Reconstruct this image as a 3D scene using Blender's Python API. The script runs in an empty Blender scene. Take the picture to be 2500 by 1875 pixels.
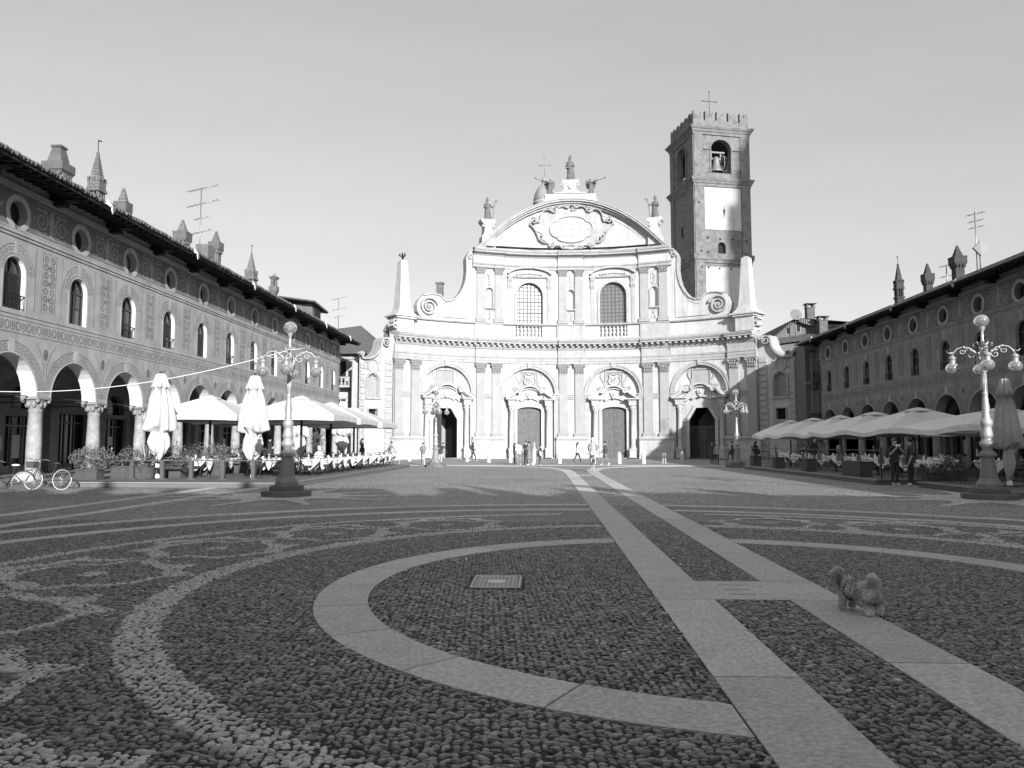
import bpy, math, random
import numpy as np
from mathutils import Vector, Matrix, geometry
random.seed(7); rng = np.random.default_rng(7)
S = bpy.context.scene; COL = S.collection; PI = math.pi
rad = math.radians

# ---------------- camera, sky, sun, exposure ----------------
cd = bpy.data.cameras.new('camera'); cam = bpy.data.objects.new('camera', cd); COL.objects.link(cam)
S.camera = cam; cd.sensor_width = 36; cd.lens = 1880/2500*36; cd.clip_start = .05; cd.clip_end = 3000
cam.location = (0, 0, 1.55); cam.rotation_euler = (rad(90+4.486), 0, rad(2.429))
SUN = Vector((1.18, -3.1, 1.0)).normalized()
sun_el = math.asin(SUN.z); sun_az = math.atan2(SUN.x, SUN.y)
W = bpy.data.worlds.new('World'); S.world = W; W.use_nodes = True
nt = W.node_tree; nt.nodes.clear()
sky = nt.nodes.new('ShaderNodeTexSky'); sky.sky_type = 'NISHITA'; sky.sun_disc = False
sky.sun_elevation = sun_el; sky.sun_rotation = sun_az % (2*PI); sky.air_density = 1.0; sky.dust_density = 2.0
bw = nt.nodes.new('ShaderNodeRGBToBW'); bg = nt.nodes.new('ShaderNodeBackground'); out = nt.nodes.new('ShaderNodeOutputWorld')
nt.links.new(sky.outputs[0], bw.inputs[0]); pw = nt.nodes.new('ShaderNodeMath'); pw.operation = 'POWER'; pw.inputs[1].default_value = .56; nt.links.new(bw.outputs[0], pw.inputs[0]); hz = nt.nodes.new('ShaderNodeTexNoise'); hz.inputs['Scale'].default_value = 2.2; hz.inputs['Detail'].default_value = 4; hm = nt.nodes.new('ShaderNodeMapping'); hm.inputs['Scale'].default_value = (1, 1, 7); hc = nt.nodes.new('ShaderNodeTexCoord'); hr = nt.nodes.new('ShaderNodeMapRange'); hr.inputs[1].default_value = .3; hr.inputs[2].default_value = .7; hr.inputs[3].default_value = .975; hr.inputs[4].default_value = 1.03; hx = nt.nodes.new('ShaderNodeMath'); hx.operation = 'MULTIPLY'
nt.links.new(hc.outputs['Generated'], hm.inputs[0]); nt.links.new(hm.outputs[0], hz.inputs['Vector']); nt.links.new(hz.outputs[0], hr.inputs[0]); nt.links.new(hr.outputs[0], hx.inputs[0]); nt.links.new(pw.outputs[0], hx.inputs[1]); nt.links.new(hx.outputs[0], bg.inputs[0]); nt.links.new(bg.outputs[0], out.inputs[0])
bg.inputs[1].default_value = .15
sd = bpy.data.lights.new('sun', 'SUN'); so = bpy.data.objects.new('sun', sd); COL.objects.link(so)
sd.energy = 3.2; sd.angle = rad(.53); sd.color = (1, 1, 1)
so.rotation_euler = (-SUN).to_track_quat('-Z', 'Y').to_euler(); so.location = (30, -60, 60)
vs = S.view_settings; vs.view_transform = 'Standard'; vs.look = 'None'; vs.gamma = 1; vs.exposure = 1.3
S.cycles.max_bounces = 6; S.cycles.diffuse_bounces = 4; S.cycles.use_denoising = True

# ---------------- helpers ----------------
def link(o, parent=None):
    COL.objects.link(o)
    if parent is not None: o.parent = parent
    return o
def tag(o, label=None, cat=None, group=None, kind=None):
    if label: o['label'] = label
    if cat: o['category'] = cat
    if group: o['group'] = group
    if kind: o['kind'] = kind
    return o
def thing(name, label, cat, loc=(0, 0, 0), rz=0, group=None):
    o = bpy.data.objects.new(name, None); o.empty_display_size = .3; COL.objects.link(o)
    o.location = loc; o.rotation_euler = (0, 0, rz)
    return tag(o, label, cat, group)
def dup(root, loc, rz=0, label=None, group=None, scale=None):
    kids = {}
    for k in bpy.data.objects:
        if k.parent: kids.setdefault(k.parent.name, []).append(k)
    def rec(o, par):
        c = o.copy(); COL.objects.link(c)
        if par is not None: c.parent = par
        for ch in kids.get(o.name, []): rec(ch, c)
        return c
    r = rec(root, None); r.location = loc; r.rotation_euler = (0, 0, rz)
    if scale: r.scale = (scale,)*3 if not hasattr(scale, '__len__') else scale
    if label: r['label'] = label
    if group: r['group'] = group
    return r

def pip(pts, poly):
    """vectorised point in polygon"""
    pts = np.asarray(pts); x, y = pts[:, 0], pts[:, 1]; P = np.asarray(poly); ins = np.zeros(len(pts), bool)
    x0, y0 = P[-1]
    for x1, y1 in P:
        c = ((y1 > y) != (y0 > y))
        with np.errstate(divide='ignore', invalid='ignore'):
            xi = (x0-x1)*(y-y1)/((y0-y1) if y0 != y1 else 1e-12)+x1
        ins ^= c & (x < xi); x0, y0 = x1, y1
    return ins
def arc(cx, cz, r, a0, a1, n, rz=None):
    return [(cx+r*math.cos(rad(a0+(a1-a0)*i/n)), cz+(rz or r)*math.sin(rad(a0+(a1-a0)*i/n))) for i in range(n+1)]
def archpoly(cx, z0, hw, spring, n=12, rise=None):
    return [(cx-hw, z0)]+arc(cx, spring, hw, 180, 0, n, rise or hw)+[(cx+hw, z0)]
def ellipse(cx, cz, a, b=None, n=16): return arc(cx, cz, a, 0, 360-360/n, n-1, b or a)
def subdiv(poly, step):
    o = []
    for i in range(len(poly)):
        a, b = poly[i], poly[(i+1) % len(poly)]; L = math.dist(a, b); k = max(1, int(math.ceil(L/step)))
        o += [(a[0]+(b[0]-a[0])*j/k, a[1]+(b[1]-a[1])*j/k) for j in range(k)]
    return o
def triangulate(outer, holes=(), grid=None):
    loops = [outer]+list(holes); V = []; E = []
    for lp in loops:
        b = len(V); V += lp; E += [(b+i, b+(i+1) % len(lp)) for i in range(len(lp))]
    if grid:
        P = np.array(outer); xs = np.arange(P[:, 0].min()+grid/2, P[:, 0].max(), grid); zs = np.arange(P[:, 1].min()+grid/2, P[:, 1].max(), grid*2)
        if len(xs) and len(zs):
            G = np.array([(a, b) for a in xs for b in zs]); k = pip(G, outer)
            for h in holes: k &= ~pip(G, h)
            V += [tuple(g) for g in G[k]]
    r = geometry.delaunay_2d_cdt([Vector(v) for v in V], E, [], 0, 1e-6)
    vv = [tuple(v) for v in r[0]]; ff = [tuple(f) for f in r[2]]
    if not ff: return vv, []
    cen = np.array([[sum(vv[i][0] for i in f)/3, sum(vv[i][1] for i in f)/3] for f in ff]); k = pip(cen, outer)
    for h in holes: k &= ~pip(cen, h)
    return vv, [f for f, q in zip(ff, k) if q]

class MB:
    def __init__(s): s.v = []; s.f = []; s.m = []; s.s = []
    def add(s, V, F, m=0, sm=False):
        b = len(s.v); s.v += [tuple(p) for p in V]
        for f in F: s.f.append(tuple(b+i for i in f)); s.m.append(m); s.s.append(sm)
        return s
    def box(s, x0, x1, y0, y1, z0, z1, m=0, n=1):
        V = []; F = []
        for i in range(n+1):
            x = x0+(x1-x0)*i/n; V += [(x, y0, z0), (x, y1, z0), (x, y1, z1), (x, y0, z1)]
        for i in range(n):
            a = 4*i; b = a+4
            for j in range(4): F.append((a+j, a+(j+1) % 4, b+(j+1) % 4, b+j))
        F += [(3, 2, 1, 0), (4*n, 4*n+1, 4*n+2, 4*n+3)]
        return s.add(V, F, m)
    def cbox(s, c, d, m=0, rz=0):
        V = []; F = [(0, 1, 3, 2), (4, 6, 7, 5), (0, 4, 5, 1), (2, 3, 7, 6), (0, 2, 6, 4), (1, 5, 7, 3)]
        cs, sn = math.cos(rz), math.sin(rz)
        for i in (-.5, .5):
            for j in (-.5, .5):
                for k in (-.5, .5):
                    x, y = i*d[0], j*d[1]; V.append((c[0]+x*cs-y*sn, c[1]+x*sn+y*cs, c[2]+k*d[2]))
        return s.add(V, F, m)
    def frus(s, c, z0, z1, w0, w1, d0=None, d1=None, m=0, rz=0):
        d0 = d0 or w0; d1 = d1 or w1; V = []; cs, sn = math.cos(rz), math.sin(rz)
        for z, w, d in ((z0, w0, d0), (z1, w1, d1)):
            for a, b in ((-1, -1), (1, -1), (1, 1), (-1, 1)):
                x, y = a*w/2, b*d/2; V.append((c[0]+x*cs-y*sn, c[1]+x*sn+y*cs, z))
        return s.add(V, [(3, 2, 1, 0), (4, 5, 6, 7)]+[(i, (i+1) % 4, 4+(i+1) % 4, 4+i) for i in range(4)], m)
    def lathe(s, cx, cy, prof, seg=12, m=0, sm=True, a0=0, full=360):
        n = seg if full == 360 else seg+1; V = []; F = []
        for r, z in prof:
            for i in range(n):
                a = rad(a0+full*i/seg); V.append((cx+r*math.cos(a), cy+r*math.sin(a), z))
        for k in range(len(prof)-1):
            for i in range(seg):
                j = (i+1) % n; F.append((k*n+i, k*n+j, (k+1)*n+j, (k+1)*n+i))
        s.add(V, F, m, sm)
        if full == 360 and prof[-1][0] > 1e-4: s.add(V[-n:], [tuple(range(n))], m)
        if full == 360 and prof[0][0] > 1e-4: s.add(V[:n], [tuple(range(n))[::-1]], m)
        return s
    def poly(s, outer, holes=(), d=0, m=0, grid=None):
        vv, ff = triangulate(outer, holes, grid); return s.add([(a, d, b) for a, b in vv], ff, m)
    def side(s, loop, d0, d1, m=0, closed=True, sm=False):
        n = len(loop); V = [(a, d0, b) for a, b in loop]+[(a, d1, b) for a, b in loop]
        return s.add(V, [(i, (i+1) % n, n+(i+1) % n, n+i) for i in range(n if closed else n-1)], m, sm)
    def prism(s, outer, d0, d1, m=0, holes=(), grid=None, back=False):
        s.poly(outer, holes, d1, m, grid); s.side(outer, d0, d1, m)
        for h in holes: s.side(h, d0, d1, m)
        if back: s.poly(outer, holes, d0, m, grid)
        return s
    def band(s, path, w, d0, d1, m=0, closed=False):
        """flat moulding of width w centred on path, raised from d0 to d1"""
        P = [Vector(p) for p in path]; n = len(P); L = []; Rr = []
        for i in range(n):
            if closed: t = P[(i+1) % n]-P[i-1]
            else: t = P[min(i+1, n-1)]-P[max(i-1, 0)]
            t = t.normalized() if t.length > 1e-9 else Vector((1, 0)); q = Vector((-t.y, t.x))*w/2
            L.append(P[i]+q); Rr.append(P[i]-q)
        V = [(p.x, d1, p.y) for p in L]+[(p.x, d1, p.y) for p in Rr]; F = []; k = n if closed else n-1
        F = [(i, (i+1) % n, n+(i+1) % n, n+i) for i in range(k)]
        if abs(d1-d0) > .006:
            V += [(p.x, d0, p.y) for p in L]+[(p.x, d0, p.y) for p in Rr]
            F += [(i, (i+1) % n, 2*n+(i+1) % n, 2*n+i) for i in range(k)]+[(n+i, n+(i+1) % n, 3*n+(i+1) % n, 3*n+i) for i in range(k)]
        return s.add(V, F, m)
    def tube(s, path, r, seg=6, m=0, closed=False, sm=True):
        P = [Vector(p) for p in path]; n = len(P); V = []; up = Vector((0, 0, 1)); rr = r if hasattr(r, '__len__') else [r]*n
        prev = None
        for i in range(n):
            t = (P[(i+1) % n]-P[i-1]) if closed else (P[min(i+1, n-1)]-P[max(i-1, 0)])
            t = t.normalized() if t.length > 1e-9 else Vector((0, 0, 1))
            a = prev if prev is not None else (up if abs(t.z) < .9 else Vector((1, 0, 0)))
            a = (a-t*a.dot(t)); a = a.normalized() if a.length > 1e-6 else Vector((1, 0, 0)); prev = a; b = t.cross(a)
            for k in range(seg):
                q = 2*PI*k/seg; V.append(P[i]+(a*math.cos(q)+b*math.sin(q))*rr[i])
        F = []
        for i in range(n if closed else n-1):
            for k in range(seg):
                j = (i+1) % n; F.append((i*seg+k, i*seg+(k+1) % seg, j*seg+(k+1) % seg, j*seg+k))
        if not closed: F += [tuple(range(seg))[::-1], tuple((n-1)*seg+k for k in range(seg))]
        return s.add(V, F, m, sm)
    def ball(s, c, r, sc=(1, 1, 1), seg=12, rings=8, m=0, wob=0):
        V = []; F = []
        for i in range(rings+1):
            t = PI*i/rings
            for k in range(seg):
                p = 2*PI*k/seg; q = 1+(random.uniform(-wob, wob) if wob else 0)
                V.append((c[0]+r*sc[0]*math.sin(t)*math.cos(p)*q, c[1]+r*sc[1]*math.sin(t)*math.sin(p)*q, c[2]+r*sc[2]*math.cos(t)*q))
        for i in range(rings):
            for k in range(seg): F.append((i*seg+k, i*seg+(k+1) % seg, (i+1)*seg+(k+1) % seg, (i+1)*seg+k))
        return s.add(V, F, m, True)
    def sweep(s, s0, s1, prof, m=0, step=.8, caps=True):
        """profile [(d,z)] swept along x from s0 to s1"""
        k = max(1, int(math.ceil(abs(s1-s0)/step))); n = len(prof); V = []; F = []
        for i in range(k+1):
            x = s0+(s1-s0)*i/k; V += [(x, d, z) for d, z in prof]
        for i in range(k):
            for j in range(n-1): F.append((i*n+j, i*n+j+1, (i+1)*n+j+1, (i+1)*n+j))
        if caps: F += [tuple(range(n))[::-1], tuple(k*n+j for j in range(n))]
        return s.add(V, F, m)
    def build(s, name, mats, parent=None, fn=None, local=False):
        V = np.array(s.v, dtype=float).reshape(-1, 3)
        if fn is not None: V = fn(V)
        if parent is not None and not local:
            p = parent
            while p is not None: V = V-np.array(p.location); p = p.parent
        me = bpy.data.meshes.new(name); me.from_pydata(V.tolist(), [], s.f)
        mats = mats if isinstance(mats, (list, tuple)) else [mats]
        for q in mats: me.materials.append(q)
        if len(mats) > 1: me.polygons.foreach_set('material_index', s.m)
        me.polygons.foreach_set('use_smooth', s.s); me.update()
        return link(bpy.data.objects.new(name, me), parent)

# ---------------- materials ----------------
MATS = {}
def mat(name, v, rough=.85, var=.12, scale=2.0, bump=0., bscale=30., metal=0., spots=0., streak=0.):
    """neutral surface: base value v with soft mottling, optional fine bump, weathering streaks"""
    if name in MATS: return MATS[name]
    M = bpy.data.materials.new(name); M.use_nodes = True; t = M.node_tree; N = t.nodes; L = t.links
    b = N['Principled BSDF']; b.inputs['Roughness'].default_value = rough; b.inputs['Metallic'].default_value = metal
    tc = N.new('ShaderNodeTexCoord'); n1 = N.new('ShaderNodeTexNoise'); n1.inputs['Scale'].default_value = scale; n1.inputs['Detail'].default_value = 6; n1.inputs['Roughness'].default_value = .62
    mr = N.new('ShaderNodeMapRange'); mr.inputs[1].default_value = .3; mr.inputs[2].default_value = .7
    mr.inputs[3].default_value = v*(1-var); mr.inputs[4].default_value = v*(1+var)
    L.new(tc.outputs['Object'], n1.inputs['Vector']); L.new(n1.outputs[0], mr.inputs[0]); cur = mr.outputs[0]
    if streak:
        mp = N.new('ShaderNodeMapping'); mp.inputs['Scale'].default_value = (1.6, 1.6, .12); n3 = N.new('ShaderNodeTexNoise'); n3.inputs['Scale'].default_value = 2.2; n3.inputs['Detail'].default_value = 5
        L.new(tc.outputs['Object'], mp.inputs[0]); L.new(mp.outputs[0], n3.inputs['Vector'])
        m3 = N.new('ShaderNodeMapRange'); m3.inputs[1].default_value = .5; m3.inputs[2].default_value = .78; m3.inputs[3].default_value = 1; m3.inputs[4].default_value = 1-streak
        L.new(n3.outputs[0], m3.inputs[0]); mu = N.new('ShaderNodeMath'); mu.operation = 'MULTIPLY'; L.new(cur, mu.inputs[0]); L.new(m3.outputs[0], mu.inputs[1]); cur = mu.outputs[0]
    if spots:
        n4 = N.new('ShaderNodeTexNoise'); n4.inputs['Scale'].default_value = scale*14; n4.inputs['Detail'].default_value = 2
        m4 = N.new('ShaderNodeMapRange'); m4.inputs[1].default_value = .35; m4.inputs[2].default_value = .65; m4.inputs[3].default_value = 1-spots; m4.inputs[4].default_value = 1+spots
        L.new(tc.outputs['Object'], n4.inputs['Vector']); L.new(n4.outputs[0], m4.inputs[0]); mu = N.new('ShaderNodeMath'); mu.operation = 'MULTIPLY'; L.new(cur, mu.inputs[0]); L.new(m4.outputs[0], mu.inputs[1]); cur = mu.outputs[0]
    L.new(cur, b.inputs['Base Color'])
    if bump:
        n2 = N.new('ShaderNodeTexNoise'); n2.inputs['Scale'].default_value = bscale; n2.inputs['Detail'].default_value = 3
        bp = N.new('ShaderNodeBump'); bp.inputs['Strength'].default_value = bump; bp.inputs['Distance'].default_value = .02
        L.new(tc.outputs['Object'], n2.inputs['Vector']); L.new(n2.outputs[0], bp.inputs['Height']); L.new(bp.outputs[0], b.inputs['Normal'])
    MATS[name] = M; return M
def brickmat(name, v1, v2, mortar, bw_=.26, bh=.075, msize=.012, rough=.9):
    M = bpy.data.materials.new(name); M.use_nodes = True; t = M.node_tree; N = t.nodes; L = t.links; b = N['Principled BSDF']; b.inputs['Roughness'].default_value = rough
    tc = N.new('ShaderNodeTexCoord'); sp = N.new('ShaderNodeSeparateXYZ'); ad = N.new('ShaderNodeMath'); cb = N.new('ShaderNodeCombineXYZ')
    L.new(tc.outputs['Object'], sp.inputs[0]); L.new(sp.outputs[0], ad.inputs[0]); L.new(sp.outputs[1], ad.inputs[1]); L.new(ad.outputs[0], cb.inputs[0]); L.new(sp.outputs[2], cb.inputs[1])
    br = N.new('ShaderNodeTexBrick'); br.inputs['Scale'].default_value = 1; br.inputs['Brick Width'].default_value = bw_; br.inputs['Row Height'].default_value = bh; br.inputs['Mortar Size'].default_value = msize
    br.inputs['Color1'].default_value = (v1,)*3+(1,); br.inputs['Color2'].default_value = (v2,)*3+(1,); br.inputs['Mortar'].default_value = (mortar,)*3+(1,)
    L.new(cb.outputs[0], br.inputs['Vector'])
    n = N.new('ShaderNodeTexNoise'); n.inputs['Scale'].default_value = 1.3; n.inputs['Detail'].default_value = 8; n.inputs['Roughness'].default_value = .7; mr = N.new('ShaderNodeMapRange'); mr.inputs[1].default_value = .3; mr.inputs[2].default_value = .7; mr.inputs[3].default_value = .6; mr.inputs[4].default_value = 1.35
    L.new(tc.outputs['Object'], n.inputs['Vector']); L.new(n.outputs[0], mr.inputs[0])
    mx = N.new('ShaderNodeMixRGB'); mx.blend_type = 'MULTIPLY'; mx.inputs[0].default_value = 1; L.new(br.outputs[0], mx.inputs[1]); L.new(mr.outputs[0], mx.inputs[2]); L.new(mx.outputs[0], b.inputs['Base Color'])
    bp = N.new('ShaderNodeBump'); bp.inputs['Strength'].default_value = .5; bp.inputs['Distance'].default_value = .02; bp.invert = True; L.new(br.outputs['Fac'], bp.inputs['Height']); L.new(bp.outputs[0], b.inputs['Normal'])
    return M
def tilemat(name, v, axis, pitch=.2, var=.35):
    """rows of round clay tiles; axis = the coordinate across which the rows repeat"""
    M = bpy.data.materials.new(name); M.use_nodes = True; t = M.node_tree; N = t.nodes; L = t.links; b = N['Principled BSDF']; b.inputs['Roughness'].default_value = .95
    tc = N.new('ShaderNodeTexCoord'); sp = N.new('ShaderNodeSeparateXYZ'); L.new(tc.outputs['Object'], sp.inputs[0])
    mu = N.new('ShaderNodeMath'); mu.operation = 'MULTIPLY'; mu.inputs[1].default_value = 2*PI/pitch; L.new(sp.outputs[axis], mu.inputs[0]); si = N.new('ShaderNodeMath'); si.operation = 'SINE'; L.new(mu.outputs[0], si.inputs[0])
    n = N.new('ShaderNodeTexNoise'); n.inputs['Scale'].default_value = 5; n.inputs['Detail'].default_value = 7; n.inputs['Roughness'].default_value = .75
    L.new(tc.outputs['Object'], n.inputs['Vector']); mr = N.new('ShaderNodeMapRange'); mr.inputs[1].default_value = .3; mr.inputs[2].default_value = .7; mr.inputs[3].default_value = v*(1-var); mr.inputs[4].default_value = v*(1+var); L.new(n.outputs[0], mr.inputs[0])
    m2 = N.new('ShaderNodeMapRange'); m2.inputs[1].default_value = -1; m2.inputs[2].default_value = -.3; m2.inputs[3].default_value = .45; m2.inputs[4].default_value = 1; L.new(si.outputs[0], m2.inputs[0])
    mm = N.new('ShaderNodeMath'); mm.operation = 'MULTIPLY'; L.new(mr.outputs[0], mm.inputs[0]); L.new(m2.outputs[0], mm.inputs[1]); L.new(mm.outputs[0], b.inputs['Base Color'])
    bp = N.new('ShaderNodeBump'); bp.inputs['Strength'].default_value = 1; bp.inputs['Distance'].default_value = .06; L.new(si.outputs[0], bp.inputs['Height']); L.new(bp.outputs[0], b.inputs['Normal'])
    return M
def plain(name, v, rough=.6, metal=0., trans=0., alpha=1., emit=0.):
    if name in MATS: return MATS[name]
    M = bpy.data.materials.new(name); M.use_nodes = True; b = M.node_tree.nodes['Principled BSDF']
    b.inputs['Base Color'].default_value = (v, v, v, 1); b.inputs['Roughness'].default_value = rough; b.inputs['Metallic'].default_value = metal
    b.inputs['Transmission Weight'].default_value = trans
    MATS[name] = M; return M

m_white = mat('lime_plaster', .42, .9, .12, .9, .15, 8, streak=.3)
m_trim = mat('pale_stone_trim', .335, .9, .14, 1.5, .2, 20, streak=.25)
m_pil = mat('grey_plaster', .30, .9, .10, 1.2, .15, 12, streak=.15)
m_orn = mat('carved_stone', .22, .9, .2, 3, .4, 25)
m_statue = mat('weathered_stone', .11, .9, .35, 4, .4, 30)
m_wood = mat('old_door_wood', .10, .7, .25, 3, .3, 20)
m_dark = plain('dark_interior', .012, .9)
m_glass_d = plain('dark_window_glass', .02, .12)
m_iron = plain('dark_iron', .03, .5, .6)
m_plasR = mat('sgraffito_plaster_shade_toned', .215, .92, .2, 1.1, .12, 14, streak=.16)  # darker copy of the left palace plaster, shade put into the colour
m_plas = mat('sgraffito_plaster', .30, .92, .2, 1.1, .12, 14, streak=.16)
m_plas2 = mat('sgraffito_dark', .115, .92, .45, .9, .1, 14)
m_plas3 = mat('sgraffito_light', .33, .92, .25, .9, .1, 14)
m_frz = mat('frieze_ground', .13, .92, .2, 2.5, .1, 14)
m_frl = mat('frieze_scroll', .27, .92, .2, 2.5, .1, 14)
m_rev = mat('white_reveal', .62, .9, .06, 3)
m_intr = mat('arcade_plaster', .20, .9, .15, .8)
m_col = mat('pale_column_stone', .30, .8, .3, 3.0, .5, 10, spots=.2)
m_eave = mat('eave_timber', .016, .9, .3, 2)
m_gran = mat('granite_slab', .50, .8, .07, 2.2, .4, 110, spots=.2)
_g = m_gran.node_tree; _b = _g.nodes['Principled BSDF']; _src = _b.inputs['Base Color'].links[0].from_socket
_ge = _g.nodes.new('ShaderNodeNewGeometry'); _mr = _g.nodes.new('ShaderNodeMapRange'); _mr.inputs[3].default_value = .86; _mr.inputs[4].default_value = 1.1; _mu = _g.nodes.new('ShaderNodeMath'); _mu.operation = 'MULTIPLY'
_g.links.new(_ge.outputs['Random Per Island'], _mr.inputs[0]); _g.links.new(_mr.outputs[0], _mu.inputs[0]); _g.links.new(_src, _mu.inputs[1]); _g.links.new(_mu.outputs[0], _b.inputs['Base Color'])
m_tile_y = tilemat('clay_tiles_rows_along_x', .10, 1)
m_tile_x = tilemat('clay_tiles_rows_along_y', .15, 0, .24)
m_tilem = mat('clay_tile', .11, .95, .4, 6)
m_brick = brickmat('tower_brick', .145, .07, .27)
m_brick2 = brickmat('chimney_brick', .085, .045, .24)
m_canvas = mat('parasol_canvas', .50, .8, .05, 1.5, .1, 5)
m_canvas2 = mat('parasol_canvas_lifted', .76, .8, .06, 1.5, .15, 5)  # canvas copy with light put into its colour to lift the shaded row
m_cloth = mat('white_tablecloth', .72, .8, .04, 4)
m_post = plain('dark_post', .03, .5)
m_metal = plain('painted_lamp_metal', .38, .45, .35)
m_globe = plain('opal_globe', .42, .08, 0, .7)
m_lstone = mat('lamp_plinth_stone', .13, .8, .2, 4, .2, 40)
m_skin = plain('skin', .34, .6)
m_leaf = mat('leaf', .10, .6, .35, 9)
m_pot = mat('planter_box', .07, .8, .2, 3)
# ---------------- ground ----------------
OX, OY = 2.04, 8.6
g_base = tag(MB().add([(-400, -300, -.02), (400, -300, -.02), (400, 500, -.02), (-400, 500, -.02)], [(0, 1, 2, 3)]).build('ground', mat('bare_earth', .09, .95, .3, .3)), kind='structure')
def cobblemat(name, v, gap, size=.052, amt=1., far=0.):
    M = bpy.data.materials.new(name); M.use_nodes = True; t = M.node_tree; N = t.nodes; L = t.links; b = N['Principled BSDF']; b.inputs['Roughness'].default_value = .62
    tc = N.new('ShaderNodeTexCoord'); vo = N.new('ShaderNodeTexVoronoi'); vo.inputs['Scale'].default_value = 1/size; vo.feature = 'F1'; vo.voronoi_dimensions = '2D'
    L.new(tc.outputs['Object'], vo.inputs['Vector'])
    wn = N.new('ShaderNodeSeparateColor'); L.new(vo.outputs['Color'], wn.inputs[0])
    mr = N.new('ShaderNodeMapRange'); mr.inputs[3].default_value = v*.55; mr.inputs[4].default_value = v*1.5; L.new(wn.outputs[0], mr.inputs[0])
    m2 = N.new('ShaderNodeMapRange'); m2.inputs[1].default_value = .42; m2.inputs[2].default_value = .68; m2.inputs[3].default_value = 1; m2.inputs[4].default_value = gap; L.new(vo.outputs['Distance'], m2.inputs[0])
    n = N.new('ShaderNodeTexNoise'); n.inputs['Scale'].default_value = .25; n.inputs['Detail'].default_value = 4; L.new(tc.outputs['Object'], n.inputs['Vector'])
    m3 = N.new('ShaderNodeMapRange'); m3.inputs[1].default_value = .3; m3.inputs[2].default_value = .7; m3.inputs[3].default_value = .85; m3.inputs[4].default_value = 1.15; L.new(n.outputs[0], m3.inputs[0])
    a = N.new('ShaderNodeMath'); a.operation = 'MULTIPLY'; L.new(mr.outputs[0], a.inputs[0]); L.new(m2.outputs[0], a.inputs[1]); c = N.new('ShaderNodeMath'); c.operation = 'MULTIPLY'; L.new(a.outputs[0], c.inputs[0]); L.new(m3.outputs[0], c.inputs[1]); L.new(c.outputs[0], b.inputs['Base Color'])
    iv = N.new('ShaderNodeMath'); iv.operation = 'POWER'; iv.inputs[1].default_value = 2.; L.new(vo.outputs['Distance'], iv.inputs[0])
    bp = N.new('ShaderNodeBump'); bp.invert = True; bp.inputs['Strength'].default_value = amt; bp.inputs['Distance'].default_value = .03; L.new(iv.outputs[0], bp.inputs['Height']); L.new(bp.outputs[0], b.inputs['Normal'])
    return M
m_cob = cobblemat('dark_river_cobbles', .205, .3, .05)
m_cobl = cobblemat('pale_river_cobbles', .58, .45, .05)
m_cobf = cobblemat('square_cobbles_lightened', .255, .45, .07)  # same cobbles outside the ring, sunlight put into a lighter colour
def sheet(polys, z, name, m, kind='structure', grid=None, label=None):
    mb = MB()
    for pi_, P in enumerate(polys):
        if isinstance(P, tuple) and isinstance(P[0], list): outer, holes = P
        else: outer, holes = P, []
        vv, ff = triangulate(outer, holes); mb.add([(a, b, z+(.0007*(pi_ % 11) if len(polys) > 1 else 0)) for a, b in vv], ff)
    o = mb.build(name, m); return tag(o, label, kind=kind)
NEAR = 15.5
_ring = [(.97+11.5*math.cos(t), 8.5+11.5*math.sin(t)) for t in np.linspace(0, 2*PI, 73)[:-1]]
sheet([_ring], .0, 'cobbled_square', m_cob)
sheet([([(-30, -30), (32, -30), (32, 58.5), (-30, 58.5)], [_ring])], .0, 'cobbled_square', m_cobf)
# parvis before the church
sheet([[(-34, 58.5), (36, 58.5), (36, 92), (-34, 92)]], .004, 'pavement', mat('parvis_granite', .24, .8, .12, .5, .15, 30, spots=.08))

slabs = MB()
def slab(pts, z=.024):
    """one granite slab, a little inset, with its small upstand"""
    P = [Vector(p) for p in pts]; c = sum(P, Vector((0, 0)))/len(P); Q = []
    if min(p.y for p in P) > 15.6: z = .012
    n = len(P)
    for i in range(n):
        a = (P[i]-P[i-1]).normalized(); b = (P[(i+1) % n]-P[i]).normalized(); t = (a+b)
        t = t.normalized() if t.length > .2 else b; q = Vector((-t.y, t.x)); s = 1 if (c-P[i]).dot(q) > 0 else -1
        k = .008/max(.35, math.sqrt(max(0, (1+a.dot(b))/2))); Q.append(P[i]+q*s*k)
    vv, ff = triangulate([tuple(q) for q in Q]); slabs.add([(a, b, z) for a, b in vv], ff)
    V = [(q.x, q.y, z) for q in Q]+[(q.x, q.y, -.01) for q in Q]; slabs.add(V, [(i, (i+1) % n, n+(i+1) % n, n+i) for i in range(n)])
granite_zones = []
def track(x0, x1, ys):
    for a, b in zip(ys[:-1], ys[1:]): slab([(x0, a), (x1, a), (x1, b), (x0, b)])
    granite_zones.append([(x0, ys[0]), (x1, ys[0]), (x1, ys[-1]), (x0, ys[-1])])
YL = [-20, -14, -8, -3.2, -.5, 1.9, 3.0, 5.27, 7.83, 8.87, 11.2, 13.7, 16.6, 19.6, 23.2, 26.4, 30, 33.5, 37.0, 39.3]
YR = [-20, -14, -8, -3, .5, 2.9, 5.65, 7.83, 8.87, 11.15, 13.4, 16.3, 19.4, 22.2, 23.6, 27.2, 31, 34.8, 39.3]
track(1.10, 1.68, YL[:9]); track(1.10, 1.68, YL[9:]); track(2.40, 2.97, YR[:8]); track(2.40, 2.97, YR[8:])
slab([(1.10, 7.83), (2.97, 7.83), (2.97, 8.87), (1.10, 8.87)]); granite_zones.append([(1.1, 7.83), (2.97, 7.83), (2.97, 8.87), (1.1, 8.87)])
slab([(1.68, 23.2), (2.4, 23.2), (2.4, 23.6), (1.68, 23.6)]); slab([(1.68, 39.2), (2.4, 39.2), (2.4, 39.5), (1.68, 39.5)])
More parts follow.
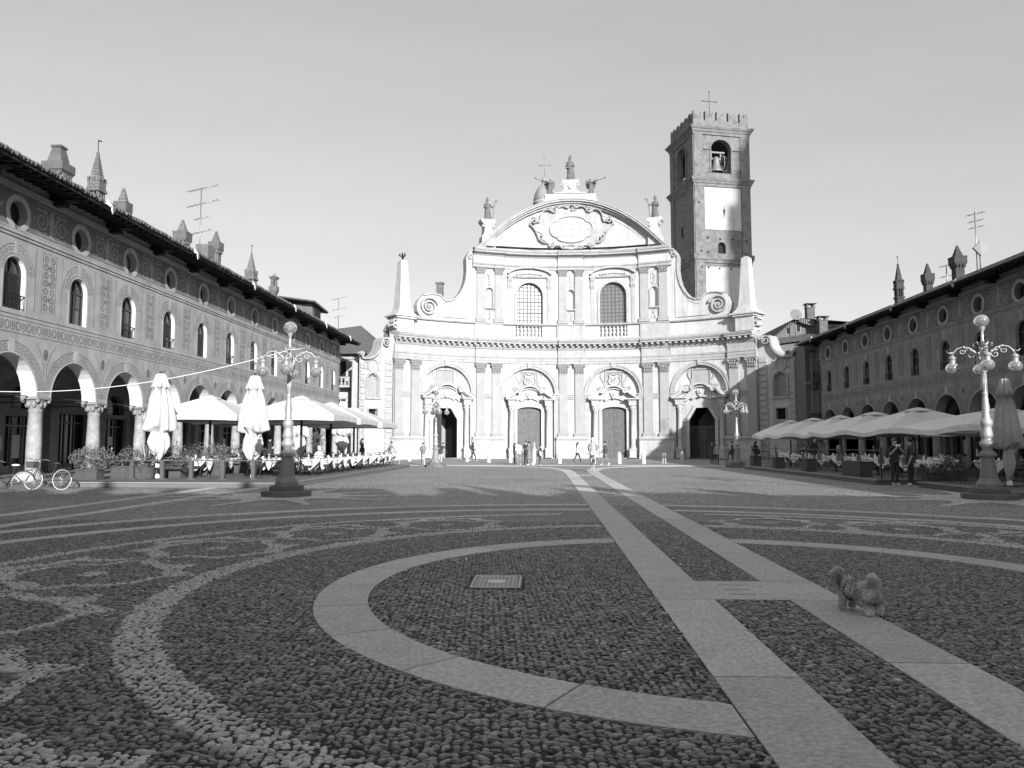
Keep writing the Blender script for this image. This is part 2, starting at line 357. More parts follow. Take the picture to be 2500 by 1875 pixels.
def ringseg(cx, cy, r0, r1, a0, a1, n, cut=None):
    """ring of slabs between angles, skipping where it would run under the tracks"""
    for i in range(n):
        b0 = a0+(a1-a0)*i/n; b1 = a0+(a1-a0)*(i+1)/n; k = 6
        P = [(cx+r0*math.cos(rad(b0+(b1-b0)*j/k)), cy+r0*math.sin(rad(b0+(b1-b0)*j/k))) for j in range(k+1)]+[(cx+r1*math.cos(rad(b1+(b0-b1)*j/k)), cy+r1*math.sin(rad(b1+(b0-b1)*j/k))) for j in range(k+1)]
        if cut is not None: P = [(min(max(x, cut[0]), cut[1]), y) for x, y in P]
        slab(P); granite_zones.append(P)
RC = (2.04, 8.5)
# inner granite ring: left half and right half, stopped at the tracks
aL = math.degrees(math.acos(-.94/4.4)); aR = math.degrees(math.acos(.93/4.4))
ringseg(*RC, 3.87, 4.40, 102.3, 257.7, 10, (-9, 1.10)); ringseg(*RC, 3.87, 4.40, 77.7, -77.7, 10, (2.97, 30))
AC = (.97, 8.5)
ringseg(*AC, 11.3, 11.7, 89.35, 240, 17, (-30, 1.10)); ringseg(*AC, 11.3, 11.7, 80.2, -60, 16, (2.97, 30))
ringseg(1.05, 8.4, 9.95, 10.33, 89.7, 240, 16, (-30, 1.10)); ringseg(1.05, 8.4, 9.95, 10.33, 79, -60, 15, (2.97, 30))
for x0, x1 in ((-12.0, -11.62), (-10.4, -10.02), (14.9, 15.25)):
    ys = list(np.arange(-16, 27.5 if x0 < 0 else 20, 2.7)); track(x0, x1, ys)
# far end: tracks flare out and join the cross path in front of the church
def flare(sgn):
    C = [(1.39, 39.3), (1.38, 42), (1.33, 44.5), (1.15, 47), (.75, 49.5), (0, 51.8), (-1.3, 53.8), (-3.2, 55.2), (-5.8, 56.1), (-9, 56.5)]
    P = [Vector(p) if sgn < 0 else Vector((4.08-p[0], p[1])) for p in C]
    L = []; Rr = []
    for i in range(len(P)):
        t = (P[min(i+1, len(P)-1)]-P[max(i-1, 0)]).normalized(); q = Vector((-t.y, t.x))*(.29+.03*i); L.append(tuple(P[i]+q)); Rr.append(tuple(P[i]-q))
    for i in range(len(P)-1): slab([L[i], L[i+1], Rr[i+1], Rr[i]])
flare(-1); flare(1)
for i in range(17): slab([(-30+3.6*i, 56.9), (-26.4+3.6*i, 56.9), (-26.4+3.6*i, 58.1), (-30+3.6*i, 58.1)])
tag(slabs.build('granite_paving', m_gran), kind='structure')

# pale pebble figures: two rings, a chain of medallions between them, rosettes round the lamps
pale = []
def ringpoly(cx, cy, r0, r1, a0, a1, n=90):
    return [(cx+r0*math.cos(rad(a0+(a1-a0)*j/n)), cy+r0*math.sin(rad(a0+(a1-a0)*j/n))) for j in range(n+1)]+[(cx+r1*math.cos(rad(a1+(a0-a1)*j/n)), cy+r1*math.sin(rad(a1+(a0-a1)*j/n))) for j in range(n+1)]
def pol(a, r): return (1.95+r*math.cos(rad(a)), 8.6+r*math.sin(rad(a)))
def bandpoly(pts, w):
    P = [Vector(p) for p in pts]; L = []; R_ = []
    for i in range(len(P)):
        t = (P[min(i+1, len(P)-1)]-P[max(i-1, 0)]).normalized(); q = Vector((-t.y, t.x))*w/2; L.append(tuple(P[i]+q)); R_.append(tuple(P[i]-q))
    return L+R_[::-1]
BIN = [(167.8, 7.55), (166.7, 7.43), (169.3, 7.03), (169.5, 6.77), (168.5, 6.53), (173.0, 6.45), (175.8, 6.08), (177.4, 6.34), (174.0, 6.66), (171.1, 6.69), (170.6, 7.16)]
BOUT = [(163.5, 8.33), (160, 8.36), (157.8, 8.74), (156.7, 8.58), (159.4, 8.14), (162.2, 8.02), (162.8, 7.66), (165.1, 7.38), (166.8, 7.5), (163.7, 7.82)]
def dens(T):
    o = []
    for (a, r), (b, s_) in zip(T[:-1], T[1:]): o += [(a+(b-a)*i/3, r+(s_-r)*i/3) for i in range(3)]
    return o+[T[-1]]
TOPL = [(-8.3, 7.52), (-4.9, 7.68), (-4.6, 8.12), (0, 8.26), (2.5, 8.18), (4.8, 7.9), (8.0, 7.45)]
BOTL = [(8.0, 7.3), (6.0, 7.2), (5.9, 6.68), (4.4, 6.56), (0, 6.38), (-3, 6.55), (-5, 6.85), (-8.3, 7.4)]
for side in (-1, 1):
    A0, A1 = (100, 258) if side < 0 else (80, -78); cx_ = 2.12 if side < 0 else 1.96
    pale.append(ringpoly(cx_, 8.88, 5.86, 6.20, A0, A1)); pale.append(ringpoly(1.95, 8.5, 8.88, 9.14, A0-2*0, A1))
    for k in range(8):
        c = 121.6+18.2*k if side < 0 else 58.4-18.2*k+(12.0 if True else 0); m_ = 1 if side < 0 else -1; q_ = lambda a, r: pol(c+m_*a, r)
        pale.append(bandpoly([q_(a, r) for a, r in dens(TOPL)], .13)); pale.append(bandpoly([q_(a, r) for a, r in dens(BOTL)], .13))
        pale.append([q_(1.3*math.cos(t), 7.34+.15*math.sin(t)) for t in np.linspace(0, 2*PI, 15)[:-1]])
        pale.append([q_(a-176.2, r) for a, r in BIN]); pale.append([q_(a-158.2-.2, r) for a, r in BOUT]); pale.append([q_(a-176.2-1.2, 14.95-r) for a, r in BIN[1:]])
for lx, ly in ((-7.8, 23.0), (12.6, 22.6)):
    for k in range(10):
        a = 36*k+9; f = lambda u, v: (lx+math.cos(rad(a))*u-math.sin(rad(a))*v, ly+math.sin(rad(a))*u+math.cos(rad(a))*v)
        pale.append([f(.5, -.4), f(1.1, -.3), f(1.6, -.6), f(2.0, -.22), f(3.8, -.07), f(3.8, .07), f(2.0, .22), f(1.6, .6), f(1.1, .3), f(.5, .4)])
    pale.append([(lx+1.25*math.cos(t), ly+1.25*math.sin(t)) for t in np.linspace(0, 2*PI, 25)[:-1]])
def clipok(P):
    c = np.mean(np.array(P), 0); return not (.75 < c[0] < 3.3) and not any(.9 < q[0] < 3.15 for q in P if len(P) < 60)
pale = [P for P in pale if clipok(P)]
sheet([P for P in pale if max(q[1] for q in P) > 0], .004, 'pale_pebble_pattern', m_cobl)
lower = [P for P in pale]

# the near stones as real rounded pebbles
def make_pebbles():
    sp = .051; P = []
    ys = np.arange(2.6, NEAR, .0405)
    for j, y in enumerate(ys):
        x0 = -.707*y-.7; x1 = .622*y+.7; xs = np.arange(x0, x1, sp)+(sp/2 if j % 2 else 0); P.append(np.c_[xs, np.full(len(xs), y)])
    P = np.concatenate(P); P += rng.normal(0, .0078, P.shape)
    gz = np.zeros(len(P), bool)
    near_z = [z for z in granite_zones if min(q[1] for q in z) < NEAR+1 and max(q[1] for q in z) > 2]
    for z in near_z:
        Z = np.array(z); bb = (P[:, 0] > Z[:, 0].min()-.02) & (P[:, 0] < Z[:, 0].max()+.02) & (P[:, 1] > Z[:, 1].min()-.02) & (P[:, 1] < Z[:, 1].max()+.02)
        i = np.where(bb)[0]; gz[i] |= pip(P[i], z)
    i = (P[:, 0] > -.86) & (P[:, 0] < -.22) & (P[:, 1] > 8.30) & (P[:, 1] < 9.14); gz |= i
    P = P[~gz]; lt = np.zeros(len(P), bool)
    for z in lower:
        Z = np.array(z)
        if Z[:, 1].min() > NEAR: continue
        i = np.where((P[:, 0] > Z[:, 0].min()) & (P[:, 0] < Z[:, 0].max()) & (P[:, 1] > Z[:, 1].min()) & (P[:, 1] < Z[:, 1].max()))[0]; lt[i] |= pip(P[i], z)
    n = len(P); ang = rng.normal(0, .38, n)+np.where(rng.random(n) < .15, PI/2, 0)
    a = rng.uniform(.022, .036, n); b = rng.uniform(.0135, .0225, n); gs_ = np.clip(rng.normal(1, .17, n), .6, 1.45); a = a*gs_; b = b*gs_; hgt = rng.uniform(.010, .020, n)
    col = np.where(lt, rng.uniform(.36, .54, n), rng.uniform(.07, .24, n)*np.where(rng.random(n) < .05, 1.6, 1)*np.where(rng.random(n) < .003, 2.6, 1)); z0 = rng.uniform(-.006, .002, n)
    tx = rng.normal(0, .14, n); ty = rng.normal(0, .14, n)
    nearm = P[:, 1] < 8.5
    objs = []
    for name, sel, rings, seg in (('river_pebbles', nearm, [(1., 0.), (.95, .5), (.74, .84), (.38, .98)], 8), ('river_pebbles', ~nearm, [(1., 0.), (.82, .6)], 7)):
        idx = np.where(sel)[0]; k = len(idx); T = []
        for r, h_ in rings:
            for q in range(seg): t = 2*PI*q/seg; T.append((r*math.cos(t), r*math.sin(t), h_))
        T.append((0, 0, 1)); T = np.array(T); nv = len(T); F = []
        for r in range(len(rings)-1):
            for q in range(seg): F.append((r*seg+q, r*seg+(q+1) % seg, (r+1)*seg+(q+1) % seg, (r+1)*seg+q))
        o = (len(rings)-1)*seg
        for q in range(seg): F.append((o+q, o+(q+1) % seg, nv-1, nv-1))
        F = np.array(F)
        A = a[idx][:, None]; B = b[idx][:, None]; lump = 1+rng.normal(0, .07, (k, nv))
        X = T[None, :, 0]*A*lump; Y = T[None, :, 1]*B*lump; Zz = T[None, :, 2]*hgt[idx][:, None]+z0[idx][:, None]+X*tx[idx][:, None]+Y*ty[idx][:, None]
        c, s_ = np.cos(ang[idx])[:, None], np.sin(ang[idx])[:, None]
        V = np.stack([P[idx, 0][:, None]+X*c-Y*s_, P[idx, 1][:, None]+X*s_+Y*c, Zz+.0095], -1).reshape(-1, 3)
        quads = F[:-seg]; tris = F[-seg:, :3]; base = (np.arange(k)*nv)
        Q = (base[:, None, None]+quads[None]).reshape(-1, 4); Tt = (base[:, None, None]+tris[None]).reshape(-1, 3)
        me = bpy.data.meshes.new(name); me.vertices.add(len(V)); me.vertices.foreach_set('co', V.ravel())
        nl = Q.size+Tt.size; me.loops.add(nl); me.loops.foreach_set('vertex_index', np.concatenate([Q.ravel(), Tt.ravel()]))
        npoly = len(Q)+len(Tt); me.polygons.add(npoly); ls = np.concatenate([np.arange(len(Q))*4, Q.size+np.arange(len(Tt))*3]); me.polygons.foreach_set('loop_start', ls)
        me.polygons.foreach_set('use_smooth', np.ones(npoly, bool)); me.update(calc_edges=True)
        at = me.attributes.new('stone', 'FLOAT', 'POINT'); at.data.foreach_set('value', np.repeat(col[idx], nv))
        me.materials.append(m_peb); ob = link(bpy.data.objects.new(name, me)); tag(ob, 'rounded river pebbles set close together in the square', kind='stuff'); objs.append(ob)
m_peb = bpy.data.materials.new('river_pebble'); m_peb.use_nodes = True
_t = m_peb.node_tree; _b = _t.nodes['Principled BSDF']; _b.inputs['Roughness'].default_value = .34
_a = _t.nodes.new('ShaderNodeAttribute'); _a.attribute_name = 'stone'; _n = _t.nodes.new('ShaderNodeTexNoise'); _n.inputs['Scale'].default_value = 60; _n.inputs['Detail'].default_value = 3
_c = _t.nodes.new('ShaderNodeTexCoord'); _t.links.new(_c.outputs['Object'], _n.inputs['Vector']); _r = _t.nodes.new('ShaderNodeMapRange'); _r.inputs[1].default_value = .3; _r.inputs[2].default_value = .7; _r.inputs[3].default_value = .8; _r.inputs[4].default_value = 1.2
_t.links.new(_n.outputs[0], _r.inputs[0]); _m = _t.nodes.new('ShaderNodeMath'); _m.operation = 'MULTIPLY'; _t.links.new(_a.outputs['Fac'], _m.inputs[0]); _t.links.new(_r.outputs[0], _m.inputs[1]); _t.links.new(_m.outputs[0], _b.inputs['Base Color'])
q = MB()
for y_ in (8.62, 8.36, 8.10): q.box(1.87, 2.15, y_-.007, y_+.007, .02, .0252)
tag(q.build('paving_grooves', m_dark), kind='structure')
# bedding grit between the pebbles
sheet([[(-13, 2.2), (12, 2.2), (12, NEAR), (-13, NEAR)]], .0125, 'grit_bedding', mat('dark_grit', .028, .95, .3, 30))
make_pebbles()
# ---------------- church (flat coordinates s, d, z; bent on to its concave plan) ----------------
CX, YC, CR = 3.0, 86.0, 28.0
def Wp(V):
    s, d, z = V[:, 0], V[:, 1], V[:, 2]; a = s/CR; r = CR-d
    return np.stack([CX+r*np.sin(a), YC-CR+r*np.cos(a), z], 1)
church = thing('church', 'white baroque church with a concave front, statues and obelisks at the end of the square', 'church', (3, 84, 0))
def CB(mb, name, mats, parent=church): return mb.build(name, mats, parent, Wp)
def archhole(c, z0, hw, sp, n=14, rise=None): return archpoly(c, z0, hw, sp, n, rise)
DC = (-14.2, -4.7, 4.7, 14.2)
oct_ = lambda c: [(c-1.55, .12), (c-1.55, 4.25), (c-.72, 5.6), (c+.72, 5.6), (c+1.55, 4.25), (c+1.55, .12)]
seg_ = lambda c: [(c-1.5, .12), (c-1.5, 5.4)]+arc(c, 5.4, 1.5, 165, 15, 8, .48)+[(c+1.5, 5.4), (c+1.5, .12)]
GAP = .8
# lower wall with the four arched recesses
w = MB(); rec = [archhole(c, .1, 2.85, 7.15, 20) for c in DC]
w.poly(subdiv([(-20.4, 0), (20.4, 0), (20.4, 13.1), (-20.4, 13.1)], GAP), rec, 0, 0, 1.2)
for c, r in zip(DC, rec):
    w.side(r, 0, -.4, 0, False); dh = oct_(c) if abs(c) > 10 else seg_(c)
    w.poly(subdiv(r, .8), [dh], -.4, 0, .9); w.side(dh, -.4, -1.3 if abs(c) < 10 else -6, 0 if abs(c) < 10 else 1, False)
CB(w, 'lower_wall', [m_white, m_dark])
# base course and steps
for rng_ in ((-20.7, -16.9), (-11.3, -7.5), (-1.75, 1.75), (7.5, 11.3), (16.9, 20.7)):
    a, b = rng_; p = MB()
    p.sweep(a, b, [(-.1, 0), (.62, 0), (.62, .35), (.5, .4), (.5, .6), (.38, .66), (.38, 1.95), (.44, 2.0), (.5, 2.1), (.62, 2.18), (.62, 2.32), (.5, 2.38), (-.1, 2.38)], 0)
    p.band([(a+.55, .9), (b-.55, .9), (b-.55, 1.75), (a+.55, 1.75)], .08, .37, .40, 0, True)
    CB(p, 'pedestal', [m_white])
def capital(mb, s, w_, d, z0, z1, m=0):
    h = z1-z0; k = w_/2
    mb.sweep(s-k, s+k, [(0, z0), (d+.03, z0), (d+.05, z0+.06), (d, z0+.08), (d, z0+.1)], m)
    V = []; 
    for z, e, q in ((z0+.05, 0, d), (z0+h*.55, .04, d+.05), (z0+h*.85, .16, d+.17)): V += [(s-k-e, 0, z), (s-k-e, q, z), (s+k+e, q, z), (s+k+e, 0, z)]
    F = []
    for i in range(2):
        for j in range(3): F.append((4*i+j, 4*i+j+1, 4*i+j+5, 4*i+j+4))
    mb.add(V, F, m); mb.box(s-k-.2, s+k+.2, -.02, d+.24, z1-h*.13, z1, m, 2)
    for row, (zz, n_, rr) in enumerate(((z0+h*.24, 5, .10), (z0+h*.5, 4, .11))):
        for i in range(n_): x = s-k+(i+.5)*w_/n_; mb.ball((x, d+.06+.03*row, zz), rr*h/1.05, (.8, .8, 1.3), 6, 4, m, .2)
    for e in (-1, 1): mb.ball((s+e*(k+.08), d+.13, z1-h*.25), .13*h/1.05, (1, 1, 1), 8, 5, m); mb.ball((s+e*k*.35, d+.12, z1-h*.28), .08*h/1.05, (1, 1, 1), 6, 4, m)
def pilaster(s, w_, z0, z1, zc, d, name='pilaster'):
    p = MB(); k = w_/2
    p.sweep(s-k, s+k, [(0, z0+.42), (d, z0+.42), (d, z1), (0, z1)], 0)
    p.sweep(s-k-.14, s+k+.14, [(0, z0), (d+.14, z0), (d+.14, z0+.14), (d+.1, z0+.16), (d+.13, z0+.24), (d+.06, z0+.27), (d+.08, z0+.36), (d, z0+.43), (0, z0+.43)], 0)
    o = CB(p, name, [m_pil]); q = MB(); capital(q, s, w_, d, z1, zc); CB(q, 'capital', [m_orn], o); return o
for s in (-19.85, -17.9, -10.3, -8.5, -.9, .9, 8.5, 10.3, 17.9, 19.85): pilaster(s, .98, 2.38, 9.35, 10.5, .26)
for a, b in ((-19.36, -18.39), (-9.81, -8.99), (-.41, .41), (8.99, 9.81), (18.39, 19.36)):
    q = MB()
    for z in (6.55, 6.75, 6.98): q.sweep(a, b, [(0, z), (.1, z), (.13, z+.14), (0, z+.14)], 0)
    CB(q, 'string_moulding', [m_trim])
# arch mouldings, imposts, jambs
for c in DC:
    q = MB()
    for r, wd, d in ((3.19, .2, .18), (2.99, .26, .10)): q.band(arc(c, 7.15, r, 0, 180, 28), wd, 0, d)
    q.band(arc(c, 7.15, 2.89, 0, 180, 28), .1, 0, .15)
    for e in (-1, 1):
        q.sweep(c+e*3.0-.26, c+e*3.0+.26, [(0, 0), (.06, 0), (.06, 6.6), (0, 6.6)], 0)
        q.sweep(c+e*3.0-.36, c+e*3.0+.36, [(-.1, 6.6), (.12, 6.6), (.14, 6.75), (.2, 6.82), (.2, 6.95), (.28, 7.02), (.28, 7.15), (-.1, 7.15)], 0)
    q.prism([(c-.2, 10.0), (c+.2, 10.0), (c+.28, 10.6), (c-.28, 10.6)], 0, .3)
    CB(q, 'arch_moulding', [m_trim])
    # tablet above the door
    q = MB(); q.band([(c-.95, 7.75), (c+.95, 7.75), (c+.95, 9.6), (c-.95, 9.6)], .16, -.4, -.24, 0, True)
    q.poly([(c-.88, 7.8), (c+.88, 7.8), (c+.88, 9.55), (c-.88, 9.55)], (), -.37, 1)
    for e in (-1, 1):
        P = [(c+e*(1.25+.18*math.sin(t*1.2)), 9.55-1.75*t/5.2) for t in np.linspace(0, 5.2, 14)]
        q.band(P, .13, -.4, -.27); q.band([(c+e*1.62+.25*(1-t/13)*math.cos(t), 7.75+.25*(1-t/13)*math.sin(t)) for t in np.linspace(0, 10, 26)], .09, -.4, -.25)
    t_ = CB(q, 'wall_tablet', [m_trim, m_pil])
    if abs(c) < 10:
        q = MB(); sh = [(c-.62, 9.3), (c-.35, 9.38), (c-.15, 9.22), (c+.15, 9.22), (c+.35, 9.38), (c+.62, 9.3), (c+.5, 8.95), (c+.66, 8.6), (c+.55, 8.3), (c+.3, 8.1), (c+.12, 7.98), (c, 8.12), (c-.12, 7.98), (c-.3, 8.1), (c-.55, 8.3), (c-.66, 8.6), (c-.5, 8.95)]
        q.prism(sh, -.37, -.3, 0); q.band(sh, .07, -.3, -.24, 1, True)
        for dx, dz, r in ((-.2, 8.85, .12), (.18, 8.85, .12), (-.17, 8.6, .1), (.15, 8.62, .12), (0, 8.4, .1), (0, 8.75, .08), (-.3, 8.5, .06), (.32, 8.48, .06)): q.band(arc(c+dx, dz, r, random.uniform(0, 90), random.uniform(200, 330), 7), .045, -.3, -.26, 1)
        CB(q, 'coat_of_arms', [m_white, m_statue], t_)
# portals
def portal(c, off, outer):
    q = MB()
    # door surround
    dh = oct_(c) if outer else seg_(c); q.band([(x, z) for x, z in dh], .34, -.42, -.22, 0)
    if outer: q.sweep(c-1.9, c-1.45, [(-.4, 3.95), (-.15, 3.95), (-.12, 4.1), (-.4, 4.1)]); q.sweep(c+1.45, c+1.9, [(-.4, 3.95), (-.15, 3.95), (-.12, 4.1), (-.4, 4.1)])
    # back panel with heart shaped shield
    q.prism([(c-2.2, 6.2), (c-1.6, 6.2), (c-1.1, 6.55)]+arc(c, 6.0, 1.1, 150, 30, 10, .62)+[(c+1.1, 6.55), (c+1.6, 6.2), (c+2.2, 6.2), (c+1.75, 6.75), (c+1.35, 7.15), (c+1.1, 7.75)]+arc(c, 7.55, 1.1, 20, 160, 10, .42)+[(c-1.1, 7.75), (c-1.35, 7.15), (c-1.75, 6.75)], -.4, -.1)
    q.band(arc(c, 6.75, 1.35, 142, 38, 16, 1.28), .17, -.3, .42); q.band(arc(c, 6.5, 1.5, 138, 42, 16, 1.22), .1, -.2, .2)
    q.prism([(c-.38, 7.1), (c-.4, 7.3), (c-.22, 7.45), (c, 7.35), (c+.22, 7.45), (c+.4, 7.3), (c+.38, 7.1), (c+.2, 6.75), (c, 6.55), (c-.2, 6.75)], -.1, .12)
    q.ball((c, .12, 7.1), .18, (1, .6, 1.2), 8, 6)
    for e in (-1, 1):
        x = c+e*off
        q.box(x-.42, x+.42, -.4, .62, .1, .2, 0, 1); q.box(x-.36, x+.36, -.4, .5, .2, .95, 0, 1); q.box(x-.42, x+.42, -.4, .58, .95, 1.08, 0, 1)
        q.lathe(x, .12, [(.34, 1.08), (.34, 1.16), (.3, 1.2), (.33, 1.27), (.27, 1.34), (.255, 1.4), (.26, 2.8), (.215, 5.25), (.25, 5.28), (.25, 5.33), (.22, 5.36), (.24, 5.55), (.33, 5.8)], 14)
        q.box(x-.36, x+.36, -.4, .48, 5.8, 5.92, 0, 1)
        for k in range(6): a = 2*PI*k/6+.5; q.ball((x+.25*math.cos(a), .12+.25*math.sin(a), 5.55), .1, (1, 1, 1.4), 6, 4, 0, .2)
        # entablature block stepping outward
        for k, (zz, h_, ww, dd) in enumerate(((5.92, .25, .38, .5), (6.17, .2, .42, .55), (6.37, .1, .52, .68), (6.47, .12, .72, .86))): q.box(x-ww, x+ww, -.4, dd, zz, zz+h_, 0, 1)
        # broken, scrolled pediment
        P = []
        for t in np.linspace(0, 1, 12): P.append((x+e*(.75-1.55*t), 6.66+1.08*(t**1.5)*(1-.1*t)))
        cxx, czz = P[-1][0]+e*.04, P[-1][1]-.22
        P += [(cxx-e*.24*(1-t/9)*math.sin(t), czz+.24*(1-t/9)*math.cos(t)) for t in np.linspace(.3, 6, 14)]
        q.band(P, .2, -.35, .72); q.band([(a, b-.14) for a, b in P[:12]], .14, -.35, .5)
        q.prism([(x+e*.7, 6.55), (x+e*.7-e*.2, 6.62)]+[(a, b-.1) for a, b in P[1:12]]+[(P[11][0]+e*.35, 6.7), (x-e*.2, 6.55)], -.38, .12)
    return CB(q, 'portal', [m_white])
for c in DC: portal(c, 2.3 if abs(c) > 10 else 2.08, abs(c) > 10)
for c in (-4.7, 4.7):
    q = MB(); q.poly(seg_(c), (), -.75, 0)
    for e in (-1, 1):
        for a, b in ((.06, .66), (.74, 1.34)):
            for z0, z1 in ((.35, 1.1), (1.2, 2.0), (2.1, 2.9), (3.1, 3.9), (4.0, 5.2)): q.prism([(c+e*a, z0), (c+e*b, z0), (c+e*b, z1), (c+e*a, z1)], -.75, -.71); q.prism([(c+e*(a+.12), z0+.12), (c+e*(b-.12), z0+.12), (c+e*(b-.12), z1-.12), (c+e*(a+.12), z1-.12)], -.71, -.69)
    q.prism([(c-.05, .12), (c+.05, .12), (c+.05, 5.85), (c-.05, 5.85)], -.75, -.66)
    o = CB(q, 'door', [m_wood])
    h = MB(); h.ball((c+.14, -.64, 1.5), .05); CB(h, 'handle', [m_iron], o)
for c in (-14.2, 14.2):
    q = MB(); q.box(c-1.54, c+1.54, -6, -5.9, 0, 6, 0, 1); q.box(c-1.5, c+1.5, -6, -.5, .02, .05, 1, 1)
    CB(q, 'passage', [m_dark, mat('passage_floor', .12)])
    if c > 0:
        q = MB()
        for i in range(25): x = c-1.5+i*.125; q.box(x-.018, x+.018, -1.02, -.98, .15, 3.3, 0, 1)
        for z in (.25, 1.75, 3.3, 3.42): q.box(c-1.55, c+1.55, -1.04, -.96, z, z+.06, 0, 2)
        q.box(c-.05, c+.05, -1.06, -.94, .1, 3.4, 0, 1); CB(q, 'iron_gate', [mat('gate_iron', .09)])
    else:
        q = MB(); q.box(c-1.5, c+.05, -1.5, -1.42, .12, 5.3, 0, 2)
        for z in (.6, 2.1, 3.6): q.prism([(c-1.3, z), (c-.15, z), (c-.15, z+1.2), (c-1.3, z+1.2)], -1.42, -1.38)
        CB(q, 'open_door_leaf', [mat('black_door', .02, .7)])
# main entablature with breaks over the pilasters
prof = lambda o: [(-.1, 10.5), (.12+o, 10.5), (.12+o, 10.75), (.17+o, 10.77), (.17+o, 11.05), (.24+o, 11.1), (.24+o, 11.2), (.1+o, 11.25), (.1+o, 12.0), (.2+o, 12.08), (.26+o, 12.22), (.34+o, 12.28), (.36+o, 12.36)]
cor = lambda o: [(.36+o, 12.36), (.38+o, 12.62), (.92+o, 12.64), (.92+o, 12.78), (1.0+o, 12.82), (1.1+o, 12.98), (1.1+o, 13.04), (.3, 13.22), (-.1, 13.22)]
BR = [(-20.5, -17.3), (-10.95, -7.85), (-1.5, 1.5), (7.85, 10.95), (17.3, 20.5)]
runs = []; x = -20.5
for a, b in BR:
    if a > x: runs.append((x, a, 0))
    runs.append((a, b, .24)); x = b
q = MB()
for a, b, o in runs: q.sweep(a, b, prof(o)); 
en = CB(q, 'entablature', [m_trim]); q = MB()
for a, b, o in runs: q.sweep(a, b, cor(o))
x = -20.3
while x < 20.4:
    o = next((o for a, b, o in runs if a <= x <= b), 0); q.box(x-.13, x+.13, .3+o, .84+o, 12.42, 12.63, 0, 1); x += .655
CB(q, 'cornice', [m_trim], en)
q = MB()
for a, b, o in runs:
    if o == 0: q.sweep(a+.05, b-.05, [(.1, 11.27), (.125, 11.27), (.125, 11.98), (.1, 11.98)])
CB(q, 'frieze', [m_white], en)
# attic
q = MB(); q.poly(subdiv([(-18, 13.1), (18, 13.1), (18, 15.0), (-18, 15.0)], GAP), [[(c-1.5, 13.55), (c-1.5, 14.75), (c+1.5, 14.75), (c+1.5, 13.55)] for c in (-4.75, 4.75)], -.1, 0, 1.0)
for c in (-4.75, 4.75): h = [(c-1.5, 13.55), (c-1.5, 14.75), (c+1.5, 14.75), (c+1.5, 13.55)]; q.side(h, -.1, -.5); q.poly(h, (), -.5, 0)
for a, b in ((-10.95, -7.7), (-1.6, 1.6), (7.7, 10.95)): q.sweep(a, b, [(-.1, 13.2), (.12, 13.2), (.12, 14.86), (-.1, 14.86)], 1)
q.sweep(-18, 18, [(-.2, 14.84), (.16, 14.84), (.22, 14.92), (.22, 15.02), (-.6, 15.06)], 2); q.sweep(-18, 18, [(-.1, 13.2), (.1, 13.2), (.08, 13.42), (-.1, 13.44)], 2)
at = CB(q, 'attic', [m_white, m_trim, m_trim])
for c in (-4.75, 4.75):
    for i in range(7):
        q = MB(); x = c-1.26+i*.42; q.lathe(x, -.25, [(.12, 13.55), (.12, 13.62), (.06, 13.68), (.15, 13.9), (.15, 14.0), (.06, 14.15), (.09, 14.2), (.06, 14.25), (.15, 14.4), (.13, 14.5), (.06, 14.62), (.12, 14.68), (.12, 14.75)], 8)
        CB(q, 'baluster', [m_white], at)
# upper wall
NI = (-9.3, 0, 9.3); WI = (-4.68, 4.72)
whole = [archhole(c, 15.05, 1.46, 18.2, 16) for c in WI]; nh = [archhole(c, 16.7, .42, 18.5, 8) for c in NI]
q = MB(); q.poly(subdiv([(-11.2, 15.0), (11.2, 15.0), (11.2, 21.3), (-11.2, 21.3)], GAP), whole+nh, 0, 0, 1.2)
for h in whole: q.side(h, 0, -.5, 0, False)
for c in NI:
    q.lathe(c, 0, [(.42, 16.7), (.42, 18.5), (.36, 18.72), (.22, 18.87), (0, 18.93)], 10, 0, True, 180, 180)
CB(q, 'upper_wall', [m_white])
for s in (-10.3, -8.2, -.92, .92, 8.2, 10.3): pilaster(s, .92, 15.04, 20.4, 21.2, .22)
for c in NI:
    q = MB(); q.band(archpoly(c, 16.7, .49, 18.5, 10), .11, 0, .12); q.sweep(c-.62, c+.62, [(0, 16.45), (.12, 16.45), (.3, 16.6), (.3, 16.7), (0, 16.7)]); q.sweep(c-.6, c+.6, [(0, 18.45), (.14, 18.45), (.14, 18.55), (0, 18.55)]) if False else None
    for z0, z1 in ((15.35, 16.3), (19.2, 20.7)):
        q.band([(c-.34, z0), (c+.34, z0), (c+.34, z1), (c-.34, z1)], .07, 0, .06, 0, True)
        for k in range(5): q.ball((c+random.uniform(-.12, .12), .05, z0+(z1-z0)*(k+.8)/6), random.uniform(.07, .12), (1.2, .5, 1), 6, 4, 0, .2)
    CB(q, 'niche_frame', [m_trim])
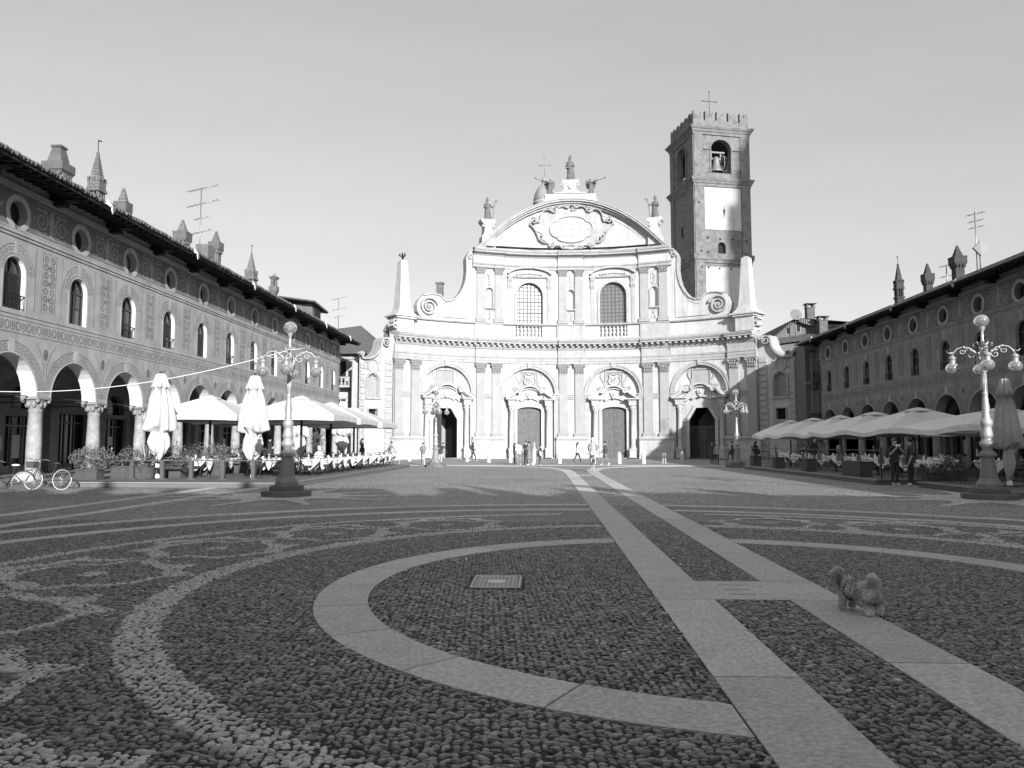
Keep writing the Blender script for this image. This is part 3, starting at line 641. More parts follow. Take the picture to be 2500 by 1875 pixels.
for k, c in enumerate(WI):
    q = MB(); q.band(archpoly(c, 15.05, 1.62, 18.2, 18), .28, 0, .16)
    for e in (-1, 1):
        x = c+e*2.25; q.sweep(x-.22, x+.22, [(0, 15.05), (.12, 15.05), (.12, 19.3), (0, 19.3)]); q.sweep(x-.26, x+.26, [(0, 19.0), (.16, 19.0), (.3, 19.3), (.2, 19.7), (.36, 20.2), (.36, 20.3), (0, 20.3)])
        for t in range(3): q.ball((x, .26, 19.3+.3*t), .12, (1, .8, 1), 6, 4, 0, .2)
    q.sweep(c-2.6, c+2.6, [(0, 20.2), (.2, 20.2), (.3, 20.32), (.3, 20.42), (0, 20.42)])
    q.band(arc(c, 20.42, 2.55, 168, 12, 18, .95), .2, 0, .42)
    for t in range(9): q.ball((c+(t-4)*.34, .1, 20.72-.03*abs(t-4)), .13, (1.3, .6, .8), 6, 4, 0, .25)
    f = CB(q, 'window', [m_trim]); f['label'] = 'arched church window with pale panes' if k == 0 else 'arched church window with dark panes'
    g = MB(); g.poly(whole[k], (), -.42, 0); CB(g, 'pane', [mat('pale_panes', .42, .4, .12, 2) if k == 0 else mat('dark_panes', .15, .3, .1, 2)], f)
    g = MB()
    for i in range(1, 7): x = c-1.46+i*2.92/7; top = 18.2+math.sqrt(max(0, 1.46**2-(x-c)**2)); g.box(x-(.08 if i in (3, 4) else .05), x+(.08 if i in (3, 4) else .05), -.42, -.36, 15.05, top, 0, 1)
    for i in range(1, 12):
        z = 15.05+i*.415; hw = 1.46 if z < 18.2 else math.sqrt(max(.01, 1.46**2-(z-18.2)**2)); e = .08 if i in (3, 6) else .05; g.box(c-hw, c+hw, -.42, -.37, z-e, z+e, 0, 3)
    g.band(archpoly(c, 15.1, 1.42, 18.2, 16), .09, -.42, -.34); CB(g, 'glazing_bars', [mat('glazing_bar', .07, .6, .1)], f)
# upper entablature
p2 = lambda o: [(-.1, 21.15), (.1+o, 21.15), (.13+o, 21.4), (.2+o, 21.45), (.26+o, 21.55), (.1+o, 21.62), (.1+o, 22.45), (.2+o, 22.55), (.35+o, 22.7), (.4+o, 22.72)]
c2 = lambda o: [(.4+o, 22.72), (.72+o, 22.75), (.72+o, 22.9), (.82+o, 22.95), (.9+o, 23.12), (.9+o, 23.2), (-.1, 23.34)]
B2 = [(-11.25, -7.6), (-1.5, 1.5), (7.6, 11.25)]; r2 = [(-11.25, -7.6, .2), (-7.6, -1.5, 0), (-1.5, 1.5, .2), (1.5, 7.6, 0), (7.6, 11.25, .2)]
q = MB()
for a, b, o in r2: q.sweep(a, b, p2(o))
en2 = CB(q, 'entablature', [m_trim]); q = MB()
for a, b, o in r2: q.sweep(a, b, c2(o))
CB(q, 'cornice', [m_trim], en2); q = MB()
for a, b, o in r2: q.sweep(a+.04, b-.04, [(.1+o, 21.64), (.125+o, 21.64), (.125+o, 22.43), (.1+o, 22.43)])
CB(q, 'frieze', [m_white], en2)
# segmental pediment
half = [(0, 29.2), (1.3, 29.15), (2.6, 28.92), (4.0, 28.45), (5.3, 27.87), (6.6, 27.12), (7.8, 26.25), (9.0, 25.2), (10.1, 24.1), (11.0, 23.2)]
top = [(-a, b) for a, b in half[::-1]]+half[1:]
def offs(P, o):
    R_ = []
    for i in range(len(P)):
        t = (Vector(P[min(i+1, len(P)-1)])-Vector(P[max(i-1, 0)])).normalized(); R_.append((P[i][0]+t.y*o, P[i][1]-t.x*o))
    return R_
q = MB(); inn = [p for p in offs(top, .5) if p[1] > 23.25]; q.poly(subdiv(inn, .9), (), 0, 0, 1.2)
q.prism(subdiv(top+[(11.0, 22.9), (-11.0, 22.9)], .9), -1.0, -.9, 0, (), 1.2, True)
q.sweep(-10.4, 10.4, [(-.6, 22.9), (.012, 22.9), (.012, 23.5), (-.6, 23.5)], 0); q.band(offs(top, 1.15)[2:-2], .07, 0, .06, 1); q.band([(-8.3, 23.75), (8.3, 23.75)], .07, 0, .06, 1)
for e in (-1, 1): q.sweep(e*8.8-.2, e*8.8+.2, [(0, 23.3), (.1, 23.3), (.1, 24.7), (0, 24.7)], 1)
pd = CB(q, 'pediment', [m_white, m_trim])
q = MB(); q.band(offs(top, .16), .26, -1.0, .95); q.band(offs(top, .36), .22, -.2, .7); q.band(offs(top, .56), .2, -.2, .4); q.band(offs(top, .04), .1, -1.0, 1.05)
CB(q, 'cornice', [m_trim], pd)
# cartouche
q = MB()
outl = []
for t in np.linspace(0, 2*PI, 64, endpoint=False):
    r = 1+.07*math.cos(6*t+.4)+.05*math.cos(10*t); outl.append((4.0*r*math.cos(t)+.1, 26.0+2.25*r*math.sin(t)))
q.prism(outl, 0, .16, 0, (), .8)
for sx in (-1, 1):
    def scroll(cx, cz, r, a0, turns, wd=.16, d=.42):
        P = [(cx+sx*r*(1-t/(turns*2*PI)*.8)*math.cos(a0+t), cz+r*(1-t/(turns*2*PI)*.8)*math.sin(a0+t)) for t in np.linspace(0, turns*2*PI, int(18*turns))]
        q.band(P, wd, 0, d); q.band(P, wd*.5, 0, d+.1)
    def curve(pts, wd=.17, d=.4):
        P = []
        for a, b, c_ in zip(pts[:-2:2], pts[1::2], pts[2::2]): P += [((1-t)**2*a[0]+2*t*(1-t)*b[0]+t*t*c_[0], (1-t)**2*a[1]+2*t*(1-t)*b[1]+t*t*c_[1]) for t in np.linspace(0, 1, 9)]
        P = [(sx*x+.1, z) for x, z in P]; q.band(P, wd, 0, d); q.band(P, wd*.45, 0, d+.1)
    curve([(.5, 28.4), (1.6, 28.6), (1.75, 27.9), (2.2, 27.5), (2.6, 28.3)]); curve([(2.1, 27.9), (3.4, 28.5), (3.6, 26.9)]); curve([(3.6, 26.9), (3.7, 26.3), (4.2, 26.9), (4.7, 27.0), (4.75, 26.2)])
    curve([(4.75, 26.3), (4.2, 25.9), (3.9, 25.1), (3.7, 24.3), (2.9, 24.2)]); curve([(3.1, 24.5), (2.4, 23.7), (1.4, 24.0), (1.0, 23.4), (.3, 23.55)])
    for cx, cz, r, a0 in ((2.0, 28.0, .35, 0), (4.3, 26.75, .38, 1), (3.5, 24.8, .34, 4), (2.3, 23.95, .36, 2), (1.0, 23.75, .3, 0), (.55, 28.5, .3, 2)): scroll(sx*cx+.1, cz, r, a0, 1.4)
for k in range(9): q.ball((.1+random.uniform(-.5, .5), .2, 28.3+random.uniform(-.25, .3)), .15, (1, 1, 1), 6, 4, 0, .2); q.ball((.1+(k-4)*.16, .25, 23.6), .16, (1, 1, 1.6), 6, 4, 0, .2)
ct = CB(q, 'cartouche', [m_trim]); q = MB()
ov = []
for t in np.linspace(0, 2*PI, 56, endpoint=False):
    x, z = 2.45*math.cos(t), 1.5*math.sin(t); r = 1-.10*math.exp(-((abs(math.cos(t))-.74)/.07)**2); ov.append((.1+x*r, 25.85+z*r))
q.prism(ov, .15, .2, 1, (), .8); q.band(ov, .14, .15, .36, 0, True); CB(q, 'inscription_tablet', [m_trim, m_white], ct)
def textmesh(body, size, x, z, d, parent, m, fn, name='inscription', depth=.02, bold=0):
    cu = bpy.data.curves.new(name, 'FONT'); cu.body = body; cu.size = size; cu.align_x = 'CENTER'; cu.extrude = depth; cu.offset = bold; o = bpy.data.objects.new(name, cu); COL.objects.link(o)
    dg = bpy.context.evaluated_depsgraph_get(); me = bpy.data.meshes.new_from_object(o.evaluated_get(dg)); bpy.data.objects.remove(o); bpy.data.curves.remove(cu)
    mb = MB(); mb.add([(v.co.x+x, d+v.co.z, v.co.y+z) for v in me.vertices], [tuple(p.vertices) for p in me.polygons]); bpy.data.meshes.remove(me); return mb.build(name, m, parent, fn)
m_ins = mat('faded_letters', .30, .9, .2, 3)
for tx, z, sz in (('DEO M', 26.35, .62), ('AMBROSIO & EPIS', 25.6, .58), ('S PATRONIS', 24.82, .6)): textmesh(tx, sz, .1, z, .21, ct, m_ins, Wp)
# crowning blocks and statues
q = MB(); V0 = [(-3.1, 28.6), (3.1, 28.6), (2.9, 29.3), (2.0, 29.5), (1.8, 29.95), (1.15, 30.0), (.75, 30.3), (.62, 31.1), (.95, 31.25), (.95, 31.5), (-.95, 31.5), (-.95, 31.25), (-.62, 31.1), (-.75, 30.3), (-1.15, 30.0), (-1.8, 29.95), (-2.0, 29.5), (-2.9, 29.3)]
q.prism(subdiv(V0, .8), -.9, .5, 0, (), .8, True); q.sweep(-1.85, 1.85, [(.5, 29.85), (.62, 29.9), (.62, 30), (.5, 30)])
for e in (-1, 1): q.band([(e*.85+e*.2*(1-t/9)*math.cos(t), 30.85+.3*(1-t/9)*math.sin(t)) for t in np.linspace(0, 8, 20)], .1, .4, .62)
q.ball((0, .55, 30.75), .33, (1, .5, 1.2), 10, 8)
for e in (-1, 1):
    q.prism([(e*3.1, 29.0), (e*1.75, 29.0), (e*1.75, 29.85), (e*2.9, 29.85), (e*2.9, 29.5)], -.8, .45, 0, (), None, True)
CB(q, 'crown_pedestal', [m_white])
for e in (-1, 1):
    x = e*9.5; q = MB(); q.prism([(x-.75, 23.6), (x+.75, 23.6), (x+.75, 24.6), (x+.5, 25.0), (x+.42, 25.9), (x+.62, 26.1), (x+.85, 26.35), (x+.85, 26.6), (x-.85, 26.6), (x-.85, 26.35), (x-.62, 26.1), (x-.42, 25.9), (x-.5, 25.0), (x-.75, 24.6)], -.8, .45, 0, (), None, True)
    for k in (-1, 1): q.ball((x+k*.6, .3, 25.8), .18, (1, 1.5, 1), 8, 6)
    CB(q, 'statue_pedestal', [m_white])
def statue(s, z0, h, kind, e=1):
    """robed stone figure, one continuous body"""
    q = MB(); seg = 14; V = []; F = []
    prof_ = [(0, .34, .26), (.1, .33, .25), (.25, .29, .22), (.42, .27, .2), (.52, .25, .18), (.62, .27, .19), (.72, .29, .19), (.79, .27, .17), (.83, .14, .12), (.86, .075, .08), (.885, .10, .11), (.93, .115, .125), (.97, .09, .1), (1., .02, .02)]
    for k, (t, a, b) in enumerate(prof_):
        lean = .05*math.sin(t*5)*e
        for i in range(seg):
            p = 2*PI*i/seg; fold = 1+(.10*math.sin(p*5+t*7) if t < .75 else 0); V.append((s+lean+a*h/1.9*math.cos(p)*fold*.95, -.15+b*h/1.9*math.sin(p)*fold, z0+t*h))
    for k in range(len(prof_)-1):
        for i in range(seg): F.append((k*seg+i, k*seg+(i+1) % seg, (k+1)*seg+(i+1) % seg, (k+1)*seg+i))
    q.add(V, F, 0, True)
    sh = z0+.78*h
    def limb(pts, r=.085): q.tube([(s+a, -.15+d, z0+z) for a, d, z in pts], [r*1.3, r, r*.7][:len(pts)] if len(pts) == 3 else r, 7)
    if kind == 'bishop':
        limb([(e*.2*h/1.9, 0, .77*h), (e*.42*h/1.9, .2, .6*h), (e*.5*h/1.9, .35, .68*h)]); limb([(-e*.2*h/1.9, 0, .77*h), (-e*.34*h/1.9, .2, .6*h), (-e*.1*h/1.9, .35, .6*h)])
        P = [(e*.62, .3, 0.05), (e*.8, .3, .55*h), (e*.95, .3, .9*h)]; P += [(e*(.95+.17+.17*math.cos(PI-t)*(1-t/12)), .3, .9*h+.17*math.sin(t)*(1-t/12)+.02) for t in np.linspace(.2, 7, 16)]
        q.tube([(s+a*.85, -.15+d, z0+z) for a, d, z in P], .035, 5); q.lathe(s, -.15, [(.15, z0+.95*h), (.17, z0+1.0*h), (.02, z0+1.12*h)], 8)
    elif kind == 'angel':
        limb([(e*.2, 0, .77*h), (e*.55, .1, .8*h), (e*.85, .15, .84*h)]); limb([(-e*.18, 0, .77*h), (e*.1, .25, .72*h), (e*.5, .2, .82*h)], .07)
        q.tube([(s+e*.35, 0, z0+.86*h), (s+e*1.1, 0, z0+.88*h), (s+e*1.6, .0, z0+.95*h), (s+e*1.68, 0, z0+1.03*h)], [.03, .035, .05, .1], 7)
        for k in (-1, 1):
            W_ = [(s+k*.1, -.32, z0+.8*h), (s+k*.45, -.5, z0+.98*h), (s+k*.62, -.55, z0+.8*h), (s+k*.5, -.5, z0+.5*h), (s+k*.2, -.4, z0+.42*h)]; q.add(W_+[(a, b-.09, c) for a, b, c in W_], [(0, 1, 2, 3, 4), (9, 8, 7, 6, 5)]+[(i, (i+1) % 5, 5+(i+1) % 5, 5+i) for i in range(5)])
    else:
        limb([(-.25, 0, .77*h), (-.5, .15, .6*h), (-.25, .35, .55*h)]); limb([(.25, 0, .77*h), (.45, .2, .6*h), (.2, .35, .62*h)]); q.lathe(s, -.15, [(.17, z0+.95*h), (.14, z0+1.02*h), (.05, z0+1.08*h), (.0, z0+1.12*h)], 8)
        q.box(s-.5, s-.1, 0, .3, z0+.5*h, z0+.56*h)
    o = CB(q, 'statue', [m_statue]); return o
statue(0, 31.5, 2.85, 'saint')['label'] = 'robed statue on the highest pedestal of the church'
statue(-2.3, 29.85, 1.95, 'angel', -1)['label'] = 'angel statue left of the highest statue'
statue(2.3, 29.85, 1.95, 'angel', 1)['label'] = 'angel statue blowing a trumpet to the right'
statue(-9.5, 26.6, 2.4, 'bishop', 1)['label'] = 'bishop statue with a crook at the left shoulder of the church'
statue(9.5, 26.6, 2.4, 'bishop', -1)['label'] = 'bishop statue with a crook at the right shoulder of the church'
# volutes
vol = [(11.2, 23.0), (11.45, 22.9), (11.75, 22.5), (11.95, 22.0), (11.92, 21.4), (11.9, 20.6), (12.0, 19.7), (12.25, 18.8), (12.65, 18.05), (13.2, 17.45), (13.8, 17.15), (14.35, 17.15), (14.7, 17.4), (14.9, 17.65), (15.4, 17.75), (16.2, 17.72), (16.9, 17.5), (17.4, 17.05), (17.68, 16.4), (17.6, 15.7), (17.3, 15.25), (17.0, 15.05), (11.2, 15.05)]
for e in (-1, 1):
    v = [(e*a, b) for a, b in vol]; q = MB(); q.prism(subdiv(v, .7), -.9, -.05, 0, (), 1.2, True); q.band(v[:17], .16, -.95, .12, 1); q.band([(a-e*.0, b-.45) for a, b in v[5:12]], .06, -.05, .0, 1)
    q.band([(e*(16.35)-e*(1.05*(1-t/17))*math.cos(t+.3), 16.3+(1.02*(1-t/17))*math.sin(t+.3)) for t in np.linspace(0, 15, 70)], .17, -.05, .3, 1)
    q.ball((e*16.35, .1, 16.3), .3, (1, .8, 1), 10, 8, 2)
    q.band([(e*11.5+e*.25*(1-t/9)*math.cos(t), 22.4-.4*(1-t/9)*math.sin(t)) for t in np.linspace(0, 7, 24)], .1, -.05, .2, 1)
    q.band([(e*11.6, 15.35), (e*15.4, 15.35)], .07, -.05, .02, 1); q.band([(e*11.6, 15.5), (e*11.6, 20.5)], .07, -.05, .02, 1)
    CB(q, 'volute', [m_white, m_trim, m_orn])
# obelisks
for e in (-1, 1):
    c = e*19.4; q = MB()
    q.box(c-1.0, c+1.0, -1.0, .7, 13.2, 14.65, 0, 2); q.box(c-1.2, c+1.2, -1.1, .95, 14.65, 14.85, 0, 2); q.box(c-1.5, c+1.5, -1.2, 1.1, 14.85, 15.0, 0, 2)
    q.frus((c, -.1), 15.0, 15.3, 2.3, 1.9, m=0); q.frus((c, -.1), 15.3, 15.75, 1.8, 1.45); q.frus((c, -.1), 15.75, 16.4, 1.38, 1.28); q.frus((c, -.1), 16.4, 20.8, 1.24, .78); q.frus((c, -.1), 20.8, 21.0, .78, .3)
    for k in (-1, 1): q.band([(c+e*1.15+.32*(1-t/9)*math.cos(t)*k, 13.75+.5*(k > 0)+.32*(1-t/9)*math.sin(t)) for t in np.linspace(0, 7, 20)], .12, -.4, .6)
    o = CB(q, 'obelisk', [m_white]); 
    for k in range(9): pass
    q = MB()
    for k in range(10): a = 2*PI*k/10; q.tube([(c, -.1, 20.95), (c+.12*math.cos(a), -.1+.12*math.sin(a), 21.3), (c+.33*math.cos(a*1.7), -.1+.33*math.sin(a), 21.55+.12*math.sin(3*a))], .035, 5); q.ball((c+.33*math.cos(a*1.7), -.1+.33*math.sin(a), 21.58+.12*math.sin(3*a)), .07, (1, 1, 1), 5, 4)
    if e < 0: CB(q, 'finial', [m_iron], o)
# side wings
for e in (-1, 1):
    P = [(20.4, 0), (24.4, 0), (24.4, 10.3), (24.0, 10.2), (23.4, 10.25), (22.9, 10.45), (22.45, 10.8), (22.15, 11.2), (21.98, 11.6), (21.9, 12.1), (21.7, 12.45), (21.3, 12.6), (20.4, 12.6)]; P = [(e*a, b) for a, b in P]
    wh = archpoly(e*22.75, 6.3, .68, 8.0, 10, .72); lw = [(e*22.75-.6, 3.95), (e*22.75-.6, 5.2), (e*22.75+.6, 5.2), (e*22.75+.6, 3.95)]; oc = ellipse(e*22.8, 9.55, .5, .58)
    q = MB(); q.poly(subdiv(P, .7), [wh, lw, oc], -.15, 0, 1.0)
    for h_, dd in ((wh, -.5), (lw, -.6), (oc, -.25)): q.side(h_, -.15, dd); q.poly(h_, (), dd, 2 if h_ is wh else (3 if h_ is lw else 1))
    q.prism(subdiv(P, .8), -1.4, -1.3, 0, (), 1.0, True)
    q.band(P[2:11], .2, -1.4, .25, 1)
    for cx_, cz, r in ((21.45, 12.0, .5), (24.35, 10.6, .26)): q.band([(e*cx_+e*r*(1-t/13)*math.cos(t), cz+r*(1-t/13)*math.sin(t)) for t in np.linspace(0, 11, 40)], .1, -.2, .3, 1)
    z = .2
    while z < (10.4):
        for a, b in ((20.5, 21.35), (23.75, 24.35)):
            if z+.55 < (9.9 if a > 23 else 11.2): q.sweep(min(e*a, e*b), max(e*a, e*b), [(-.15, z), (-.02, z+.03), (-.02, z+.5), (-.15, z+.53)], 1)
        z += .64
    q.band(archpoly(e*22.75, 6.25, .8, 8.0, 12, .86), .18, -.15, .0, 1); q.sweep(e*22.75-.95, e*22.75+.95, [(-.15, 6.08), (.05, 6.12), (.05, 6.25), (-.15, 6.25)], 1); q.band(lw+[lw[0]], .2, -.15, -.03, 1); q.band(ellipse(e*22.8, 9.55, .62, .7), .14, -.15, -.03, 1, True)
    for k in range(8): a = PI/4*k+.4; q.ball((e*22.8+.82*math.cos(a), -.12, 9.5+.9*math.sin(a)), .13, (1.2, .5, .8), 6, 4, 1, .2)
    o = CB(q, 'side_wing', [m_white, m_trim, mat('wing_window_pane', .22, .4, .1), m_dark])
    q = MB()
    for k in range(-7, 12):
        for sg in (-1, 1):
            x0 = e*22.75-.68+k*.26; Q_ = [(x0+sg*0+t if sg > 0 else x0+1.5-t, 6.3+t*1.25) for t in np.linspace(0, 1.9, 20)]; Q_ = [p for p in Q_ if pip([p], wh)[0]]
            if len(Q_) > 1: q.band(Q_, .025, -.48, -.47)
    if e < 0: CB(q, 'lattice', [mat('lattice', .6, .7)], o)
# body of the church behind the front
q = MB(); q.box(-14, 20, 87.5, 112, 0, 13.2); q.add([(-6.5, 86.5, 13.2), (12.5, 86.5, 13.2), (12.5, 86.5, 20.5), (3, 86.5, 23.0), (-6.5, 86.5, 20.5), (-6.5, 118, 13.2), (12.5, 118, 13.2), (12.5, 118, 20.5), (3, 118, 23.0), (-6.5, 118, 20.5)], [(0, 1, 2, 3, 4), (9, 8, 7, 6, 5), (0, 5, 6, 1), (1, 6, 7, 2), (2, 7, 8, 3), (3, 8, 9, 4), (4, 9, 5, 0)])
q.build('nave', [m_plas], church)
q = MB(); q.lathe(0.4, 124, [(7.5, 15), (7.5, 24), (7.9, 24.3), (7.9, 24.8), (7.2, 25.5), (6.7, 28.5), (5.5, 31.5), (3.6, 34.2), (2.2, 35.5), (1.9, 36), (1.9, 38.2), (1.9, 40.6), (2.2, 40.8), (2.2, 41.2), (1.8, 41.4)], 24)
dm = q.build('dome', [m_trim], church); q = MB(); L0 = [(1.8, 41.4), (1.72, 42.2), (1.45, 43.0), (1.0, 43.7), (.55, 44.1), (.42, 44.3), (.45, 44.5), (.55, 44.9), (.28, 45.4), (.1, 45.6)]
q.lathe(0.1, 124, L0, 16)
for k in range(8): a = 2*PI*k/8+.2; q.tube([(0.1+r*1.02*math.cos(a), 124+r*1.02*math.sin(a), z) for r, z in L0[:5]], .07, 5)
q.tube([(0.1, 124, 45.4), (0.1, 124, 48.7)], .07, 5); q.tube([(-.7, 124, 47.5), (.9, 124, 47.5)], .07, 5)
for a, b in ((-.75, 47.5), (.95, 47.5), (.1, 48.8)): q.ball((a, 124, b), .16, (1, 1, 1), 6, 4)
q.build('lantern', [m_orn], dm)

# bell tower
T0 = (19.8, 100.0); TA = rad(13); TW = 7.15; TK = 7.8/7.15
def Tw(face):
    def f(V):
        u, d, z = V[:, 0], V[:, 1], V[:, 2]; x = u-TW/2; y = -TW/2-d
        for _ in range(face): x, y = -y, x
        x = x+TW/2; y = y+TW/2; c, s_ = math.cos(TA), math.sin(TA)
        return np.stack([T0[0]+TK*(x*c-y*s_), T0[1]+TK*(x*s_+y*c), z*1.0155], 1)
    return f
tower = thing('bell_tower', 'square brick bell tower with swallowtail battlements behind the church', 'tower', (23, 104, 0))
m_twp = mat('tower_plaster', .40, .9, .12, .8, .2, 6, streak=.3)
for face in range(4):
    q = MB(); ho = archpoly(3.5, 36.9, 1.28, 40.05, 12); sm = archpoly(3.4, 26.2, .5, 27.2, 6)
    blind = archpoly(3.4, 28.5, .45, 31.6, 8) if face else None
    q.poly([(0, 0), (TW, 0), (TW, 45.0-1.9), (0, 43.1)], [ho]+([sm] if face == 0 else []), 0, 0); q.side(ho, 0, -.7, 0, False)
    if face == 0: q.side(sm, 0, -.5); q.poly(sm, (), -.5, 2)
    for a, b in ((-.02, 1.1), (TW-1.1, TW+.02)): q.prism([(a, 0), (b, 0), (b, 43.1), (a, 43.1)], 0, .14, 0)
    q.prism([(2.0, 36.9), (2.22, 36.9), (2.22, 40.0), (2.0, 40.0)], 0, .1, 0); q.prism([(4.78, 36.9), (5.0, 36.9), (5.0, 40.0), (4.78, 40.0)], 0, .1, 0); q.band(arc(3.5, 40.05, 1.4, 0, 180, 14), .2, 0, .12, 0)
    q.sweep(1.1, 2.2, [(0, 39.9), (.16, 39.95), (.16, 40.1), (0, 40.1)]); q.sweep(4.8, 6.05, [(0, 39.9), (.16, 39.95), (.16, 40.1), (0, 40.1)])
    if face == 0:
        q.prism([(1.25, 29.3), (6.0, 29.3), (6.0, 34.9), (1.25, 34.9)], 0, .05, 1); q.prism([(1.25, 15), (6.0, 15), (6.0, 24.4), (1.25, 24.4)], 0, .05, 1)
        for a, b in ((1.6, 28.2), (3.2, 28.1), (4.9, 28.1), (6.6, 28.0), (.7, 26.4), (1.6, 26.3), (5.2, 26.2), (6.5, 26.2), (1.6, 24.3), (3.0, 24.2), (4.5, 24.2), (5.8, 24.2), (.7, 24.3), (.5, 32.8), (5.8, 20.2)): q.prism([(a-.12, b-.12), (a+.12, b-.12), (a+.12, b+.12), (a-.12, b+.12)], .05, .056+(.09 if a < 1.1 or a > 6.1 else 0), 2)
        q.tube([(3.75, .1, 31.0), (3.75, .1, 32.5)], .03, 5, 3); q.ball((3.75, .12, 31.9), .14, (1, .3, 1.4), 8, 6, 3)
        q.add([(3.6, .1, 31.75), (3.75, .1, 31.1), (3.9, .1, 31.75)], [(0, 1, 2)], 3)
    if face == 3: q.prism(blind, 0, .04, 0); q.prism([(3.1, 29.2), (3.7, 29.2), (3.7, 30.6), (3.1, 30.6)], .03, .06, 2)
    for i in range(5 if face % 2 == 0 else 6):
        n_ = 5 if face % 2 == 0 else 6; wdt = 1.0; x = .55+(TW-1.1)*i/(n_-1); x0, x1 = x-.5, x+.5
        q.prism([(x0, 43.9), (x1, 43.9), (x1, 45.15), (x1-.22, 44.95), (x, 44.6), (x0+.22, 44.95), (x0, 45.15)], -.45, 0.0 if 0 < i < n_-1 else .003, 0, (), None, True)
    q.prism([(0, 42.9), (TW, 42.9), (TW, 43.9), (0, 43.9)], -.45, .002*face+.004, 0, (), None, True)
    q.build('tower_wall', [m_brick, m_twp, m_dark, m_iron], tower, Tw(face))
q = MB(); q.poly([(0, 0), (1, 0), (1, 1)], (), 0) if False else None
F0 = Tw(0)
q.add([(.3, -.3, 36.7), (TW-.3, -.3, 36.7), (TW-.3, -TW+.3, 36.7), (.3, -TW+.3, 36.7)], [(0, 1, 2, 3)]); q.add([(.2, -.2, 43.3), (TW-.2, -.2, 43.3), (TW-.2, -TW+.2, 43.3), (.2, -TW+.2, 43.3)], [(0, 1, 2, 3)]); q.build('tower_floor', [mat('tower_floor', .1)], tower, F0)
for z, o in ((42.2, .55), (35.3, .5), (25.2, .35)):
    q = MB()
    for z0, z1, a0, a1 in ((z-.3, z, .15, .16), (z, z+.12, .16, .27), (z+.12, z+.4, .28, .33), (z+.4, z+.62, .5*o+.15, o-.02), (z+.62, z+.78, o, o), (z+.78, z+.98, o-.02, .06)): q.frus((TW/2, -TW/2), z0, z1, TW+2*a0, TW+2*a1)
    q.build('tower_cornice', [m_brick], tower, F0)
q = MB(); q.lathe(3.15, -.55, [(.0, 39.3), (.25, 39.25), (.36, 39.0), (.42, 38.4), (.54, 37.8), (.82, 37.3), (.84, 37.15), (.76, 37.15), (.4, 37.9)], 16)
bl = q.build('bell', [plain('bronze', .22, .45, .4)], tower, F0)
q = MB(); q.box(2.3, 4.4, -1.2, -.8, 39.9, 40.1); q.box(2.45, 2.6, -1.1, -.9, 37.2, 40.0); q.box(2.7, 3.9, -1.15, -.85, 39.0, 39.25); q.box(2.6, 2.75, -1.1, -.9, 39.2, 40); q.box(3.85, 4.0, -1.1, -.9, 39.2, 40)
q.tube([(4.05, -1.0+1.0*math.cos(t)*.9, 38.5+1.1*math.sin(t)) for t in np.linspace(0, 2*PI, 20)[:-1]], .05, 5, 0, True)
for k in range(6): t = PI*k/3; q.tube([(4.05, -1, 38.5), (4.05, -1+.9*math.cos(t), 38.5+1.1*math.sin(t))], .03, 4)
for t in np.linspace(0, 2*PI, 16)[:-1]: q.tube([(4.2+.65*math.cos(t), -.8, 38.5+1.1*math.sin(t)), (4.2+.65*math.cos(t+.42), -.8, 38.5+1.1*math.sin(t+.42))], .04, 4)
q.build('bell_frame', [mat('frame_steel', .22)], bl, F0)
q = MB(); q.tube([(2.9, -1.6, 43.3), (2.9, -1.6, 48.6)], .06, 6); q.tube([(2.0, -1.6, 47.3), (3.8, -1.6, 47.3)], .06, 6); q.ball((2.9, -1.6, 44.9), .3)
for a, b in ((2.0, 47.3), (3.8, 47.3), (2.9, 48.6)): q.ball((a, -1.6, b), .12, (1, 1, 1), 6, 4)
q.build('tower_cross', [m_statue], tower, F0)
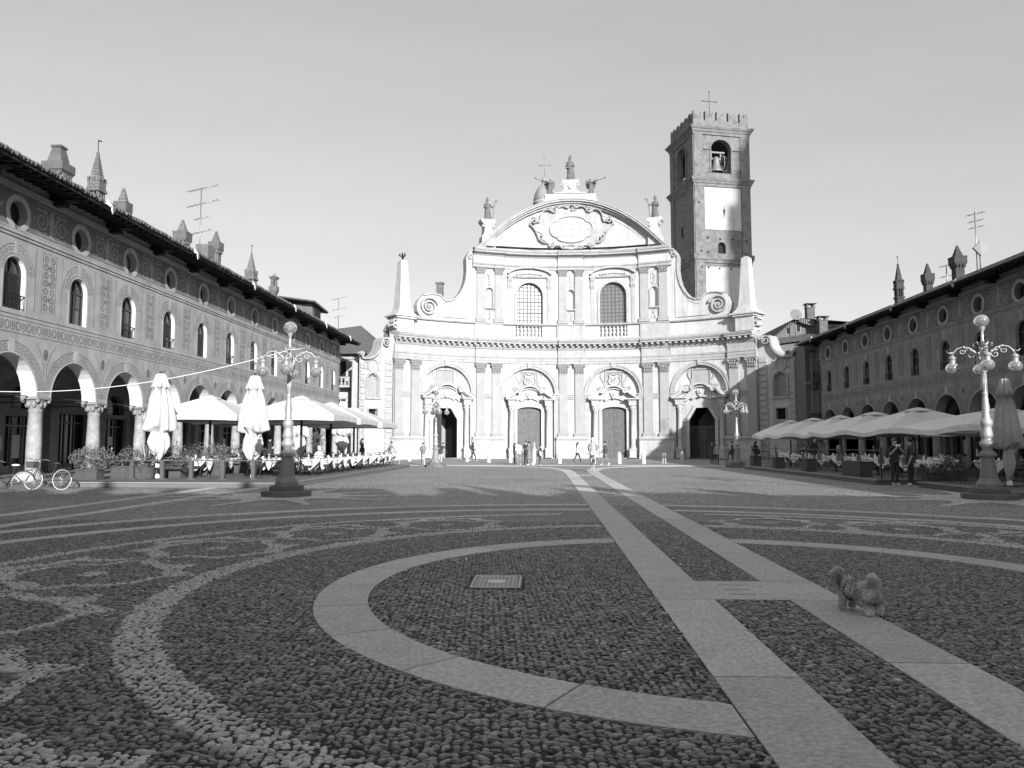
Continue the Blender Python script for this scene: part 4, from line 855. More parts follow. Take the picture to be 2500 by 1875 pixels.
# ---------------- arcaded palaces along both sides ----------------
BAY = 4.0
def Lmap(V): return np.stack([-20.0+V[:, 1], V[:, 0], V[:, 2]], 1)
def Rmap(V): return np.stack([25.4-V[:, 1], V[:, 0], V[:, 2]*.943], 1)
def palace(name, label, fn, u0, nb, kmin, uend, refl, loc, side):
    """u0 = centre of the bay nearest the far end that is kmax; bays run towards the camera"""
    P = thing(name, label, 'palace', loc)
    cs = [u0-BAY*i for i in range(nb)]; ulo = cs[-1]-BAY/2; AR = 1.54; SP = 3.43
    # wall
    q = MB()
    for i, c in enumerate(cs):
        a, b = c-BAY/2, c+BAY/2
        if i == 0: b = uend
        outer = [(a, SP), (c-AR, SP)]+arc(c, SP, AR, 180, 0, 18)[1:-1]+[(c+AR, SP), (b, SP), (b, 12.1), (a, 12.1)]
        win = archpoly(c, 6.64, .60, 8.05, 12); ocu = ellipse(c, 10.32, .5, .5, 18)
        q.poly(outer, [win, ocu], 0, 0); q.side(archpoly(c, SP, AR, SP+.001, 18)[1:-1], 0, -.62, 2, False)
        q.side(win, 0, -.24, 2); q.side(ocu, 0, -.3, 0)
    if uend > cs[0]+BAY/2: q.prism([(cs[0]+BAY/2+.45, 0), (uend, 0), (uend, SP), (cs[0]+BAY/2+.45, SP)], -.7, 0, 0)
    q.poly([(ulo, 3.0), (uend, 3.0), (uend, 12.1), (ulo, 12.1)], (), -.62, 1) if False else None
    q.add([(uend, 0, 0), (uend, -12, 0), (uend, -12, 12), (uend, 0, 12)], [(0, 1, 2, 3)], 0)
    # mouldings
    for z, h, d in ((9.38, .1, .05), (9.5, .14, .09), (9.66, .08, .05)): q.sweep(ulo, uend, [(0, z), (d, z+.01), (d, z+h), (0, z+h)], 0, 8)
    q.sweep(ulo, uend, [(0, 6.45), (.03, 6.46), (.03, 6.52), (0, 6.53)], 0, 8)
    q.sweep(ulo, uend, [(0, 11.15), (.1, 11.17), (.14, 11.35), (0, 11.36)], 0, 8)
    dk = [0.0012]
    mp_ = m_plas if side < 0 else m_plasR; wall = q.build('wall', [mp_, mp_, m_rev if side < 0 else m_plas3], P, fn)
    # painted scratchwork of the front, a skin of slightly raised plaster
    q = MB(); E_ = .004; D, Lt, Fz, Fl = 0, 1, 2, 3
    def circ(x, z, r, w_, m, n=9, k=1.): q.band(ellipse(x, z, r, r*k, n), w_, 0, .005, m, True)
    q.poly([(ulo, 9.74), (uend, 9.74), (uend, 11.14), (ulo, 11.14)], [ellipse(c, 10.32, .66, .66, 18) for c in cs], .003, Fz)
    for i, c in enumerate(cs):
        if c < 16: 
            q.band(ellipse(c, 10.32, .58, .58, 20), .2, 0, .02, Lt, True); continue
        q.band(ellipse(c, 10.32, .6, .6, 20), .22, 0, .025, Lt, True); circ(c, 10.32, .73, .03, D, 20)
        # archivolts
        for r in (1.66, 2.0): q.band(arc(c, SP, r, 4, 176, 26), .035, 0, .006, D)
        for t in range(22):
            if t in (10, 11): continue
            a = rad(9+162*t/21); circ(c+1.83*math.cos(a), SP+1.83*math.sin(a), .085, .03, D, 7, 1.1)
        q.band([(c, SP+1.62), (c, SP+2.08)], .3, 0, .012, Lt); q.band(arc(c, SP, 1.6, 0, 180, 26), .07, 0, .02, Lt)
        # spandrel ovals
        x = c+BAY/2
        q.poly(ellipse(x, 5.12, .15, .24, 12), (), .004, D); circ(x, 5.12, .2, .04, Lt, 12, 1.4)
        for sg in (-1, 1): q.band([(x+sg*.06, 4.25), (x+sg*.1, 4.7), (x+sg*.35, 5.2), (x+sg*.6, 5.5)], .03, 0, .005, D)
        # band with the repeating motif
        for z_ in (5.76, 6.3): q.band([(c-BAY/2, z_), (c+BAY/2, z_)], .03, 0, .005, D)
        for k in range(13):
            x = c-BAY/2+(k+.5)*BAY/13
            if k % 2: circ(x, 6.03, .12, .045, D, 8, 1.35); q.poly(ellipse(x, 6.03, .045, .11, 6), (), .005, Lt)
            else: q.band([(x-.11, 6.19), (x-.1, 5.93), (x, 5.85), (x+.1, 5.93), (x+.11, 6.19)], .045, 0, .005, D); q.band([(x, 5.95), (x, 6.2)], .05, 0, .005, D)
        # window surround
        for r in (.72, 1.08): q.band(arc(c, 8.05, r, 0, 180, 14), .03, 0, .005, D)
        for t in range(12):
            a = rad(7+166*t/11); circ(c+.9*math.cos(a), 8.05+.9*math.sin(a), .075, .03, D, 7)
        q.band([(c, 8.75), (c, 9.22)], .2, 0, .01, Lt)
        for sg in (-1, 1): q.band([(c+sg*.68, 6.6), (c+sg*.68, 8.05)], .05, 0, .01, Lt); q.band([(c+sg*1.16, 6.7), (c+sg*1.16, 9.25)], .025, 0, .005, D)
        # panel between the windows
        x = c+BAY/2
        q.band([(x-.42, 6.8), (x+.42, 6.8), (x+.42, 9.2), (x-.42, 9.2)], .03, 0, .005, D, True); q.band([(x-.6, 6.65), (x+.6, 6.65), (x+.6, 9.3), (x-.6, 9.3)], .03, 0, .005, Lt, True)
        for k in range(7):
            for sg in (-1, 1):
                z = 7.02+k*.325; circ(x+sg*.2, z, .125, .055, D, 6); q.poly(ellipse(x+sg*.2, z, .04, .04, 6), (), .005, D)
            if k % 2: q.band([(x, 6.9+k*.325), (x, 7.15+k*.325)], .04, 0, .005, D); q.band([(x-.1, 7.02+k*.325), (x+.1, 7.02+k*.325)], .04, 0, .005, D)
        # frieze scrolls
        for sg in (-1, 1):
            xx = c+BAY/2+sg*.62
            q.band([(xx+sg*.42*(1-t/13)*math.cos(t+1), 10.42+.46*(1-t/13)*math.sin(t+1)) for t in np.linspace(0, 10.5, 30)], .06, 0, .006, Fl)
            q.band([(xx-sg*.55+.2*math.sin(t*2), 9.85+t*.33) for t in np.linspace(0, 3.6, 14)], .045, 0, .006, Fl)
            for t in range(6): q.poly(ellipse(xx+.46*math.cos(t*1.05), 10.42+.5*math.sin(t*1.05), .09, .05, 5), (), .005, Fl)
        q.poly([(x-.1, 9.9), (x+.1, 9.9), (x+.16, 10.5), (x, 11.0), (x-.16, 10.5)], (), .005, Fl)
        q.band([(x-.95, 9.86), (x+.95, 9.86)], .03, 0, .005, Fl); q.band([(x-.95, 11.02), (x+.95, 11.02)], .03, 0, .005, Fl)
    q.build('scratchwork_ornament', [m_plas2, m_plas3, m_frz, m_frl], P, fn)
    # columns
    proto = None
    for i in range(nb+1):
        c = cs[0]+BAY/2-BAY*i; q = MB(); y = -.31; z0 = .18
        q.lathe(c, y, [(.36, z0), (.36, z0+.1), (.33, z0+.14), (.35, z0+.22), (.29, z0+.28), (.275, z0+.36), (.28, 1.6), (.245, 2.85), (.265, 2.87), (.265, 2.92)], 18)
        col_ = q.build('column', [m_col], P, fn); q = MB()
        q.lathe(c, y, [(.25, 2.92), (.26, 3.05), (.30, 3.18), (.38, 3.3)], 12); q.box(c-.42, c+.42, y-.36, y+.36, 3.33, SP)
        for k in range(8): a = PI/4*k+PI/8; q.ball((c+.3*math.cos(a), y+.3*math.sin(a), 3.14), .09, (1, 1, 1.6), 6, 4, 0, .15)
        for a in (-1, 1):
            for b in (-1, 1): q.ball((c+a*.34, y+b*.3, 3.27), .09, (1, 1, 1), 6, 4)
        q.build('capital', [m_orn], col_, fn)
    # arcade interior: vaults, tie rods, back wall with shop fronts
    q = MB(); G = 10; DV = 4.4
    for c in cs:
        V = []; F = []
        for i in range(G+1):
            for j in range(G+1):
                x = -1+2*i/G; y = -1+2*j/G; h_ = 1.75*math.sqrt(max(0, 1-x*x)) ; k = 1.75*math.sqrt(max(0, 1-y*y)); V.append((c+x*BAY/2, -.62-DV*(j/G), SP-.02+max(h_, k)))
        for i in range(G):
            for j in range(G): F.append((i*(G+1)+j, (i+1)*(G+1)+j, (i+1)*(G+1)+j+1, i*(G+1)+j+1))
        q.add(V, F, 0); q.tube([(c-AR-.2, -.35, SP+.02), (c+AR+.2, -.35, SP+.02)], .022, 5, 1); q.tube([(c+BAY/2, -.4, SP+.02), (c+BAY/2, -5, SP+.02)], .022, 5, 1)
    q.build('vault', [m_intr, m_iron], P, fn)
    q = MB(); yb = -5.0
    doors = []
    for i, c in enumerate(cs):
        z1 = 2.9+.25*((i*7) % 3)/2; doors.append([(c-1.2, .2), (c-1.2, z1), (c+1.2, z1), (c+1.2, .2)])
        if i % 2: doors.append(archpoly(c, 3.25, .9, 3.7, 8, .7))
    q.poly([(ulo, 0), (uend, 0), (uend, 5.6), (ulo, 5.6)], doors, yb, 0)
    for d_ in doors: q.side(d_, yb, yb-.35, 0)
    for c in cs: q.box(c+BAY/2-.35, c+BAY/2+.35, yb, yb+.3, .2, SP, 0); q.box(c+BAY/2-.4, c+BAY/2+.4, yb, yb+.36, SP-.2, SP-.05, 0)
    q.add([(ulo, yb-.36, 5.4), (uend, yb-.36, 5.4), (uend, yb-.36, 0), (ulo, yb-.36, 0)], [(0, 1, 2, 3)], 1); q.add([(ulo, 0.2, .18), (uend, .2, .18), (uend, yb, .18), (ulo, yb, .18)], [(0, 1, 2, 3)], 2); q.add([(ulo, 0.2, .18), (uend, .2, .18), (uend, .2, 0), (ulo, .2, 0)], [(0, 1, 2, 3)], 2)
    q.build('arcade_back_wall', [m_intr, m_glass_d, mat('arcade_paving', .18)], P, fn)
    for i, c in enumerate(cs):
        if c < 24: continue
        q = MB(); z1 = 2.9+.25*((i*7) % 3)/2; md = 0 if i % 3 else 1
        for x in (-1.17, -.4, .4, 1.17): q.box(c+x-.035, c+x+.035, yb-.3, yb-.2, .2, z1, md)
        q.box(c-1.2, c+1.2, yb-.3, yb-.2, z1-.5, z1-.43, md); q.box(c-1.2, c+1.2, yb-.3, yb-.2, .2, .55, md)
        if i % 2: q.box(c-.3, c+.3, yb-.34, yb-.3, .9, 2.0, 2)
        if i % 3 == 1: q.box(c-1.1, c-.45, yb-.34, yb-.3, .7, 2.3, 3)
        if i % 4 == 2: q.box(c+BAY/2-.2, c+BAY/2+.2, yb+.3, yb+.33, 1.3, 1.9, 2)
        q.build('shop_front', [plain('shop_frame_dark', .03, .4), plain('shop_frame_grey', .2, .5), plain('shop_poster', .5, .6), plain('shop_curtain', .3, .8)], P, fn)
    # windows
    for i, c in enumerate(cs):
        if c < 16: continue
        q = MB(); style = (i*5+side) % 4; yy = -.23
        for p_, w_ in ((archpoly(c, 6.64, .57, 8.05, 12), .07),): q.band(p_+[p_[0]], w_, yy, yy+.05, 0)
        q.box(c-.03, c+.03, yy, yy+.05, 6.64, 8.6, 0); q.box(c-.58, c+.58, yy, yy+.05, 7.98, 8.05, 0)
        if style in (0, 1): q.box(c-.4, c+.4, yy, yy+.04, 7.35, 7.4, 0)
        f = q.build('window', [m_post], P, fn); q = MB(); q.poly(archpoly(c, 6.64, .6, 8.05, 12), (), yy-.01, 0)
        if style == 0: q.box(c-.36, c-.08, yy, yy+.01, 7.0, 7.9, 1)
        if style == 1: q.box(c+.08, c+.34, yy, yy+.01, 6.7, 7.3, 1)
        q.build('pane', [m_glass_d, plain('curtain_grey', .12, .8)], f, fn)
        if style in (2, 3):
            q = MB(); hi = 8.0 if style == 2 else 7.95; lo = 6.68 if style == 2 else 7.3
            z = lo
            while z < hi: q.box(c-.54, c+.54, yy+.03, yy+.075, z, z+.03, 0); z += .062
            q.build('shutter', [m_post], f, fn)
        if i % 3 != 1 or side > 0:
            q = MB(); 
            for k in range(7): x = c-.57+k*1.14/6; q.box(x-.012, x+.012, -.02, .0, 6.66, 7.2)
            q.box(c-.6, c+.6, -.03, .01, 7.18, 7.22); q.box(c-.6, c+.6, -.03, .01, 6.68, 6.71); q.build('railing', [m_iron], f, fn)
        q = MB(); q.poly(ellipse(c, 10.32, .48, .48, 18), (), -.33, 0); q.band(ellipse(c, 10.32, .44, .44, 18), .06, -.33, -.28, 1, True); q.box(c-.02, c+.02, -.33, -.29, 9.9, 10.75, 1)
        q.build('round_window', [m_intr if (i % 3 == 0) else m_glass_d, m_post], P, fn)
    # eaves and roof
    O = 1.7; q = MB(); e1 = uend+1.3; zE, zW = 11.5, 11.95
    q.add([(ulo, 0, zW-.15), (ulo, O, zE-.1), (e1, O, zE-.1), (e1, 0, zW-.15)], [(0, 1, 2, 3)], 0)
    q.add([(ulo, O, zE-.1), (ulo, O, zE+.02), (e1, O, zE+.02), (e1, O, zE-.1)], [(0, 1, 2, 3)], 0)
    x = ulo+.3
    while x < e1: q.add([(x-.06, 0, zW-.28), (x+.06, 0, zW-.28), (x+.06, O-.12, zE-.2), (x-.06, O-.12, zE-.2), (x-.06, 0, zW-.14), (x+.06, 0, zW-.14), (x+.06, O-.12, zE-.09), (x-.06, O-.12, zE-.09)], [(0, 1, 2, 3), (0, 3, 7, 4), (1, 2, 6, 5), (3, 2, 6, 7)], 0); x += .49
    for c in cs: x = c+BAY/2; q.box(x-.22, x+.22, 0, 1.05, 11.38, 11.62, 0); q.box(x-.16, x+.16, 0, .6, 11.2, 11.38, 0)
    ev = q.build('eaves', [m_eave], P, fn)
    q = MB(); dR, zR = -7.5, zE+.08+.445*(7.5+O)
    q.add([(ulo, O+.05, zE+.05), (e1, O+.05, zE+.05), (e1, dR, zR), (ulo, dR, zR)], [(0, 1, 2, 3)], 0)
    q.add([(ulo, -16, zE-.3), (e1, -16, zE-.3), (e1, dR, zR), (ulo, dR, zR)], [(0, 1, 2, 3)], 0)
    q.add([(e1, O+.05, zE+.05), (e1, O+.05, zE-.08), (e1, 0, zW-.15), (e1, dR, zR-.2), (e1, dR, zR)], [(0, 1, 2, 3, 4)], 2)
    q.add([(uend, 0, 0), (uend, -15, 0), (uend, -15, 11), (uend, dR, zR-.2), (uend, 0, 11.8)], [(0, 1, 2, 3, 4)], 2)
    x = ulo+.1; rr = random.Random(3+side)
    while x < e1:
        j = rr.uniform(-.05, .05); zz = rr.uniform(-.012, .02)
        if x > 18: q.tube([(x, O+.12+j, zE+.06+zz), (x, O-.35+j, zE+.06+.22+zz), (x, O-.8, zE+.06+.42+zz)], [.085, .08, .07], 6, 1)
        else: q.tube([(x, O+.1, zE+.06), (x, O-.8, zE+.45)], .08, 4, 1)
        x += .2
    rf = q.build('roof', [m_tile_y, m_tilem, m_plas], P, fn)
    # gutter outlets
    for i in range(0, nb, 2):
        c = cs[i]-BAY*.25
        if c < 18: continue
        q = MB(); q.tube([(c-.3, O+.12, zE+.12), (c+.05, O+.16, zE), (c+.3, O+.12, zE-.12)], [.09, .06, .05], 6); q.tube([(c+.05, O+.14, zE), (c+.12, O+.16, zE-.28)], .03, 5); q.build('gutter_outlet', [plain('white_sheet_metal', .75, .5)], P, fn)
    if side > 0:
        q = MB(); q.tube([(ulo, O+.18, zE+.0), (e1+.1, O+.18, zE+.0)], .07, 6); q.build('gutter', [plain('grey_sheet_metal', .13, .4, .4)], P, fn)
    return P, rf
left, lroof = palace('arcaded_palace', 'sunlit long arcaded palace with scratchwork decoration, on the left', Lmap, 71.9, 24, 0, 74.0, False, (-20, 30, 0), -1)
right, rroof = palace('arcaded_palace', 'shaded long arcaded palace with scratchwork decoration, on the right', Rmap, 69.75, 23, 0, 71.7, False, (25.4, 30, 0), 1)

m_brick3 = brickmat('shade_toned_brick', .045, .03, .06); m_cap_shade = mat('shade_toned_plaster', .04); m_cap = mat('chimney_plaster', .10, .9, .3, 3)  # shade on the right-hand chimneys put into darker brick and plaster colours
def chimney(kind, x, y, zt, w_, roof, label, m=None, zb=11.0, rz=0):
    q = MB(); m = m or m_brick2; c = (x, y); wd = w_
    if kind == 'fat':
        q.frus(c, zb, zt-1.3, wd*.7, wd*.7, rz=rz); q.frus(c, zt-1.32, zt-1.16, wd*.86, wd, m=1, rz=rz)
        for e in range(4):
            for k in range(4): a = rz+e*PI/2; t = (k-1.5)*.2*wd; r = wd*.44; q.cbox((x+r*math.cos(a)-t*math.sin(a), y+r*math.sin(a)+t*math.cos(a), zt-1.4), (.09, .09, .2), 0, a)
        q.frus(c, zt-1.16, zt-.8, wd*1.06, wd*1.06, m=1, rz=rz); q.frus(c, zt-.8, zt-.1, wd*.74, wd*.42, m=1, rz=rz); q.frus(c, zt-.1, zt, wd*.56, wd*.5, m=1, rz=rz)
    elif kind == 'spire':
        H = zt-1.75; q.frus(c, zb, H-.75, wd*.86, wd*.86, rz=rz); q.frus(c, H-.8, H-.68, wd*1.1, wd*1.1, rz=rz)
        for a in (-1, 1):
            for b in (-1, 1): q.cbox((x+a*wd*.34, y+b*wd*.34, H-.38), (wd*.2, wd*.2, .6), 0, 0)
        for a in (-1, 1): q.cbox((x, y+a*wd*.37, H-.38), (wd*.12, wd*.12, .6)); q.cbox((x+a*wd*.37, y, H-.38), (wd*.12, wd*.12, .6))
        q.cbox((x, y, H-.38), (wd*.55, wd*.55, .6), 2); q.frus(c, H-.1, H+.04, wd*1.1, wd*1.1, rz=rz); q.frus(c, H+.04, H+.42, wd*.95, wd*.95, rz=rz)
        for a in (-1, 0, 1):
            for b in (-1, 1): q.cbox((x+a*wd*.4, y+b*wd*.42, H+.5), (.16*wd, .12, .2)); q.cbox((x+b*wd*.42, y+a*wd*.4, H+.5), (.12, .16*wd, .2))
        q.frus(c, H+.42, zt, wd*.8, .1, rz=rz); q.tube([(x, y, zt-.05), (x, y, zt+.7)], .02, 5, 3); q.tube([(x, y, zt+.65), (x+.02, y+.22, zt+.7)], .03, 4, 3); q.ball((x, y, zt+.02), .08)
    elif kind == 'block':
        q.frus(c, zb, zt-1.25, wd*.68, wd*.68, rz=rz)
        for e in range(4):
            for k in range(3): a = rz+e*PI/2; t = (k-1)*.26*wd; r = wd*.4; q.cbox((x+r*math.cos(a)-t*math.sin(a), y+r*math.sin(a)+t*math.cos(a), zt-1.28), (.1, .1, .2), 0, a)
        q.frus(c, zt-1.22, zt-1.1, wd*.9, wd, m=1, rz=rz); q.frus(c, zt-1.1, zt-.72, wd, wd, m=1, rz=rz); q.frus(c, zt-.72, zt-.66, wd*1.04, wd*1.04, rz=rz); q.frus(c, zt-.66, zt, wd*.62, .12, rz=rz); q.ball((x, y, zt+.03), .07)
    elif kind == 'urn':
        q.frus(c, zb, zt-1.7, wd*.6, wd*.6, rz=rz); q.frus(c, zt-1.7, zt-1.35, wd*.6, wd*.95, rz=rz); q.frus(c, zt-1.35, zt-1.0, wd*.95, wd*.95, rz=rz)
        for k in range(8): a = 2*PI*k/8; q.cbox((x+wd*.32*math.cos(a), y+wd*.32*math.sin(a), zt-.72), (.09, .09, .56), 0, a)
        q.frus(c, zt-1.0, zt-.44, wd*.4, wd*.4, m=2, rz=rz)
        q.frus(c, zt-.45, zt-.32, wd*.75, wd*.95, rz=rz); q.frus(c, zt-.32, zt-.26, wd*1.0, wd*.95, rz=rz); q.frus(c, zt-.26, zt, wd*.4, .08, rz=rz)
    elif kind == 'plain':
        q.frus(c, zb, zt-.55, wd, wd*.9, m=1, rz=rz)
        for a in (-1, 1):
            for b in (-1, 1): q.cbox((x+a*wd*.38, y+b*wd*.38, zt-.35), (.16, .16, .42), 0)
        q.frus(c, zt-.6, zt-.54, wd*1.05, wd*1.05); q.frus(c, zt-.16, zt-.1, wd*1.35, wd*1.3); q.frus(c, zt-.1, zt, wd*1.2, .15)
    o = q.build('chimney', [m, m_cap_shade if m is m_brick3 else m_cap, m_dark, m_iron], roof); o['label'] = label; return o
for k, x, y, zt, w_, lab in (('fat', -21.0, 31.65, 14.45, .88, 'fat plastered chimney with a wide trapezoid cap'), ('spire', -21.0, 34.5, 15.2, .60, 'tall brick chimney shaped like a little spired tower with a vane'), ('block', -21.0, 36.8, 14.25, .64, 'small brick chimney with a pyramid cap'), ('block', -21.0, 43.1, 14.5, .80, 'brick chimney with a plastered block and pyramid cap'), ('block', -21.0, 47.65, 15.1, .72, 'brick chimney with a long pyramid and a lean-to beside it'), ('spire', -21.0, 53.6, 15.15, .72, 'brick chimney tower with two small openings'), ('urn', -21.0, 58.27, 14.8, .64, 'slim brick chimney with a lantern of columns')): chimney(k, x, y, zt, w_, lroof, lab)
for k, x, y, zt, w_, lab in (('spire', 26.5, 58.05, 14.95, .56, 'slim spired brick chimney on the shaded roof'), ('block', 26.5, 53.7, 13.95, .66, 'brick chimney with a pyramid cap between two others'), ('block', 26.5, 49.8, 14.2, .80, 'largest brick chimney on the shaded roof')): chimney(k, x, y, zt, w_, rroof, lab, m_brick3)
q = MB(); q.cbox((-21.3, 46.7, 12.7), (.8, .8, 2.6)); q.build('lean_to', [m_brick2], lroof)
# little roof turret
q = MB(); q.cbox((-21.6, 67.5, 12.9), (2.4, 2.6, 2.0), 0); q.cbox((-20.35, 67.5, 13.0), (.12, 1.6, 1.0), 2)
q.add([(-20.0, 65.4, 13.95), (-20.0, 69.8, 13.7), (-23.2, 69.6, 14.1), (-23.2, 65.4, 14.4)], [(0, 1, 2, 3)], 1); q.add([(-20.0, 65.4, 13.85), (-20.0, 69.8, 13.6), (-23.2, 69.6, 14.0), (-23.2, 65.4, 14.3)], [(0, 1, 2, 3)], 3)
for y in np.arange(65.5, 69.8, .22): q.tube([(-19.95, y, 13.97-.057*(y-65.4)), (-23.2, y, 14.42-.07*(y-65.4))], .09, 5, 4)
q.build('roof_turret', [m_brick2, m_tile_y, m_dark, m_eave, m_tilem], lroof)

# west end and castle tower behind the camera: they throw the long shadows of the picture
wst = thing('west_palace', 'palace closing the end of the square behind the viewer', 'palace', (3, -14, 0)); q = MB()
WY = -11.8
q.poly([(-20, 0), (25.4, 0), (25.4, 11.9), (-20, 11.9)], [archpoly(-18+3.92*i, .2, 1.55, 3.4, 10) for i in range(11)]+[archpoly(-18+3.92*i, 6.6, .45, 8.2, 8) for i in range(11)], 0, 0)
wf = lambda V: np.stack([V[:, 0], WY-1.6+V[:, 1], V[:, 2]], 1)
for i in range(11): q.side(archpoly(-18+3.92*i, 6.6, .45, 8.2, 8), 0, -.4); q.side(archpoly(-18+3.92*i, .2, 1.55, 3.4, 10), 0, -.7)
q.poly([(-20, 0), (25.4, 0), (25.4, 11.9), (-20, 11.9)], (), -4, 0); q.build('wall', [m_plas], wst, wf); q = MB()
q.add([(-20, 1.7, 11.4), (25.4, 1.7, 11.4), (25.4, -7, 12.6), (-20, -7, 12.6)], [(0, 1, 2, 3)]); q.add([(-20, -14, 11.4), (25.4, -14, 11.4), (25.4, -7, 12.6), (-20, -7, 12.6)], [(0, 1, 2, 3)]); q.add([(-20, 0, 11.8), (25.4, 0, 11.8), (25.4, 1.7, 11.35), (-20, 1.7, 11.35)], [(0, 1, 2, 3)])
q.box(5.2, 9.8, -3.2, -.3, 11.5, 13.2); q.box(12.2, 12.9, -2, -1.2, 11.5, 13.6); q.box(17.5, 19.5, -3, -.6, 11.5, 12.6); q.box(-3, -1.2, -3, -.6, 11.5, 12.5); [q.ball((-20+.45*i+random.uniform(-.2, .2), 1.2+random.uniform(-.5, .3), 11.5+random.uniform(-.15, .2)), random.uniform(.12, .34), (1.3, 1, .8), 6, 4) for i in range(100)]; wr = q.build('roof', [m_tile_y], wst, wf)  # boxes and lumps added on the unseen roof to break up its shadow edge
for i, (x, zt) in enumerate(((-9, 12.4), (-4.2, 12.6), (-.5, 12.9), (2.1, 12.4), (4.6, 12.9), (11.5, 12.5), (13.0, 13.2), (15.6, 12.6), (17.2, 13.4), (20.5, 12.7))): chimney(('block', 'spire', 'block', 'urn', 'block')[i % 5], x, WY-1.6+.6, zt+.4, .8, wr, 'added brick chimney breaking up the shadow edge of the palace behind the viewer', None, 11)  # unseen chimneys added to make the ground shadow uneven
castle = thing('castle_tower', 'high stepped castle tower standing beyond the shaded palace behind the viewer', 'tower', (70, -40, 0))
K = 45.0; ctx, cty = 26.3+1.18*K, 101-3.1*K
q = MB(); ea = -math.atan2(1.18, 3.1)*-1
for z0, z1, dx, w_ in ((0, 69, -2.6, 13), (69, 74, -1.7, 11), (74, 76.8, -2.1, 11.5), (76.8, 82, -.8, 9), (82, 85, -.3, 8)): o_ = dx*.9345+w_/2; q.cbox((ctx+.9345*o_, cty+.3557*o_, (z0+z1)/2), (w_, w_, z1-z0), 0, ea)
o_ = -.3*.9345+4; q.lathe(ctx+.9345*o_, cty+.3557*o_, [(3.9, 85), (3.2, 87), (2.0, 90), (0, 92)], 12)
q.build('tower_body', [m_brick], castle)

# houses seen between the palaces and the church
hl = thing('corner_house', 'pale house with hipped tile roof and stone balcony, left of the church', 'house', (-26, 84, 0)); q.box(-34, -17.2, 80, 96, 0, 11.1, 0); q.build('wall', [m_white], hl); q = MB(); q.box(-34, -17.2, 79.85, 79.95, 10.5, 10.8, 1)
for z in np.arange(4.3, 10.4, .55): q.box(-21.5, -17.15, 79.93, 80, z, z+.03, 1)
q.box(-21.9, -20.9, 79.9, 80, 8.0, 10.3, 2); q.box(-21.9, -20.9, 79.9, 80, .3, 6.4, 2); q.box(-22, -20.8, 79.88, 79.9, 6.3, 6.5, 1); q.box(-21.45, -21.35, 79.86, 79.9, .3, 6.4, 1); q.build('facade_trim', [m_white, m_trim, m_dark], hl); q = MB()
q.add([(-34.5, 79.1, 11.0), (-16.7, 79.1, 11.0), (-16.7, 97, 11.0), (-34.5, 97, 11.0), (-26.5, 87.5, 14.6), (-21.2, 87.5, 15.25)], [(0, 1, 5, 4), (1, 2, 5), (2, 3, 4, 5), (3, 0, 4), (3, 2, 1, 0)]); q.build('roof', [m_tile_x], hl); q = MB()
q.box(-22, -19.35, 78.7, 80, 7.45, 7.7); q.box(-22, -19.35, 78.7, 78.85, 8.4, 8.55); q.box(-19.5, -19.35, 78.7, 80, 8.4, 8.55)
for k in range(7): q.lathe(-21.8+.38*k, 78.78, [(.08, 7.7), (.14, 7.9), (.05, 8.1), (.12, 8.25), (.06, 8.4)], 7)
q.frus((-19.6, 79.2), 6.9, 7.45, .3, .6); q.frus((-21.6, 79.2), 6.9, 7.45, .3, .6); q.ball((-19.6, 79, 6.85), .2, (1, 1, 1), 6, 5)
q.build('balcony', [m_trim], hl)
q = MB(); q.frus((-16.75, 80.5), 10.5, 13.5, .55, .52); q.frus((-16.75, 80.5), 13.5, 14.3, .7, .12); q.build('chimney', [m_brick2], hl)
q = MB(); q.frus((-13.1, 95), 12, 21.6, 1.1, .8); q.frus((-13.1, 95), 21.6, 21.8, 1.0, 1.0); q.build('chimney', [m_brick2], church)
hr = thing('gabled_house', 'tall dark gabled house with two chimneys, between the church and the shaded palace', 'house', (30, 84, 0)); q = MB()
q.add([(24.3, 84, 0), (36, 84, 0), (36, 84, 14.4), (28.6, 84, 14.6), (27.1, 84, 15.0), (24.3, 84, 12.7), (24.3, 98, 0), (36, 98, 0), (36, 98, 14.4), (28.6, 98, 14.6), (27.1, 98, 15.0), (24.3, 98, 12.7)], [(0, 1, 2, 3, 4, 5), (11, 10, 9, 8, 7, 6), (0, 5, 11, 6), (1, 7, 8, 2)], 0)
for x, z in ((26.4, 13.85), (27.5, 14.1)): q.cbox((x, 83.95, z), (.32, .2, .7), 2); q.cbox((x, 83.98, z), (.5, .1, .85), 1)
q.add([(23.9, 83.3, 12.45), (27.1, 83.3, 15.15), (27.1, 98, 15.15), (23.9, 98, 12.45), (23.9, 83.3, 12.25), (27.1, 83.3, 14.95)], [(0, 1, 2, 3), (0, 1, 5, 4)], 3); q.add([(27.1, 83.3, 15.15), (36, 83.3, 14.4), (36, 98, 14.4), (27.1, 98, 15.15)], [(0, 1, 2, 3)], 3); q.add([(27.1, 83.3, 15.15), (28.9, 83.3, 14.9), (28.9, 83.3, 14.2), (27.6, 83.3, 14.6)], [(0, 1, 2, 3)], 3)
q.build('wall', [mat('grey_house_plaster', .12, .9, .12), m_plas3, m_dark, m_tile_x], hr); q = MB()
